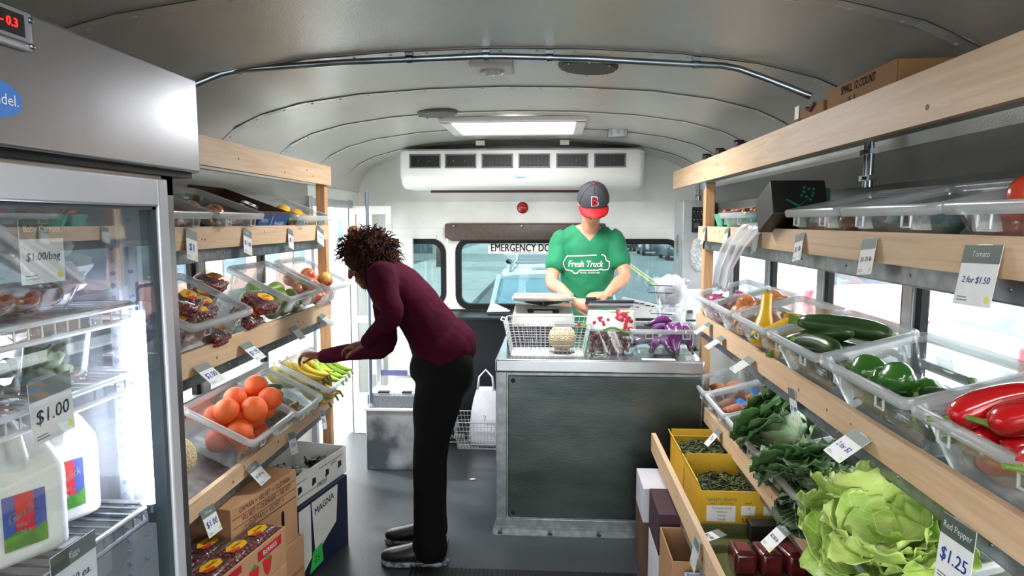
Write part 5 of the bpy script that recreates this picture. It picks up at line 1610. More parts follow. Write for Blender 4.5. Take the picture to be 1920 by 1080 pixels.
tr = obj('trousers', b, mat('black_jersey', '#050506', .85, 0, '#070708', 8, spec=.12), t, remesh=.009, smit=6)
disp(tr, .007, .10, 'trouser_folds')
M_shoe = mat('black_shoe', '#0b0b0d', .35, 0, '#141417', 20)
M_sole = mat('grey_sole', '#7f8590', .35, 0, '#3a3e46', 35, contrast=(.45, .55))
for an, fy, nm in ((ankN, 2.86, 0), (ankF, 3.06, 1)):
    hx = an.x
    b = MB(inv)
    etube(b, [(Vector((hx + .045, fy, .055)), .036, .045), (Vector((hx - .02, fy, .062)), .040, .052), (Vector((hx - .10, fy, .052)), .046, .040), (Vector((hx - .175, fy, .042)), .044, .030), (Vector((hx - .205, fy, .038)), .034, .022)], (0, 1, 0), 18)
    etube(b, [(Vector((hx + .01, fy, .06)), .045, .045), (Vector((hx + .0, fy, .125)), .045, .045)], (0, 1, 0), 14)
    s_ = obj('shoe', b, M_shoe, t, remesh=.006, smit=2)
    b = MB(inv)
    pr = [(hx + .088, fy), (hx + .06, fy + .036), (hx - .03, fy + .034), (hx - .12, fy + .048), (hx - .19, fy + .043), (hx - .225, fy + .015), (hx - .225, fy - .015), (hx - .19, fy - .043), (hx - .12, fy - .048), (hx - .03, fy - .034), (hx + .06, fy - .036)]
    b.prism(pr, .002, .026)
    obj('sole', b, M_sole, s_, bevel=.006, segs=3)
    b = MB(inv)
    for k in range(4): b.tube([(hx - .06 - .022 * k, fy - .022, .094 - .008 * k), (hx - .06 - .022 * k, fy, .100 - .008 * k), (hx - .06 - .022 * k, fy + .022, .094 - .008 * k)], .003, 6)
    obj('laces', b, mat('black_laces', '#1c1c20', .7), s_)
# curly hair
rnd = random.Random(12)
b = MB(inv)
b.ball((0, -.025, .035), (.104, .110, .104), nu=20, nv=14, M=hm, m=0)
f_ = Vector(ft).normalized(); u_ = (up_ - f_ * up_.dot(f_)).normalized()
for k in range(620):
    a, e = rnd.uniform(0, 2 * pi), rnd.uniform(-.75, 1)
    q = math.sqrt(1 - e * e)
    dl = Vector((cos(a) * q, sin(a) * q, e))
    if dl.y > .45 and dl.z < .35: continue
    base = hm @ (Vector((0, -.025, .03)) + Vector((dl.x * .088, dl.y * .095, dl.z * .09)))
    dw = (hm.to_3x3() @ dl).normalized()
    dw = (dw + Vector((rnd.gauss(0, .25), rnd.gauss(0, .25), rnd.gauss(0, .2) - .12))).normalized()
    u1 = dw.orthogonal().normalized(); v1 = dw.cross(u1)
    Ln = rnd.uniform(.03, .075); cr_ = rnd.uniform(.004, .009); ph = rnd.uniform(0, 6); tw = rnd.uniform(9, 15)
    pts = []
    for i in range(13):
        s2 = i / 12
        pts.append(base + dw * Ln * s2 + Vector((0, 0, -.02 * s2 * s2)) + (u1 * cos(ph + tw * s2) + v1 * sin(ph + tw * s2)) * cr_ * (.4 + .6 * s2))
    b.tube(pts, [.0030] * 9 + [.0026, .0022, .0016, .0008], 4, m=0 if rnd.random() < .6 else 1)
obj('curly_hair', b, [mat('dark_brown_hair', '#1c0d08', .8, 0, '#2a140b', 40, spec=.15), mat('auburn_hair', '#5a2812', .8, 0, '#3e1a0c', 40, spec=.15)], t, smooth=180)
b = MB(inv); b.ball(hm @ Vector((.01, -.01, .150)), (.032, .03, .026), nu=14, nv=10, f=lambda p: Vector((p.x * (1 + .12 * sin(8 * p.z)), p.y * (1 + .1 * sin(9 * p.x)), p.z)))
obj('hair_tie', b, mat('sandy_scrunchie', '#c0906a', .7, 0, '#a97650', 60, bump=.4), t, smooth=180)
face_parts(t, hm, inv)
b = MB(inv); c = wrN + Vector((-.075, .035, -.022)); b.tube([c + Vector((.0, .012 * cos(a), .012 * sin(a))) for a in [i * pi / 6 for i in range(12)]], .002, 6, closed=True); b.ball(c + Vector((-.002, -.012, .002)), .004, nu=8, nv=5)
obj('ring', b, M_chrome, t)

# ---------------------------------------------------------------- the cashier
Mp = Vector((.235, 4.13, 0))
t = thing('person', 'person in a green printed shirt and dark cap with red brim behind the counter', 'person', T(*Mp))
inv = T(*(-Mp))
YM = 4.12
cx = at(1103, 500, Y=YM).x
def Pm(px, py, Y=YM): return at(px, py, Y=Y)
sL, sR = Pm(1052, 449), Pm(1152, 448)
eL, eR = Pm(1034, 528, 4.02), Pm(1171, 518, 4.02)
wL, wR = Pm(1077, 566, 3.84), Pm(1138, 553, 3.86)
hc = Pm(1112, 383, 4.02)
def man(b, kind):
    g = {'body': -.012, 'shirt': .004, 'pants': .004}[kind]
    if kind in ('body', 'shirt'):
        zs = [(Pm(1101, 436), .125, .075), (Pm(1101, 462), .172, .100), (Pm(1101, 500), .165, .108), (Pm(1101, 545), .155, .105), (Vector((cx, YM, 1.04)), .158, .108), (Vector((cx, YM, .91 if kind == 'shirt' else .98)), .180 if kind == 'shirt' else .165, .132 if kind == 'shirt' else .115)]
        etube(b, [(p, a + g, c + g) for p, a, c in zs], (1, 0, 0), 26)
        for s_, e_, w_ in ((sL, eL, wL), (sR, eR, wR)):
            inn = s_.lerp(Pm(1101, 445), .4)
            if kind == 'shirt':
                etube(b, [(inn, .064, .069), (s_ + Vector((0, 0, -.002)), .064, .069), (s_.lerp(e_, .35), .063, .062), (s_.lerp(e_, .60), .064, .062)], (1, 0, 0), 18)
            else:
                etube(b, [(inn + Vector((0, 0, -.008)), .046, .050), (s_ + Vector((0, 0, -.008)), .044, .048), (s_.lerp(e_, .5), .044, .046), (e_, .038, .040), (e_.lerp(w_, .35), .039, .038), (w_, .025, .028)], (1, 0, 0), 18)
    if kind in ('body', 'pants'):
        etube(b, [(Vector((cx, YM, .98)), .14 + g, .095 + g), (Vector((cx, YM, .90)), .170 + g, .12 + g), (Vector((cx, YM, .82)), .15 + g, .11 + g)], (1, 0, 0), 22)
        for s in (-1, 1):
            etube(b, [(Vector((cx + s * .09, YM, .86)), .082 + g, .095 + g), (Vector((cx + s * .10, YM - .01, .66)), .078 + g, .085 + g), (Vector((cx + s * .105, YM - .01, .47)), .062 + g, .066 + g), (Vector((cx + s * .105, YM + .01, .30)), .058 + g, .064 + g), (Vector((cx + s * .105, YM + .02, .09)), .046 + g, .05 + g)], (1, 0, 0), 18)
b = MB(inv); man(b, 'body')
etube(b, [(Pm(1103, 445, 4.12), .065, .058), (Pm(1107, 420, 4.09), .054, .056), (hc + Vector((0, .03, -.03)), .05, .055)], (1, 0, 0), 16)
hM = head(b, hc, (.02, -.80, -.60), (0, -.55, .83), 1.06)
for s in (-1, 1):
    etube(b, [(Vector((cx + s * .105, YM + .03, .07)), .035, .04), (Vector((cx + s * .11, YM - .07, .045)), .04, .03), (Vector((cx + s * .115, YM - .16, .035)), .042, .022)], (1, 0, 0), 14)
hand(b, wL + Vector((.006, -.006, -.004)), (.86, -.38, -.12), (.12, .75, -.25), side=1, curl=(.55, .8, .5), sc=.98, thumb=(.4, .3))
hand(b, wR + Vector((-.006, -.004, 0)), (-.88, -.30, .0), (0, .35, -.8), side=-1, curl=(.35, .5, .4), sc=.98)
obj('body', b, M_skinL, t, remesh=.0052, smit=4)
b = MB(inv); man(b, 'shirt')
etube(b, [(Pm(1103, 456), .085, .080), (Pm(1104, 442, 4.125), .066, .060)], (1, 0, 0), 20)
for s_, q_ in ((sL, -1), (sR, 1)):
    etube(b, [(Pm(1101 + q_ * 10, 440), .06, .062), (Pm(1101 + q_ * 28, 447), .07, .074), (s_ + Vector((0, 0, -.03)), .060, .064)], (0, 0, 1), 18)
    etube(b, [(Pm(1101 + q_ * 26, 470), .07, .088), (s_ + Vector((q_ * -.012, 0, -.05)), .064, .07)], (0, 0, 1), 18)
shirt = obj('shirt', b, mat('green_cotton', '#108458', .75, 0, '#0d7850', 4, bump=.08, bscale=400, sheen=.1), t, remesh=.0085, smit=4)
disp(shirt, .013, .09, 'shirt_folds')
b = MB(inv); man(b, 'pants')
obj('trousers', b, mat('dark_denim', '#20262f', .8, 0, '#2a313b', 30), t, remesh=.01, smit=5)
for s in (-1, 1):
    b = MB(inv); etube(b, [(Vector((cx + s * .105, YM + .055, .052)), .04, .05), (Vector((cx + s * .11, YM - .06, .05)), .05, .042), (Vector((cx + s * .115, YM - .17, .04)), .048, .028)], (1, 0, 0), 14)
    obj('shoe', b, M_shoe, t, remesh=.008, smit=2)
# open the V neck
bpy.context.view_layer.update()
_dg = bpy.context.evaluated_depsgraph_get()
me2 = bpy.data.meshes.new_from_object(shirt.evaluated_get(_dg))
ap, ca, cb2 = Pm(1106, 452, 4.0) - Mp, Pm(1068, 412, 4.0) - Mp, Pm(1144, 412, 4.0) - Mp
bm = bmesh.new(); bm.from_mesh(me2)
nA = Vector((-(ca.z - ap.z), 0, ca.x - ap.x)).normalized(); nB = Vector(((cb2.z - ap.z), 0, -(cb2.x - ap.x))).normalized()
nA = -nA if nA.z < 0 else nA; nB = -nB if nB.z < 0 else nB
for n_ in (nA, nB):
    bmesh.ops.bisect_plane(bm, geom=bm.verts[:] + bm.edges[:] + bm.faces[:], plane_co=ap, plane_no=n_)
kill = [f for f in bm.faces if (f.calc_center_median() - ap).dot(nA) > 0 and (f.calc_center_median() - ap).dot(nB) > 0 and (f.calc_center_median().y < .035 or f.normal.z > .8)]
bmesh.ops.delete(bm, geom=kill, context='FACES')
bm.to_mesh(me2); bm.free()
shirt.modifiers.clear(); shirt.data = me2
so_ = shirt.modifiers.new('thick', 'SOLIDIFY'); so_.thickness = .0025; so_.offset = -1
# chest print, wrapped on the shirt
b = MB(inv)
lc = Pm(1101, 498, YM - .2)
o_ = T(lc.x, lc.y, lc.z) @ RZ(radians(2)) @ RX(pi / 2) @ S(1.13)
b.text('Fresh Truck', .048, o_ @ T(-.003, .002, 0), m=0, bold=True, sx=.78, shear=.18)
outl = [(-.118, -.012), (-.122, .008), (-.108, .036), (-.10, .044), (.088, .052), (.10, .044), (.106, .022), (.122, .014), (.124, -.012), (.115, -.028), (.088, -.030), (.080, -.024), (.06, -.030), (-.035, -.030), (-.048, -.046), (-.064, -.048), (-.076, -.034), (-.108, -.030), (-.118, -.012)]
fine = []
for i in range(len(outl) - 1):
    for k in range(4): fine.append((outl[i][0] + (outl[i + 1][0] - outl[i][0]) * k / 4, outl[i][1] + (outl[i + 1][1] - outl[i][1]) * k / 4))
fine.append(outl[-1])
for i in range(len(fine) - 1):
    p, q = Vector((*fine[i], 0)), Vector((*fine[i + 1], 0)); d = (q - p).normalized(); n_ = Vector((-d.y, d.x, 0)) * .0028
    b.add([p + n_ - d * .001, p - n_ - d * .001, q - n_ + d * .001, q + n_ + d * .001], [(0, 1, 2, 3)], M=o_)
b.text('FOOD. TOGETHER.', .0125, o_ @ T(.02, -.043, 0), m=0, bold=True)
from mathutils.bvhtree import BVHTree
bpy.context.view_layer.update()
_dg = bpy.context.evaluated_depsgraph_get()
bv = BVHTree.FromObject(shirt, _dg)
nv = []
for p in b.v:
    hit = bv.ray_cast(Vector((p.x, p.y - .3, p.z)), Vector((0, 1, 0)))[0]
    nv.append(Vector((p.x, (hit.y if hit else p.y) - .0022, p.z)))
b.v = nv
lg = obj('chest_print', b, mat('white_print', '#f4f6f4', .7), shirt, smooth=0)
# cap
capM = hM
b = MB(inv @ capM)
rs = []
for i in range(11):
    a = i / 10 * pi / 2
    rr_, zz_ = cos(a), sin(a)
    ring = []
    for k in range(28):
        th_ = 2 * pi * k / 28
        ring.append((.090 * max(rr_, .01) * cos(th_), -.010 + .104 * max(rr_, .01) * sin(th_), .028 + .100 * zz_))
    rs.append(ring)
inner = [[(p[0] * .97, p[1] * .97, p[2] - .003) for p in r_] for r_ in rs]
b.rings(rs, True, False, True, m=0); b.rings(list(reversed(inner)), True, True, False, m=0)
for k in range(6):
    th_ = 2 * pi * k / 6 + pi / 6
    b.tube([(.0905 * cos(a) * cos(th_), -.010 + .1045 * cos(a) * sin(th_), .0285 + .1005 * sin(a)) for a in [i * pi / 16 for i in range(9)]], .0012, 4, m=1)
cap = obj('cap_crown', b, [mat('charcoal_cap', '#34343b', .8, 0, '#3b3b43', 60, bump=.1), mat('cap_seam', '#222228', .8)], t, smooth=60)
b = MB(inv @ capM)
b.sheet(lambda u, v: ((v * 2 - 1) * .082 * math.sqrt(max(.02, 1 - (u * .95) ** 3)), .078 + .012 * 0 - .05 * abs(v * 2 - 1) ** 2 * (1 - u * .3) + u * .088, .036 - .010 * u - .026 * abs(v * 2 - 1) ** 2), 8, 14, .003)
obj('brim', b, mat('red_brim', '#d0121f', .7, 0, '#c40f1b', 30), cap, smooth=180)
b = MB(inv @ capM); b.ball((0, -.010, .129), (.007, .007, .004), nu=10, nv=6)
obj('button', b, mat('red_button', '#d0121f', .7), cap)
b = MB(inv @ capM @ T(.004, .084, .082) @ RX(radians(62)) @ RZ(pi))
b.M = inv @ capM @ T(.0, .083, .074) @ RZ(pi) @ RX(radians(68))
b.text('B', .082, T(0, 0, 0), m=0, bold=True); b.text('B', .068, T(0, 0, .0012), m=1, bold=True)
lt = obj('letter_badge', b, [mat('white_stitch', '#eceae8', .7), mat('red_stitch', '#c8152a', .7)], cap, smooth=0)
so_ = lt.modifiers.new('thick', 'SOLIDIFY'); so_.thickness = .002; so_.offset = 0
b = MB(inv @ hM); b.ball((0, -.03, .02), (.078, .082, .075), nu=18, nv=12)
obj('short_hair', b, mat('short_brown_hair', '#5a4335', .8, 0, '#3b2a20', 60, bump=.5), t, smooth=180)
face_parts(t, hM, inv)
b = MB(inv); dv = (wL - eL).normalized(); 
b.tube([wL - dv * .03, wL - dv * .010], .031, 16, m=0); b.cbox(wL - dv * .02 + Vector((-.008, -.030, .006)), (.03, .008, .034), m=1)
obj('wristwatch', b, [M_blackrub, mat('watch_face', '#d7d9dc', .2, .4)], t, smooth=40)
# ================================================================ price cards
M_cardw = mat('card_white', '#e9ecef', .5); M_head = mat('card_header', '#6f7d7a', .5); M_headd = mat('card_header_dark', '#4c5c55', .5)
M_ink = mat('blue_marker', '#2f57b8', .5); M_inkk = mat('black_marker', '#2b2f35', .5); M_let2 = mat('card_lettering', '#dfe5e2', .5); M_yel = mat('card_yellow_dot', '#dfe04a', .5)
M_cardback = mat('card_back', '#c3c9c8', .5)
def price_card(side, P, w, h, phi, roll, head_txt, price, label, dark=False, ink=None, blank=False, yaw=0):
    x = Vector((0, 1, 0)) if side < 0 else Vector((0, -1, 0))
    z = Vector((1, 0, 0)) if side < 0 else Vector((-1, 0, 0))
    M = Matrix((x, Vector((0, 0, 1)), z)).transposed().to_4x4(); M.translation = Vector(P)
    M = M @ RY(radians(yaw)) @ RX(radians(-phi)) @ RZ(radians(roll))
    t = thing('price_card', label, 'price card', M, 'shelf price cards')
    b = MB(); b.box(-w / 2, -h, 0, w / 2, 0, .0012)
    obj('card', b, M_cardw if not blank else M_cardback, t)
    b = MB(); b.box(-w / 2, -h * .3, .0013, w / 2, 0, .0018); hd_ = obj('header', b, M_headd if dark else M_head, t)
    if head_txt:
        b = MB(); b.text(head_txt, h * .14, T(0, -h * .15, .0022)); obj('heading', b, M_let2, hd_)
    if price:
        n = max(3, len(price))
        b = MB(); b.text(price, min(h * .34, w * 1.8 / n), T(0, -h * .58, .0017), shear=.12, bold=True); obj('price', b, ink or M_ink, t)
    b = MB(); b.lathe([(0.0001, .0013), (h * .06, .0013), (h * .06, .0016), (0, .0016)], 10, M=T(w * .38, -h * .88, 0)); obj('dot', b, M_yel, t)
    b = MB(); b.box(-w * .42, -h * .93, .0013, -w * .12, -h * .91, .0015); b.box(-w * .42, -h * .88, .0013, -w * .16, -h * .86, .0015); obj('small_print', b, M_head, t)
    b = MB(); b.box(-w * .2, -.004, -.012, w * .2, .002, -.001); obj('clip', b, M_alu, t)
    return t
XL_, XR_ = XLB + .004, XRB - .004
def pc(side, px, py, *a, X=None, **k):
    return price_card(side, at(px, py, X=(X if X is not None else (XL_ if side < 0 else XR_))), *a, **k)
pc(-1, 358, 432, .060, .095, 8, -14, '', '$1', 'price card half hidden by the fridge on the upper left board')
pc(-1, 463, 431, .062, .092, 8, -16, 'Mint', '$1.00', 'price card hanging below the brown onions on the upper left board')
pc(-1, 544, 430, .050, .085, 8, -16, '', '$1', 'price card under the blue fronted carton')
pc(-1, 600, 427, .085, .085, 8, -20, '', '3 for $1', 'wide price card at the far end of the upper left board')
pc(-1, 374, 684, .085, .085, 48, 0, '', '$2.00', 'price card sticking out under the berry bin')
pc(-1, 458, 644, .080, .085, 48, 0, '', '$1.95', 'price card sticking out under the pear bin')
pc(-1, 548, 612, .07, .07, 40, 0, '', '', 'grey price card under the far side of the pear bin', blank=True)
pc(-1, 600, 590, .07, .08, 50, 6, '', '', 'pale price card sticking out under the apple bin', blank=True)
pc(-1, 387, 952, .080, .090, 20, -4, 'Orange', '$1.00', 'price card beside the fridge below the lower left board')
pc(-1, 470, 872, .085, .085, 42, 0, 'Papaya', '$1.00 ea.', 'price card sticking out under the orange bin', ink=M_inkk)
pc(-1, 545, 812, .07, .09, 14, -8, '', '3 for', 'price card hanging under the ginger bin')
pc(-1, 604, 770, .06, .09, 10, -10, '', '39c', 'price card hanging under the banana bin')
pc(1, 1846, 460, .100, .105, 10, 2, 'Tomato', '2 for $1.50', 'large price card reading 2 for 1.50 under the tomato bin', dark=True)
pc(1, 1632, 447, .068, .085, 10, 6, '', '$1.75 lb', 'price card in the middle of the upper right board', ink=M_inkk)
pc(1, 1501, 438, .060, .082, 10, 10, '', '$1 lb', 'price card under the first clear bin past the black carton')
pc(1, 1420, 433, .055, .080, 12, 12, '', '', 'blank price card under the black carton', blank=True)
pc(1, 1364, 428, .055, .075, 12, 12, '', '', 'blank price card under the small bin of green baskets', blank=True)
pc(1, 1322, 426, .055, .085, 12, 12, '', '', 'blank price card at the wooden post on the upper right board', blank=True)
for px, py, w_, nm in ((1332, 606, .07, 'farthest under the red onion bin'), (1356, 632, .075, 'under the golden onion bin'), (1410, 672, .085, 'under the squash bin')):
    pc(1, px, py, w_, .085, 55, 0, '', '', 'grey price card sticking out ' + nm, blank=True)
pc(1, 1484, 728, .060, .110, -8, 4, '', '$1.99', 'upright price card standing in the collard leaves')
pc(1, 1618, 815, .090, .090, 52, 0, '', '2 for $2', 'price card sticking out above the greens bin')
pc(1, 1800, 978, .098, .125, 6, 3, 'Red Pepper', '$1.25', 'large price card reading Red Pepper 1.25 at the lower right', dark=True)
pc(1, 1350, 806, .06, .09, 42, 6, '', '75c', 'price card sticking out under the far lower bins')
pc(1, 1478, 985, .075, .10, 45, 4, 'Mushroom', '$2.00 lb', 'price card sticking out over the yellow carton', ink=M_inkk)
price_card(1, Vector((.46, 2.02, .56)), .07, .09, 10, 0, '', '', 'price card on the lowest right board at the bottom edge', blank=True)

# ================================================================ things on the counter
CZ = .882
def wire_basket(t, w, l, h, sp=.026, r=.0014):
    def ring(s, z): return rrect(w / 2 * s, -l / 2 * s, l / 2 * s, .02, z, 3)
    b = MB()
    for k in range(7):
        z = h * k / 6; s = .84 + .16 * k / 6
        b.tube(ring(s, z + .002), r if k < 6 else r * 2, 5, closed=True)
    x = -w / 2 + .02
    while x < w / 2 - .01:
        q = x / (w / 2)
        b.tube([(x, -l / 2, h), (x * .84, -l / 2 * .84, .002), (x * .84, l / 2 * .84, .002), (x, l / 2, h)], r * .8, 4); x += sp
    y = -l / 2 + .02
    while y < l / 2 - .01:
        b.tube([(-w / 2, y, h), (-w / 2 * .84, y * .84, .002), (w / 2 * .84, y * .84, .002), (w / 2, y, h)], r * .8, 4); y += sp
    obj('wire_cage', b, mat('chromed_wire', '#d0d2d8', .3, .3), t)
    for s in (-1, 1):
        b = MB(); b.box(s * w * .2 - .05, -l / 2 - .006, h - .012, s * w * .2 + .05, -l / 2 - .003, h + .008) if s > 0 else b.tube([(-w / 2 - .002, -.05, h), (-w / 2 - .02, -.05, h + .008), (-w / 2 - .02, .05, h + .008), (-w / 2 - .002, .05, h)], .004, 6)
        obj('handle', b, mat('grey_handle', '#c9ccd4', .4), t, bevel=.001 if s > 0 else 0)
t = thing('wire_basket', 'chrome wire shopping basket on the counter holding a melon', 'basket', T(-.02, 3.375, CZ))
wire_basket(t, .43, .27, .165)
b = MB()
for k, c in enumerate(('sticker_red', 'sticker_green')): b.lathe([(0.0001, 0), (.009, 0), (.009, .001), (0, .001)], 12, M=T(.155 + k * .022, -.139, .165) @ RX(pi / 2), m=k)
obj('fruit_sticker', b, [mat('sticker_red', '#d8404c', .5), mat('sticker_green', '#b6cf4a', .5)], t)
put('cantaloupe', None, T(.055, 3.36, CZ + .08), 'netted melon inside the wire basket on the counter', 'melon', 'netted melons')
t = thing('cash_drawer', 'black box behind the wire basket on the counter', 'cash drawer', T(-.05, 3.66, CZ))
b = MB(); b.box(-.19, -.12, 0, .17, .12, .11); obj('case', b, mat('navy_black_plastic', '#10121c', .45), t, bevel=.004)
b = MB(); b.box(-.17, -.123, .015, .15, -.119, .09); obj('drawer_front', b, mat('navy_black_front', '#171a26', .4), t, bevel=.002)
t = thing('weighing_scale', 'white and grey weighing scale with a flat platter behind the basket', 'scale', T(-.045, 3.66, CZ + .11))
b = MB(); b.rings([rrect(.165, -.12, .13, .01, 0, 3), rrect(.165, -.115, .13, .01, .05, 3), rrect(.155, -.06, .12, .01, .095, 3)]); obj('body', b, mat('scale_body', '#d3d4d2', .3, .4), t, smooth=40)
b = MB(T(0, -.094, .055) @ RX(radians(62))); b.box(-.085, -.03, -.006, .085, .034, .006); p_ = obj('display_panel', b, mat('display_panel', '#14161f', .3), t, bevel=.003)
b = MB(T(0, -.094, .055) @ RX(radians(62))); b.box(-.05, -.022, .0062, .05, .022, .0072, m=0); b.text('0.00  0.00', .018, T(0, 0, .0076), m=1); obj('lcd', b, [mat('lcd_grey', '#aab4ab', .3), M_inkk], p_)
b = MB()
for a_, c_ in (((-.10, -.06), (.10, .08)), ((-.10, .08), (.10, -.06))): b.tube([(a_[0], a_[1], .125), (0, .01, .10), (c_[0], c_[1], .125)], .008, 6)
b.cyl((0, .01, .09), (0, .01, .125), .02, 12)
obj('spider', b, M_blackmetal, t)
b = MB(); b.rings([rrect(.145, -.11, .12, .015, .130, 3), rrect(.165, -.13, .14, .02, .138, 3), rrect(.168, -.133, .143, .02, .150, 3), rrect(.160, -.125, .135, .018, .150, 3), rrect(.150, -.115, .125, .015, .141, 3)]); obj('platter', b, mat('platter_steel', '#d9cfc8', .25, .6), t, smooth=40)
# grapes bag
t = thing('grape_bag', 'printed plastic bag of dark red grapes standing on the counter', 'bag', T(.30, 3.36, CZ))
rnd = random.Random(3); b = MB()
for k in range(150):
    x, y, zz = rnd.uniform(-.1, .105), rnd.uniform(-.04, .04), rnd.uniform(.01, .105)
    if zz > .105 - .35 * max(0, x - .02): continue
    b.ball((x, y, zz), (.0105, .0105, .012), nu=8, nv=6)
g_ = obj('grapes', b, mat('dark_grapes', '#4d2329', .3, 0, '#6b3239', 30, coat=.3), t, smooth=180); g_['kind'] = 'stuff'
b = MB()
def bagf(sgn):
    return lambda u, v: ((v * 2 - 1) * (.118 - .006 * sin(u * 7)), sgn * (.052 * (1 - u) ** .6 * (1 - .6 * abs(v * 2 - 1) ** 3) + .003 + .004 * sin(v * 17 + u * 8)), .225 * u + .002)
for s_ in (-1, 1): b.sheet(bagf(s_), 16, 18, .0008)
obj('clear_bag', b, clear('bag_clear', (.96, .96, .96), .03, .12, milky=.02), t, smooth=180)
b = MB(); b.sheet(lambda u, v: Vector(bagf(-1)(.52 + u * .46, v)) + Vector((0, -.0015, 0)), 8, 18, .0006)
pf = obj('printed_panel', b, clear('bag_print_white', (.95, .97, .97), .05, .2, milky=.72, milk=(.86, .92, .92)), t, smooth=180)
b = MB()
def on_bag(x, zz): 
    u = zz / .225; return Vector(bagf(-1)(u, (x / .118 + 1) / 2)) + Vector((0, -.004, 0))
for cx_, cz_, n_, m_, rr_ in ((.05, .19, 16, 0, .012), (.085, .155, 12, 0, .011), (-.045, .185, 5, 0, .008), (-.05, .17, 3, 0, .009)):
    for k in range(n_):
        p = on_bag(max(-.1, min(.108, cx_ + rnd.gauss(0, .014))), min(.218, max(.11, cz_ + rnd.gauss(0, .016))))
        b.ball(p, (rr_, .0012, rr_), nu=10, nv=4, m=m_ if rnd.random() < .8 else 1)
for k in range(12):
    p = on_bag(-.03 + k * .011, .125 + .012 * sin(k * .5)); b.ball(p, (.010, .0012, .006), nu=8, nv=4, m=2)
for k in range(9):
    p = on_bag(-.0 + k * .011, .213); b.ball(p, (.008, .0012, .005), nu=8, nv=4, m=3)
obj('fruit_print', b, [mat('print_red', '#c72c48', .5), mat('print_pink', '#ea8fa0', .5), mat('print_green', '#6aa353', .5), mat('print_lime', '#bfd36a', .5)], pf, smooth=60)
# tablet on its stand
t = thing('tablet', 'tablet computer in a dark case held above a white stand on the counter', 'tablet', T(.33, 3.79, CZ))
b = MB(); b.lathe([(.06, 0), (.06, .008), (.02, .014), (.016, .17)], 24); obj('stand', b, M_wht, t, smooth=40)
TM = T(.0, .0, .205) @ RX(radians(-14))
b = MB(TM); b.box(-.125, -.075, -.022, .12, .075, -.006); cb_ = obj('cradle', b, mat('cradle_white', '#e4e3ee', .35), t, bevel=.004)
b = MB(TM); b.box(-.14, -.09, -.005, .13, .09, .008); obj('tablet_case', b, mat('tablet_slate', '#3a3f52', .35), t, bevel=.005)
b = MB(TM); b.box(-.125, -.075, .008, .115, .075, .0095); obj('screen', b, mat('dark_screen', '#1b2030', .1, coat=.5), t)
b = MB(TM); b.box(-.14, -.095, .006, -.08, -.06, .022); obj('card_reader', b, M_blk, t, bevel=.003)
# eggplants
Me = T(.575, 3.29, CZ) @ T(0, 0, 0)
t = thing('food_bin', 'clear bin of purple eggplants on the right end of the counter', 'food bin', Me, 'clear food bins on the shelves')
a_, b_ = bin_mesh(.37, .29, .135); obj('bin_body', a_, M_bin, t, smooth=50); obj('bin_rim', b_, M_rim, t, smooth=50)
eg = [(-.05, .07, .03, 1, RZ(1.2)), (.0, .08, .035, 1, RZ(1.7)), (.06, .09, .03, 1, RZ(1.4)), (.11, .12, .035, 1, RZ(1.9)), (-.09, .16, .03, 1, RZ(.2)), (.05, .19, .03, 1, RZ(.1)), (.02, .06, .08, 1.05, RZ(1.9) @ RY(-.8)), (.06, .065, .085, 1.05, RZ(1.3) @ RY(-.75)), (.105, .08, .08, 1, RZ(1.7) @ RY(-.5)), (-.02, .14, .085, 1, RZ(.4))]
fill('eggplant', build_eggplant, Me, eg, 'shiny purple eggplant', 'the counter bin', 'eggplant', 'eggplants in the counter bin')
put('eggplant', None, Me @ T(-.02, .10, .150) @ RZ(.25) @ S(.75), 'dark eggplant lying on top of the counter bin', 'eggplant', 'eggplants in the counter bin')
t = thing('paper_slip', 'white paper slip lying at the front edge of the counter', 'paper', T(.52, 3.225, CZ) @ RZ(-.05))
b = MB(); b.box(-.08, -.018, 0, .08, .02, .001); obj('slip', b, M_wht, t)
# clear tubs with bags and clips
for k, (x, y, zz, r0, hh, wd) in enumerate([(.66, 3.68, CZ, .085, .20, 'lower'), (.655, 3.68, CZ + .205, .095, .15, 'upper')]):
    t = thing('clear_tub', '%s clear tub stuffed with white bags beside the wooden post' % wd, 'tub', T(x, y, zz), 'clear tubs stacked on the counter')
    b = MB(); b.lathe([(r0 * .8, 0), (r0, hh), (r0 + .012, hh), (r0 + .012, hh - .008), (r0 - .003, hh - .01), (r0 * .78, .004)], 28); obj('tub', b, M_bin, t, smooth=40)
    b = MB(); 
    b.ball((0, 0, hh * .6), (r0 * .82, r0 * .82, hh * .55), nu=26, nv=18, f=lambda p: p * (1 + .16 * noise.noise(p * 3.1 + Vector((k, 0, 0)))))
    obj('white_bags', b, mat('white_film', '#f3f3f7', .35, 0, '#e2e2ec', 14, bump=.8, bscale=30), t, smooth=50)
    b = MB()
    for q in range(2 if k else 1): b.tube([(-.01, -r0, hh - .03 - q * .04), (-r0 - .035, -r0 * .6, hh - .03 - q * .04), (-r0 - .045, -r0 * .6, hh - .018 - q * .04), (-r0 - .03, -r0 * .6, hh - .01 - q * .04)], .0022, 6)
    obj('hook_clip', b, mat('indigo_wire', '#3a3760', .3, .6), t)
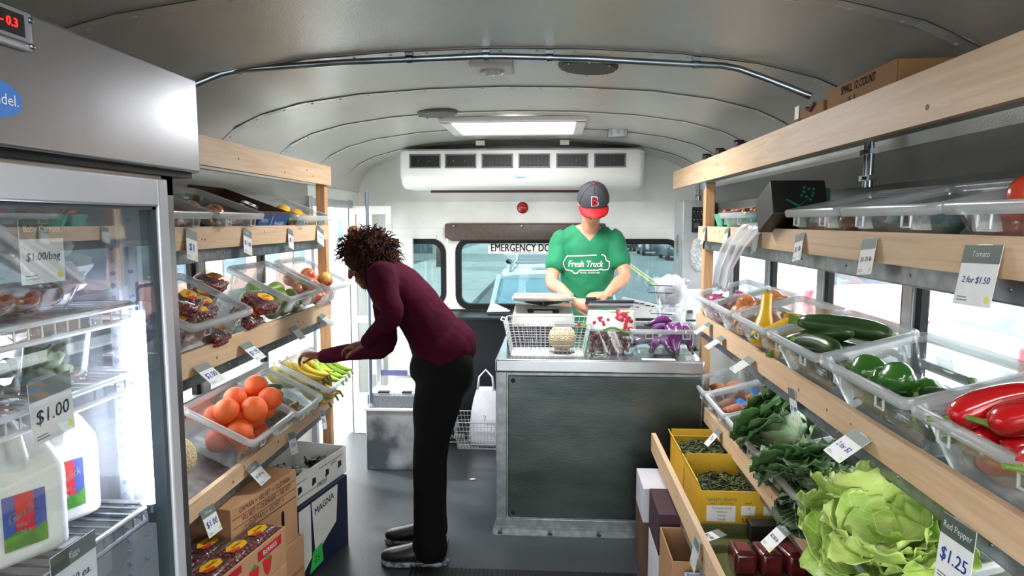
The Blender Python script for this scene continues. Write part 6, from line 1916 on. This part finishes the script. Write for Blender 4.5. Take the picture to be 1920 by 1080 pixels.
# white ledge and leaflets behind the counter
t = thing('open_white_carton', 'open white carton flap lying on the ledge behind the scale', 'carton', T(-.48, 4.80, .884))
b = MB(T(.48, -4.80, -.884)); p0, p1, p2 = at(914, 583, Y=4.78), at(921, 566, Y=4.78), at(955, 583, Y=4.72)
b.prism([(p0.x, p0.z), (p2.x, p2.z - .005), (p1.x, p1.z)], 0, .08, M=T(0, 4.80, 0) @ RX(pi / 2)); obj('flap', b, M_wht, t)
t = thing('printed_board', 'white board with dark printed marks leaning behind the tablet', 'board', T(.72, 4.72, .884))
b = MB(T(-.72, -4.72, -.884)); p0, p1, p2, p3 = at(1150, 595, Y=4.6), at(1168, 557, Y=4.6), at(1258, 577, Y=4.6), at(1258, 596, Y=4.6)
b.prism([(p0.x, p0.z), (p3.x, p3.z), (p2.x, p2.z), (p1.x, p1.z)], 0, .04, M=T(0, 4.62, 0) @ RX(pi / 2), m=0)
for k in range(7):
    q = p1.lerp(p2, .15 + .12 * k); b.cbox((q.x, 4.574, q.z - .014 - .004 * (k % 2)), (.03, .004, .007), m=1)
    if k < 3: b.cbox((q.x - .03, 4.574, q.z - .038), (.018, .004, .006), m=1)
obj('sheet', b, [M_wht, mat('indigo_print', '#2a2750', .5)], t)
# rear ledge box on the right: control cabinet
t = thing('control_cabinet', 'grey metal cabinet with a black switch panel in the right rear corner', 'cabinet', T(.93, 4.45, 1.12))
b = MB(); b.box(-.10, -.14, 0, .10, .15, .56); obj('case', b, mat('cabinet_grey', '#b4b8ba', .4, .3), t, bevel=.004)
b = MB(); b.box(-.045, -.146, .36, .05, -.139, .52, m=0)
for k in range(7): b.ball((-.032 + .022 * (k % 4), -.147, .49 - .05 * (k // 4)), .004, m=1, nu=8, nv=5)
b.ball((.02, -.148, .475), .006, m=2, nu=8, nv=5); b.box(-.03, -.148, .39, .0, -.146, .42, m=3)
obj('switch_panel', b, [M_blk, M_chrome, mat('red_led', '#e23b2a', .4), mat('dial_grey', '#55585c', .4)], t)
b = MB(); b.ball((.0, -.145, .22), (.05, .025, .11), nu=20, nv=14, f=lambda p: p * (1 + .06 * sin(14 * p.x) * sin(14 * p.z))); obj('bubble_wrap_pad', b, mat('bubble_wrap', '#d9dcdd', .3, 0, '#c3c7c9', 60, bump=.6, voronoi=True), t, smooth=180)
b = MB(); b.box(-.105, -.02, .2, -.1, .04, .34); obj('latch', b, M_galv, t)
b = MB(); b.cyl((.0, -.10, .56), (.0, -.10, .72), .012, 12); b.lathe([(.02, .56), (.02, .59), (.012, .6)], 14, M=T(0, -.10, 0)); obj('conduit', b, M_chrome, t)
# wire basket with a white carrier bag on the floor
t = thing('wire_basket', 'wire basket on the floor left of the counter holding a carrier bag', 'basket', T(-.47, 4.52, 0))
wire_basket(t, .40, .28, .19, sp=.025, r=.002)
t = thing('carrier_bag', 'white plastic carrier bag standing in the wire basket on the floor', 'bag', T(-.45, 4.50, .012))
b = MB()
def cbag(p): return p
rs = []
for i in range(17):
    u = i / 16
    wv = .125 * (1 - .55 * u ** 2.2); dv_ = .075 * (1 - .75 * u)
    rs.append([(wv * cos(a) * (1 + .05 * sin(5 * a + u * 3)), dv_ * sin(a) * (1 + .10 * sin(4 * a + 6 * u)), .40 * u) for a in [2 * pi * k / 28 for k in range(28)]])
b.rings(rs)
obj('bag_body', b, mat('white_carrier_film', '#f0f0f5', .4, 0, '#e4e4ee', 10, bump=.5, bscale=18, sss=.1), t, smooth=180)
b = MB()
b.tube([(-.055, 0, .38), (-.045, 0, .47), (-.0, 0, .52), (.045, 0, .47), (.055, 0, .38)], [.018, .014, .012, .014, .018], 8, flat=.5); obj('handle', b, MATS['white_carrier_film'], t, smooth=180)
b = MB(); b.text('2', .05, T(0, -.078, .2) @ RX(pi / 2)); obj('print', b, mat('faint_ink', '#8a8aa2', .6), t)
t = thing('carton', 'low black carton with white lettering on the floor by the rear door', 'box', T(-.68, 4.60, 0) @ RZ(.1))
b = MB(); b.box(-.12, -.1, 0, .12, .1, .10); obj('carton_body', b, M_blk, t, bevel=.003)
b = MB(); b.text('NITE', .05, T(.02, -.102, .055) @ RX(pi / 2), bold=True); b.box(-.11, -.102, .012, .11, -.101, .018); obj('lettering', b, M_wht, t)

# ================================================================ cartons low on the left
def carton(label, M, w, l, h, m_out, prints=(), lid=True, name='carton', m_in=None, open_=False, holes=()):
    t = thing(name, label, 'box', M)
    b = MB(); th = .005
    if open_:
        b.box(-w / 2, 0, 0, w / 2, th, h); b.box(-w / 2, l - th, 0, w / 2, l, h); b.box(-w / 2, th, 0, -w / 2 + th, l - th, h); b.box(w / 2 - th, th, 0, w / 2, l - th, h); b.box(-w / 2 + th, th, 0, w / 2 - th, l - th, th)
    else: b.box(-w / 2, 0, 0, w / 2, l, h)
    obj('carton_body', b, m_out, t, bevel=.002)
    for nm, fn, ms in prints:
        b = MB(); fn(b); obj(nm, b, ms, t)
    return t
M_print = mat('brown_print', '#5a3a26', .8); M_navy = mat('navy_print', '#14203f', .5); M_redp = mat('red_print', '#c3202c', .6)
M_cardl = mat('light_cardboard', '#c39a74', .8, 0, '#b88e68', 5)
def frame_M(P, Q, Zb):
    """front face along P->Q (plan), local x along it, local y away from the aisle"""
    P = Vector((P[0], P[1], 0)); Q = Vector((Q[0], Q[1], 0)); x = (Q - P).normalized(); y = Vector((-x.y, x.x, 0))
    M = Matrix((x, y, Vector((0, 0, 1)))).transposed().to_4x4(); c = (P + Q) / 2; M.translation = Vector((c.x, c.y, Zb)); return M
def pr_old(b):
    w = .39
    for k, (tx, xo) in enumerate((('ORMAN = VELVET = OLDMAN', 0), ('VELVET = OLDMAN = VELVET', .01), ('= OLDMAN = VELVET =', -.01))):
        b.text(tx, .028, T(xo, -.0012, .258 - k * .034) @ RX(pi / 2), m=0, sx=.82)
        b.box(-w / 2 + .004, -.0012, .238 - k * .034, w / 2 - .004, -.0006, .240 - k * .034, m=0)
    b.box(-w / 2 + .002, -.0010, .168, w / 2 - .002, -.0005, .170, m=0)
def pr_hole(b):
    for x in (-.02, .10): b.prism([(x - .009, .085), (x + .009, .085), (x + .009, .14), (x, .15), (x - .009, .14)], 0, .0012, M=RX(pi / 2))
MO = frame_M((-1.100, 2.14), (-1.020, 2.54), .28)
carton('tan sweet potato carton with rows of brown printed words on its side', MO, .40, .22, .28, M_cardl, [('lettering', pr_old, M_print), ('hand_holes', pr_hole, M_blk)])
carton('plain tan carton supporting the printed sweet potato carton', frame_M((-1.085, 2.15), (-1.005, 2.56), 0), .41, .24, .278, M_cardl, [('tape', lambda b: b.box(-.2, -.001, .135, .2, -.0003, .15), M_card)])
MWc = frame_M((-1.085, 2.60), (-.985, 3.07), .345)
def pr_white(b):
    for k in range(4):
        x = -.17 + k * .11; b.prism([(x, .045), (x + .03, .052), (x + .028, .075), (x + .004, .078)], 0, .0015, M=RX(pi / 2), m=0)
    for x0, z0, x1 in ((-.22, .03, -.02), (.0, .1, .2), (-.2, .095, -.1)): b.box(x0, -.001, z0, x1, -.0004, z0 + .002, m=0)
    b.text('FRESH', .03, T(.02, -.0014, .03) @ RX(pi / 2), m=1, bold=True); b.text('greens', .02, T(.12, -.0014, .09) @ RX(pi / 2), m=1)
def pr_wend(b):
    b.box(-.2412, .03, .015, -.2406, .14, .125, m=2)
    for k in range(7): b.box(-.2418, .04, .028 + k * .013, -.2412, .04 + (.07 if k % 2 else .085), .033 + k * .013, m=0)
    b.box(-.2418, .03, .124, -.2412, .14, .128, m=0)
tw = carton('open white carton with black print holding dark leafy greens', MWc, .48, .30, .13, M_wht, [('side_print', pr_white, [M_blk, mat('blue_ink', '#3b4c93', .6)]), ('end_label', pr_wend, [M_blk, M_blk, M_cardw])], open_=True)
for k, (x, y, a) in enumerate([(-.12, .10, .3), (.0, .13, 1.5), (.13, .12, 2.6)]):
    put('chard_bunch', lambda t: build_bunch(t, 21, 6, .17, [mat('blue_green_leaf', '#22423d', .5, 0, '#3a5d58', 10, bump=.3), mat('magenta_rib', '#6c2345', .5)], .05), MWc @ T(x, y, .075) @ RZ(a) @ S(.7), 'dark chard bunch %s in the white carton' % ('at the near end', 'in the middle', 'at the far end')[k], 'chard', 'chard bunches in the white carton')
def pr_blue(b):
    b.prism([(-.20, .03), (-.11, .09), (-.11, .33), (-.20, .33)], 0, .0012, M=RX(pi / 2), m=0)
    b.prism([(-.08, .08), (.10, .16), (.12, .33), (-.10, .33)], 0, .0012, M=RX(pi / 2), m=0)
    b.text('MAGNA', .045, T(0, -.0018, .285) @ RX(pi / 2) @ RZ(.1), m=1, bold=True)
    b.prism([(-.13, -.0 + .02), (-.02, .03), (-.03, .12), (-.10, .105)], 0.0013, .0022, M=RX(pi / 2), m=2); b.text('25', .045, T(-.07, -.003, .065) @ RX(pi / 2), m=1)
carton('navy blue carton with white panels and a green price sticker under the white carton', frame_M((-1.06, 2.63), (-.975, 3.04), 0), .42, .30, .343, M_navy, [('printed_panel', pr_blue, [M_wht, M_blk, mat('neon_green', '#3fd35a', .5)])])
def pr_straw(b):
    b.box(-.2, -.0012, .10, -.06, -.0004, .125, m=0); b.box(.03, -.0012, .085, .17, -.0004, .12, m=0); b.text('BERRIES', .024, T(.10, -.0018, .102) @ RX(pi / 2), m=3)
    for k in range(4):
        x = -.17 + k * .075; b.prism([(x, .075), (x + .03, .08), (x + .055, .07), (x + .045, .03), (x + .027, .012), (x + .008, .035)], 0, .0014, M=RX(pi / 2), m=1)
        b.prism([(x + .01, .078), (x + .027, .09), (x + .048, .078), (x + .03, .072)], 0.0014, .002, M=RX(pi / 2), m=2)
MS = frame_M((-1.02, 1.86), (-.955, 2.26), .32)
ts = carton('cardboard flat with strawberry print holding clear boxes of berries', MS, .40, .27, .135, M_cardl, [('strawberry_print', pr_straw, [M_redp, mat('strawberry_red', '#cf2b32', .6), mat('strawberry_leaf', '#3f9a4b', .6), M_wht])], open_=True)
for k, (x, y) in enumerate([(-.12, .05), (.01, .05), (.13, .05), (-.12, .16), (.01, .16), (.13, .16)]):
    put('berry_punnet', None, MS @ T(x, y - .03, .09), 'clear berry box %s of the strawberry flat' % ('at the near front', 'at the middle front', 'at the far front', 'at the near back', 'at the middle back', 'at the far back')[k], 'berry box', 'berry boxes in the strawberry flat')
carton('tan carton under the strawberry printed flat beside the fridge', frame_M((-1.02, 1.86), (-.955, 2.26), 0), .40, .27, .318, M_cardl)
# ================================================================ low on the right
M_wcard = mat('white_cardboard', '#c9c9d2', .7, 0, '#bdbdc8', 4); M_plum = mat('plum_print', '#3c2230', .6)
def MR(x, y, z): return T(x, y, z)
carton('white topped carton on the floor against the counter', MR(.52, 2.76, .27), .25, .24, .15, M_wcard, [('end_mark', lambda b: (b.box(-.03, -.001, .03, .05, -.0003, .12)), mat('pale_blue_print', '#a7c3cf', .6))])
carton('dark brown carton under the white topped carton', MR(.52, 2.76, 0), .25, .24, .268, M_cardd)
def pr_plum(b):
    b.box(-.12, -.001, .05, .12, -.0003, .115, m=0); b.text('CA 13.6 KG', .03, T(.0, -.0016, .095) @ RX(pi / 2), m=1, bold=True); b.box(-.09, -.0018, .058, -.02, -.001, .078, m=1)
    b.text('PLUMS', .03, T(.0, -.0014, .14) @ RX(pi / 2), m=2)
carton('plum coloured carton with a white label in front of the white topped carton', MR(.54, 2.48, .27), .25, .25, .165, M_plum, [('label', pr_plum, [M_wht, M_blk, mat('dull_pink', '#b08a92', .6)])])
carton('pale lilac carton under the plum coloured carton', MR(.54, 2.48, 0), .25, .25, .268, M_wcard)
carton('open brown carton on the floor at the bottom right of the counter', MR(.535, 2.19, .20), .24, .26, .20, M_card, open_=True)
carton('tall plum carton below the open brown carton', MR(.535, 2.19, 0), .24, .26, .198, M_plum)
carton('bluish white carton nearest the camera under the lowest right board', MR(.55, 1.93, .18), .20, .23, .20, mat('bluish_white_card', '#aab0c6', .7), open_=True)
carton('white carton under the bluish white carton', MR(.55, 1.93, 0), .20, .23, .178, M_wcard)
# yellow cartons on the lowest shelf
M_yc = mat('yellow_carton', '#dcb22e', .6, 0, '#d3a826', 5); M_dk = mat('dark_carton_brown', '#5a4540', .8)  # the brown is a plain dark cardboard tone
def pr_y(b):
    b.text('GREEN BEANS', .017, T(-.10, -.0016, .128) @ RX(pi / 2), m=1); b.text('NAT. GROWN', .013, T(-.10, -.0016, .113) @ RX(pi / 2), m=1)
    b.box(-.155, -.001, .045, -.05, -.0003, .105, m=0)
    for k, tx in enumerate(('Conventional', 'Medium', 'Fancy', 'Large')): b.text(tx, .013, T(-.10, -.0016, .096 - k * .014) @ RX(pi / 2), m=1)
    for x in (-.03, .05): b.box(x, -.001, .07, x + .05, -.0003, .105, m=0); b.text('1 8', .012, T(x + .025, -.0016, .095) @ RX(pi / 2), m=2); b.text('HALF', .010, T(x + .025, -.0016, .115) @ RX(pi / 2), m=2)
    b.text('11.3 kg 25 lb', .018, T(-.09, -.0016, .028) @ RX(pi / 2), m=2, bold=True); b.text('UP-1', .026, T(.0, -.0016, .05) @ RX(pi / 2), m=2, bold=True)
    b.text('PRODUCE OF', .010, T(-.09, -.0016, .012) @ RX(pi / 2), m=2)
for k, (y0, lab) in enumerate(((2.385, 'open yellow carton with printed labels on the lowest right shelf'), (2.71, 'open yellow carton of dark greens behind the labelled yellow carton'))):
    Mk = T(.725, y0, .412)
    t = carton(lab, Mk, .35, .31, .16, M_yc, [('lettering', pr_y, [M_wht, mat('green_ink', '#2d6e3a', .6), M_blk])] if k == 0 else [], open_=True)
    b = MB(); b.box(-.165, .012, .02, .165, .30, .105 if k == 0 else .13); obj('greens', b, mat('dark_beans', '#1d2716', .6, 0, '#57652f', 60, bump=1.0, voronoi=True), t)['kind'] = 'stuff'
    b = MB(T(-.175, 0, .16) @ RY(radians(-20))); b.box(-.002, .01, 0, .002, .30, .035); obj('flap', b, M_yc, t)
    b = MB(T(0, .31, .16) @ RX(radians(-10))); b.box(-.17, -.002, 0, .17, .002, .03); obj('flap', b, M_yc, t)
    rnd = random.Random(k + 4); b = MB()
    for q in range(150):
        x, y = rnd.uniform(-.155, .155), rnd.uniform(.03, .29)
        a = rnd.uniform(0, 6.3); zz = (.108 if k == 0 else .133) + rnd.uniform(0, .015)
        b.tube([(x - .02 * cos(a), y - .02 * sin(a), zz), (x, y, zz + .007), (x + .02 * cos(a), y + .02 * sin(a), zz)], [.002, .0045, .0015], 5, m=q % 2)
    o_ = obj('beans', b, [mat('dark_bean', '#26331a', .5), mat('mid_bean', '#56662f', .5)], t, smooth=180); o_['kind'] = 'stuff'
t = thing('produce_tray', 'dark olive flat tray in front of the yellow cartons', 'tray', T(.73, 1.98, .42))
b = MB(); b.rings([rrect(.19, 0, .38, .015, 0, 3), rrect(.2, -.01, .39, .02, .035, 3), rrect(.195, -.005, .385, .018, .035, 3), rrect(.185, .005, .375, .014, .006, 3)]); obj('tray', b, mat('olive_tray', '#5d6033', .4), t, smooth=40)
t = thing('carton', 'small black carton standing on the olive tray', 'box', T(.75, 2.30, .428)); b = MB(); b.box(-.05, -.03, 0, .05, .03, .07); obj('carton_body', b, M_blk, t, bevel=.003)
def build_jar(t):
    b = MB(); b.box(-.035, -.05, 0, .035, .05, .075); obj('packet', b, mat('dark_red_packet', '#4b1519', .2, 0, '#5e1d20', 20, bump=.2, coat=.7), t, bevel=.012, segs=3)
    b = MB(); b.box(-.02, -.03, .0755, .02, .03, .077); obj('label', b, mat('packet_label', '#7b3a3c', .4), t)
for k in range(4): put('packet', build_jar, T(.62 + .078 * k, 2.10, .43) @ RZ(.1 * k), 'dark red shiny packet %s on the olive tray' % ('first from the aisle', 'second from the aisle', 'third from the aisle', 'closest to the wall')[k], 'packet', 'dark red packets on the olive tray', key='red_packet')
price_card(1, Vector((.60, 2.27, .47)), .055, .09, 80, 20, '', '$2.00', 'price card lying on the olive tray', ink=M_inkk)

# ================================================================ top shelf and wall fittings on the right
def pr_top(b):
    b.text('SMALL 12 COUNT', .030, T(.0, -.0014, .095) @ RX(pi / 2), m=0, bold=True, sx=.8)
    b.prism([(-.07, .03), (-.045, .075), (-.03, .05), (-.015, .075), (-.0, .03), (-.035, .01)], 0, .0012, M=RX(pi / 2), m=0)
M_cb = mat('brown_box', '#a17a50', .8, 0, '#956f47', 5)
MT_ = Matrix(((0, 1, 0, .775), (-1, 0, 0, 1.79), (0, 0, 1, RZS[0] - .048), (0, 0, 0, 1)))
t = carton('brown produce carton printed small 12 count on the top right shelf', MT_, .38, .17, .115, M_cb, [('lettering', pr_top, M_print)], open_=True)
b = MB(T(-.19, .05, .115) @ RY(radians(-30))); b.box(-.003, 0, 0, .003, .12, .02); obj('flap', b, M_cb, t)
MT2 = Matrix(((0, 1, 0, .775), (-1, 0, 0, 2.125), (0, 0, 1, RZS[0] - .048), (0, 0, 0, 1)))
t = carton('brown carton with vegetable drawings and a white sticker on the top right shelf', MT2, .24, .17, .095, M_cb, [('drawings', lambda b: (b.ball((-.06, -.002, .05), (.025, .001, .02), nu=12, nv=6), b.tube([(0, -.002, .09), (.03, -.002, .08), (.06, -.002, .095)], .006, 6), b.ball((.07, -.002, .045), (.015, .001, .018), nu=10, nv=6)), M_print), ('sticker', lambda b: b.box(-.10, -.003, .07, -.065, -.002, .11), M_wht)], open_=True)
for k, px in enumerate((1327, 1352, 1388)):
    p = at(px, 290 - k * 11, X=XRB + .01)
    t = thing('spring_clamp', '%s small black clamp on the far end of the top right board' % ('farthest', 'middle', 'nearest')[k], 'clamp', T(p.x, p.y, RZS[0]), 'black clamps on the top right board')
    b = MB(); b.box(-.02, -.03, 0, .02, .03, .016); b.cyl((-.02, .02, .02), (.02, .02, .02), .008, 8); obj('clamp_body', b, M_blk, t, bevel=.003)
t = thing('pipe_bracket', 'double chrome pipe bracket hanging under the top right board', 'bracket', T(.975, 2.15, 1.655))
for x in (-.014, .014):
    b = MB(); b.cyl((0, x, 0), (0, x, .14), .009, 12); obj('pipe', b, M_chrome, t)
for z_ in (.02, .10):
    b = MB(); b.box(-.012, -.035, z_, .012, .035, z_ + .016); b.cyl((-.02, 0, z_ + .008), (.02, 0, z_ + .008), .005, 8); obj('clamp', b, M_chrome, t)
p = at(1316, 347, X=XRB + .03)
t = thing('tape_scrap', 'scrap of blue tape under the top right board at the post', 'tape', T(XRB + .005, 3.36, 1.738)); b = MB(); b.prism([(-.04, 0), (.03, 0), (.0, -.03)], 0, .002, M=RZ(pi / 2) @ RX(pi / 2)); obj('tape', b, mat('blue_tape', '#2f7fd0'), t)
# rubber mat
b = MB(); b.box(-.62, 2.2, 0, .38, 2.82, .008)
y = 2.82
for k in range(50): b.box(-.62 + k * .02, 2.21, .008, -.612 + k * .02, 2.815, .013)
tag(obj('floor_mat', b, M_blackrub), 'ribbed black rubber mat on the floor at the bottom of the view', 'mat')
t = thing('crumb', 'small pale food scrap on the floor behind the shopper', 'scrap', T(-.47, 3.86, 0)); b = MB(); b.ball((0, 0, .004), (.016, .008, .005), nu=10, nv=6); b.ball((.012, .004, .004), (.008, .006, .004), nu=8, nv=5); obj('scrap', b, mat('pale_scrap', '#d9c3ae', .8), t)

# ================================================================ fridge contents
M_milk = mat('milk_white_plastic', '#eef0ee', .35, 0, '#e6e9e7', 5, sss=.15)
def build_jug(t):
    b = MB()
    def sq(s, z, dx=0, r=None): return [(x + dx, y, z) for x, y, _ in rrect(s, -s, s, r if r is not None else s * .35, 0, 4)]
    b.rings([sq(.068, 0), sq(.073, .006), sq(.074, .13), sq(.072, .15), sq(.058, .185, -.008), sq(.036, .212, -.018), sq(.024, .222, -.020, .023), sq(.022, .236, -.020, .021)])
    b.tube([(.055, -.0, .15), (.066, 0, .178), (.052, 0, .212), (.022, 0, .222), (-.005, 0, .218)], [.017, .014, .0125, .014, .016], 12)
    obj('jug_body', b, M_milk, t, remesh=.004, smit=3)
    b = MB(T(-.020, 0, .236)); b.lathe([(.024, 0), (.025, .004), (.025, .018), (.023, .021), (0, .021)], 24); obj('cap', b, mat('red_cap', '#c22a38', .4, 0, '#b02330', 8), t, smooth=40)
    b = MB(T(.0758, 0, .07) @ RZ(pi / 2) @ RX(pi / 2)); 
    b.M = b.M @ S(.62, .95, 1); b.box(-.050, -.045, -.0006, .050, .05, 0, m=0); b.box(-.022, -.03, .0001, .022, .05, .0005, m=1); b.prism([(-.05, -.045), (.05, -.045), (.05, -.01), (.02, -.02), (-.015, -.012), (-.05, -.022)], .0006, .001, m=2)
    b.text('Garelick', .024, T(0, .018, .0012) @ RZ(.25), m=3, bold=True, shear=.2); b.text('WHOLE', .012, T(0, -.005, .0012), m=3, bold=True); b.text('MILK', .012, T(0, -.018, .0012), m=3, bold=True)
    obj('label', b, [mat('label_blue', '#4a5fae', .4), mat('label_crimson', '#d5283a', .4), mat('label_green', '#5f9a3a', .4, 0, '#3f7d34', 60), M_wht], t)
put('milk_jug', build_jug, T(-.925, 1.035, .992) @ RZ(radians(-28)), 'white milk jug with a red cap nearest the left edge of the fridge', 'milk jug', 'milk jugs in the fridge')
put('milk_jug', None, T(-.960, 1.165, .992) @ RZ(radians(-22)), 'white milk jug standing behind the first one nearer the lit tube', 'milk jug', 'milk jugs in the fridge')
put('milk_jug', None, T(-1.12, 1.05, .992) @ RZ(radians(-28)), 'white milk jug at the back of the fridge shelf', 'milk jug', 'milk jugs in the fridge')
price_card(-1, Vector((-.800, 1.025, 1.012)), .105, .105, 0, 0, 'Eggs', '$1.50 ea.', 'price card reading Eggs 1.50 each on the fridge shelf under the milk', dark=True)
price_card(-1, Vector((-.802, 1.0, 1.302)), .09, .10, 0, 3, '', '$1.00', 'overexposed price card on the fridge shelf above the milk', ink=mat('overexposed_ink', '#b5bcd2', .5))  # overexposure is put into the pale ink colour
price_card(-1, Vector((-.800, 1.003, 1.553)), .090, .10, 0, 0, 'Baby Carrots', '$1.00/bag', 'price card reading Baby Carrots 1.00 a bag at the top of the fridge', dark=True, ink=M_inkk)
def build_salad(t):
    b = MB(); b.rings([rrect(.065, 0, .10, .015, 0, 3), rrect(.075, -.01, .11, .018, .095, 3), rrect(.08, -.015, .115, .018, .095, 3), rrect(.08, -.015, .115, .018, .10, 3), rrect(.072, -.008, .108, .015, .108, 3)]); obj('box', b, M_shell, t, smooth=50)
    b = MB(); rnd = random.Random(8)
    for k in range(22): leaf(b, T(rnd.uniform(-.03, .03), rnd.uniform(.02, .07), rnd.uniform(.008, .06)) @ rr3(rnd), .045, .016, .3, .3, .004, k, nu=4, nv=3, vein=False)
    o_ = obj('salad_leaves', b, [mat('salad_green', '#7f9a6a', .6, 0, '#5d7a4b', 30), M_letv], t, smooth=180); o_['kind'] = 'stuff'
for k, (x, y) in enumerate([(-.90, .93), (-.90, 1.085), (-1.06, .93), (-1.06, 1.085)]):
    put('salad_box', build_salad, T(x, y, 1.268) @ RZ(pi / 2) @ T(0, -.06, 0), 'clear salad box %s on the middle fridge shelf' % ('at the front left', 'at the front right', 'at the back left', 'at the back right')[k], 'salad box', 'clear salad boxes in the fridge')
t = thing('meat_tray', 'clear tray of dark red tomatoes on the top fridge shelf', 'tray', T(-.91, .99, 1.402) @ RZ(pi / 2) @ T(0, -.09, 0))
b = MB(); b.rings([rrect(.10, 0, .17, .02, 0, 3), rrect(.118, -.012, .182, .022, .04, 3), rrect(.122, -.016, .186, .024, .04, 3), rrect(.10, 0, .17, .02, .065, 3)]); obj('tray', b, M_shell, t, smooth=50)
b = MB(); rnd = random.Random(9)
for k in range(12): b.ball((-.075 + .05 * (k % 4), .03 + .055 * (k // 4), .026), (.027, .027, .022), nu=12, nv=8)
o_ = obj('tomatoes', b, mat('dark_tomato', '#7c1d16', .2, 0, '#9b3322', 10, coat=.6), t, smooth=180); o_['kind'] = 'stuff'
t = thing('plastic_bag', 'crumpled white bag at the far end of the top fridge shelf', 'plastic bag', T(-.95, 1.19, 1.402))
b = MB(); b.ball((0, 0, .055), (.07, .06, .06), nu=28, nv=20, f=lambda p: p * (1 + .45 * noise.noise(p * 2.6))); obj('bag', b, MATS['white_film'], t, smooth=30)
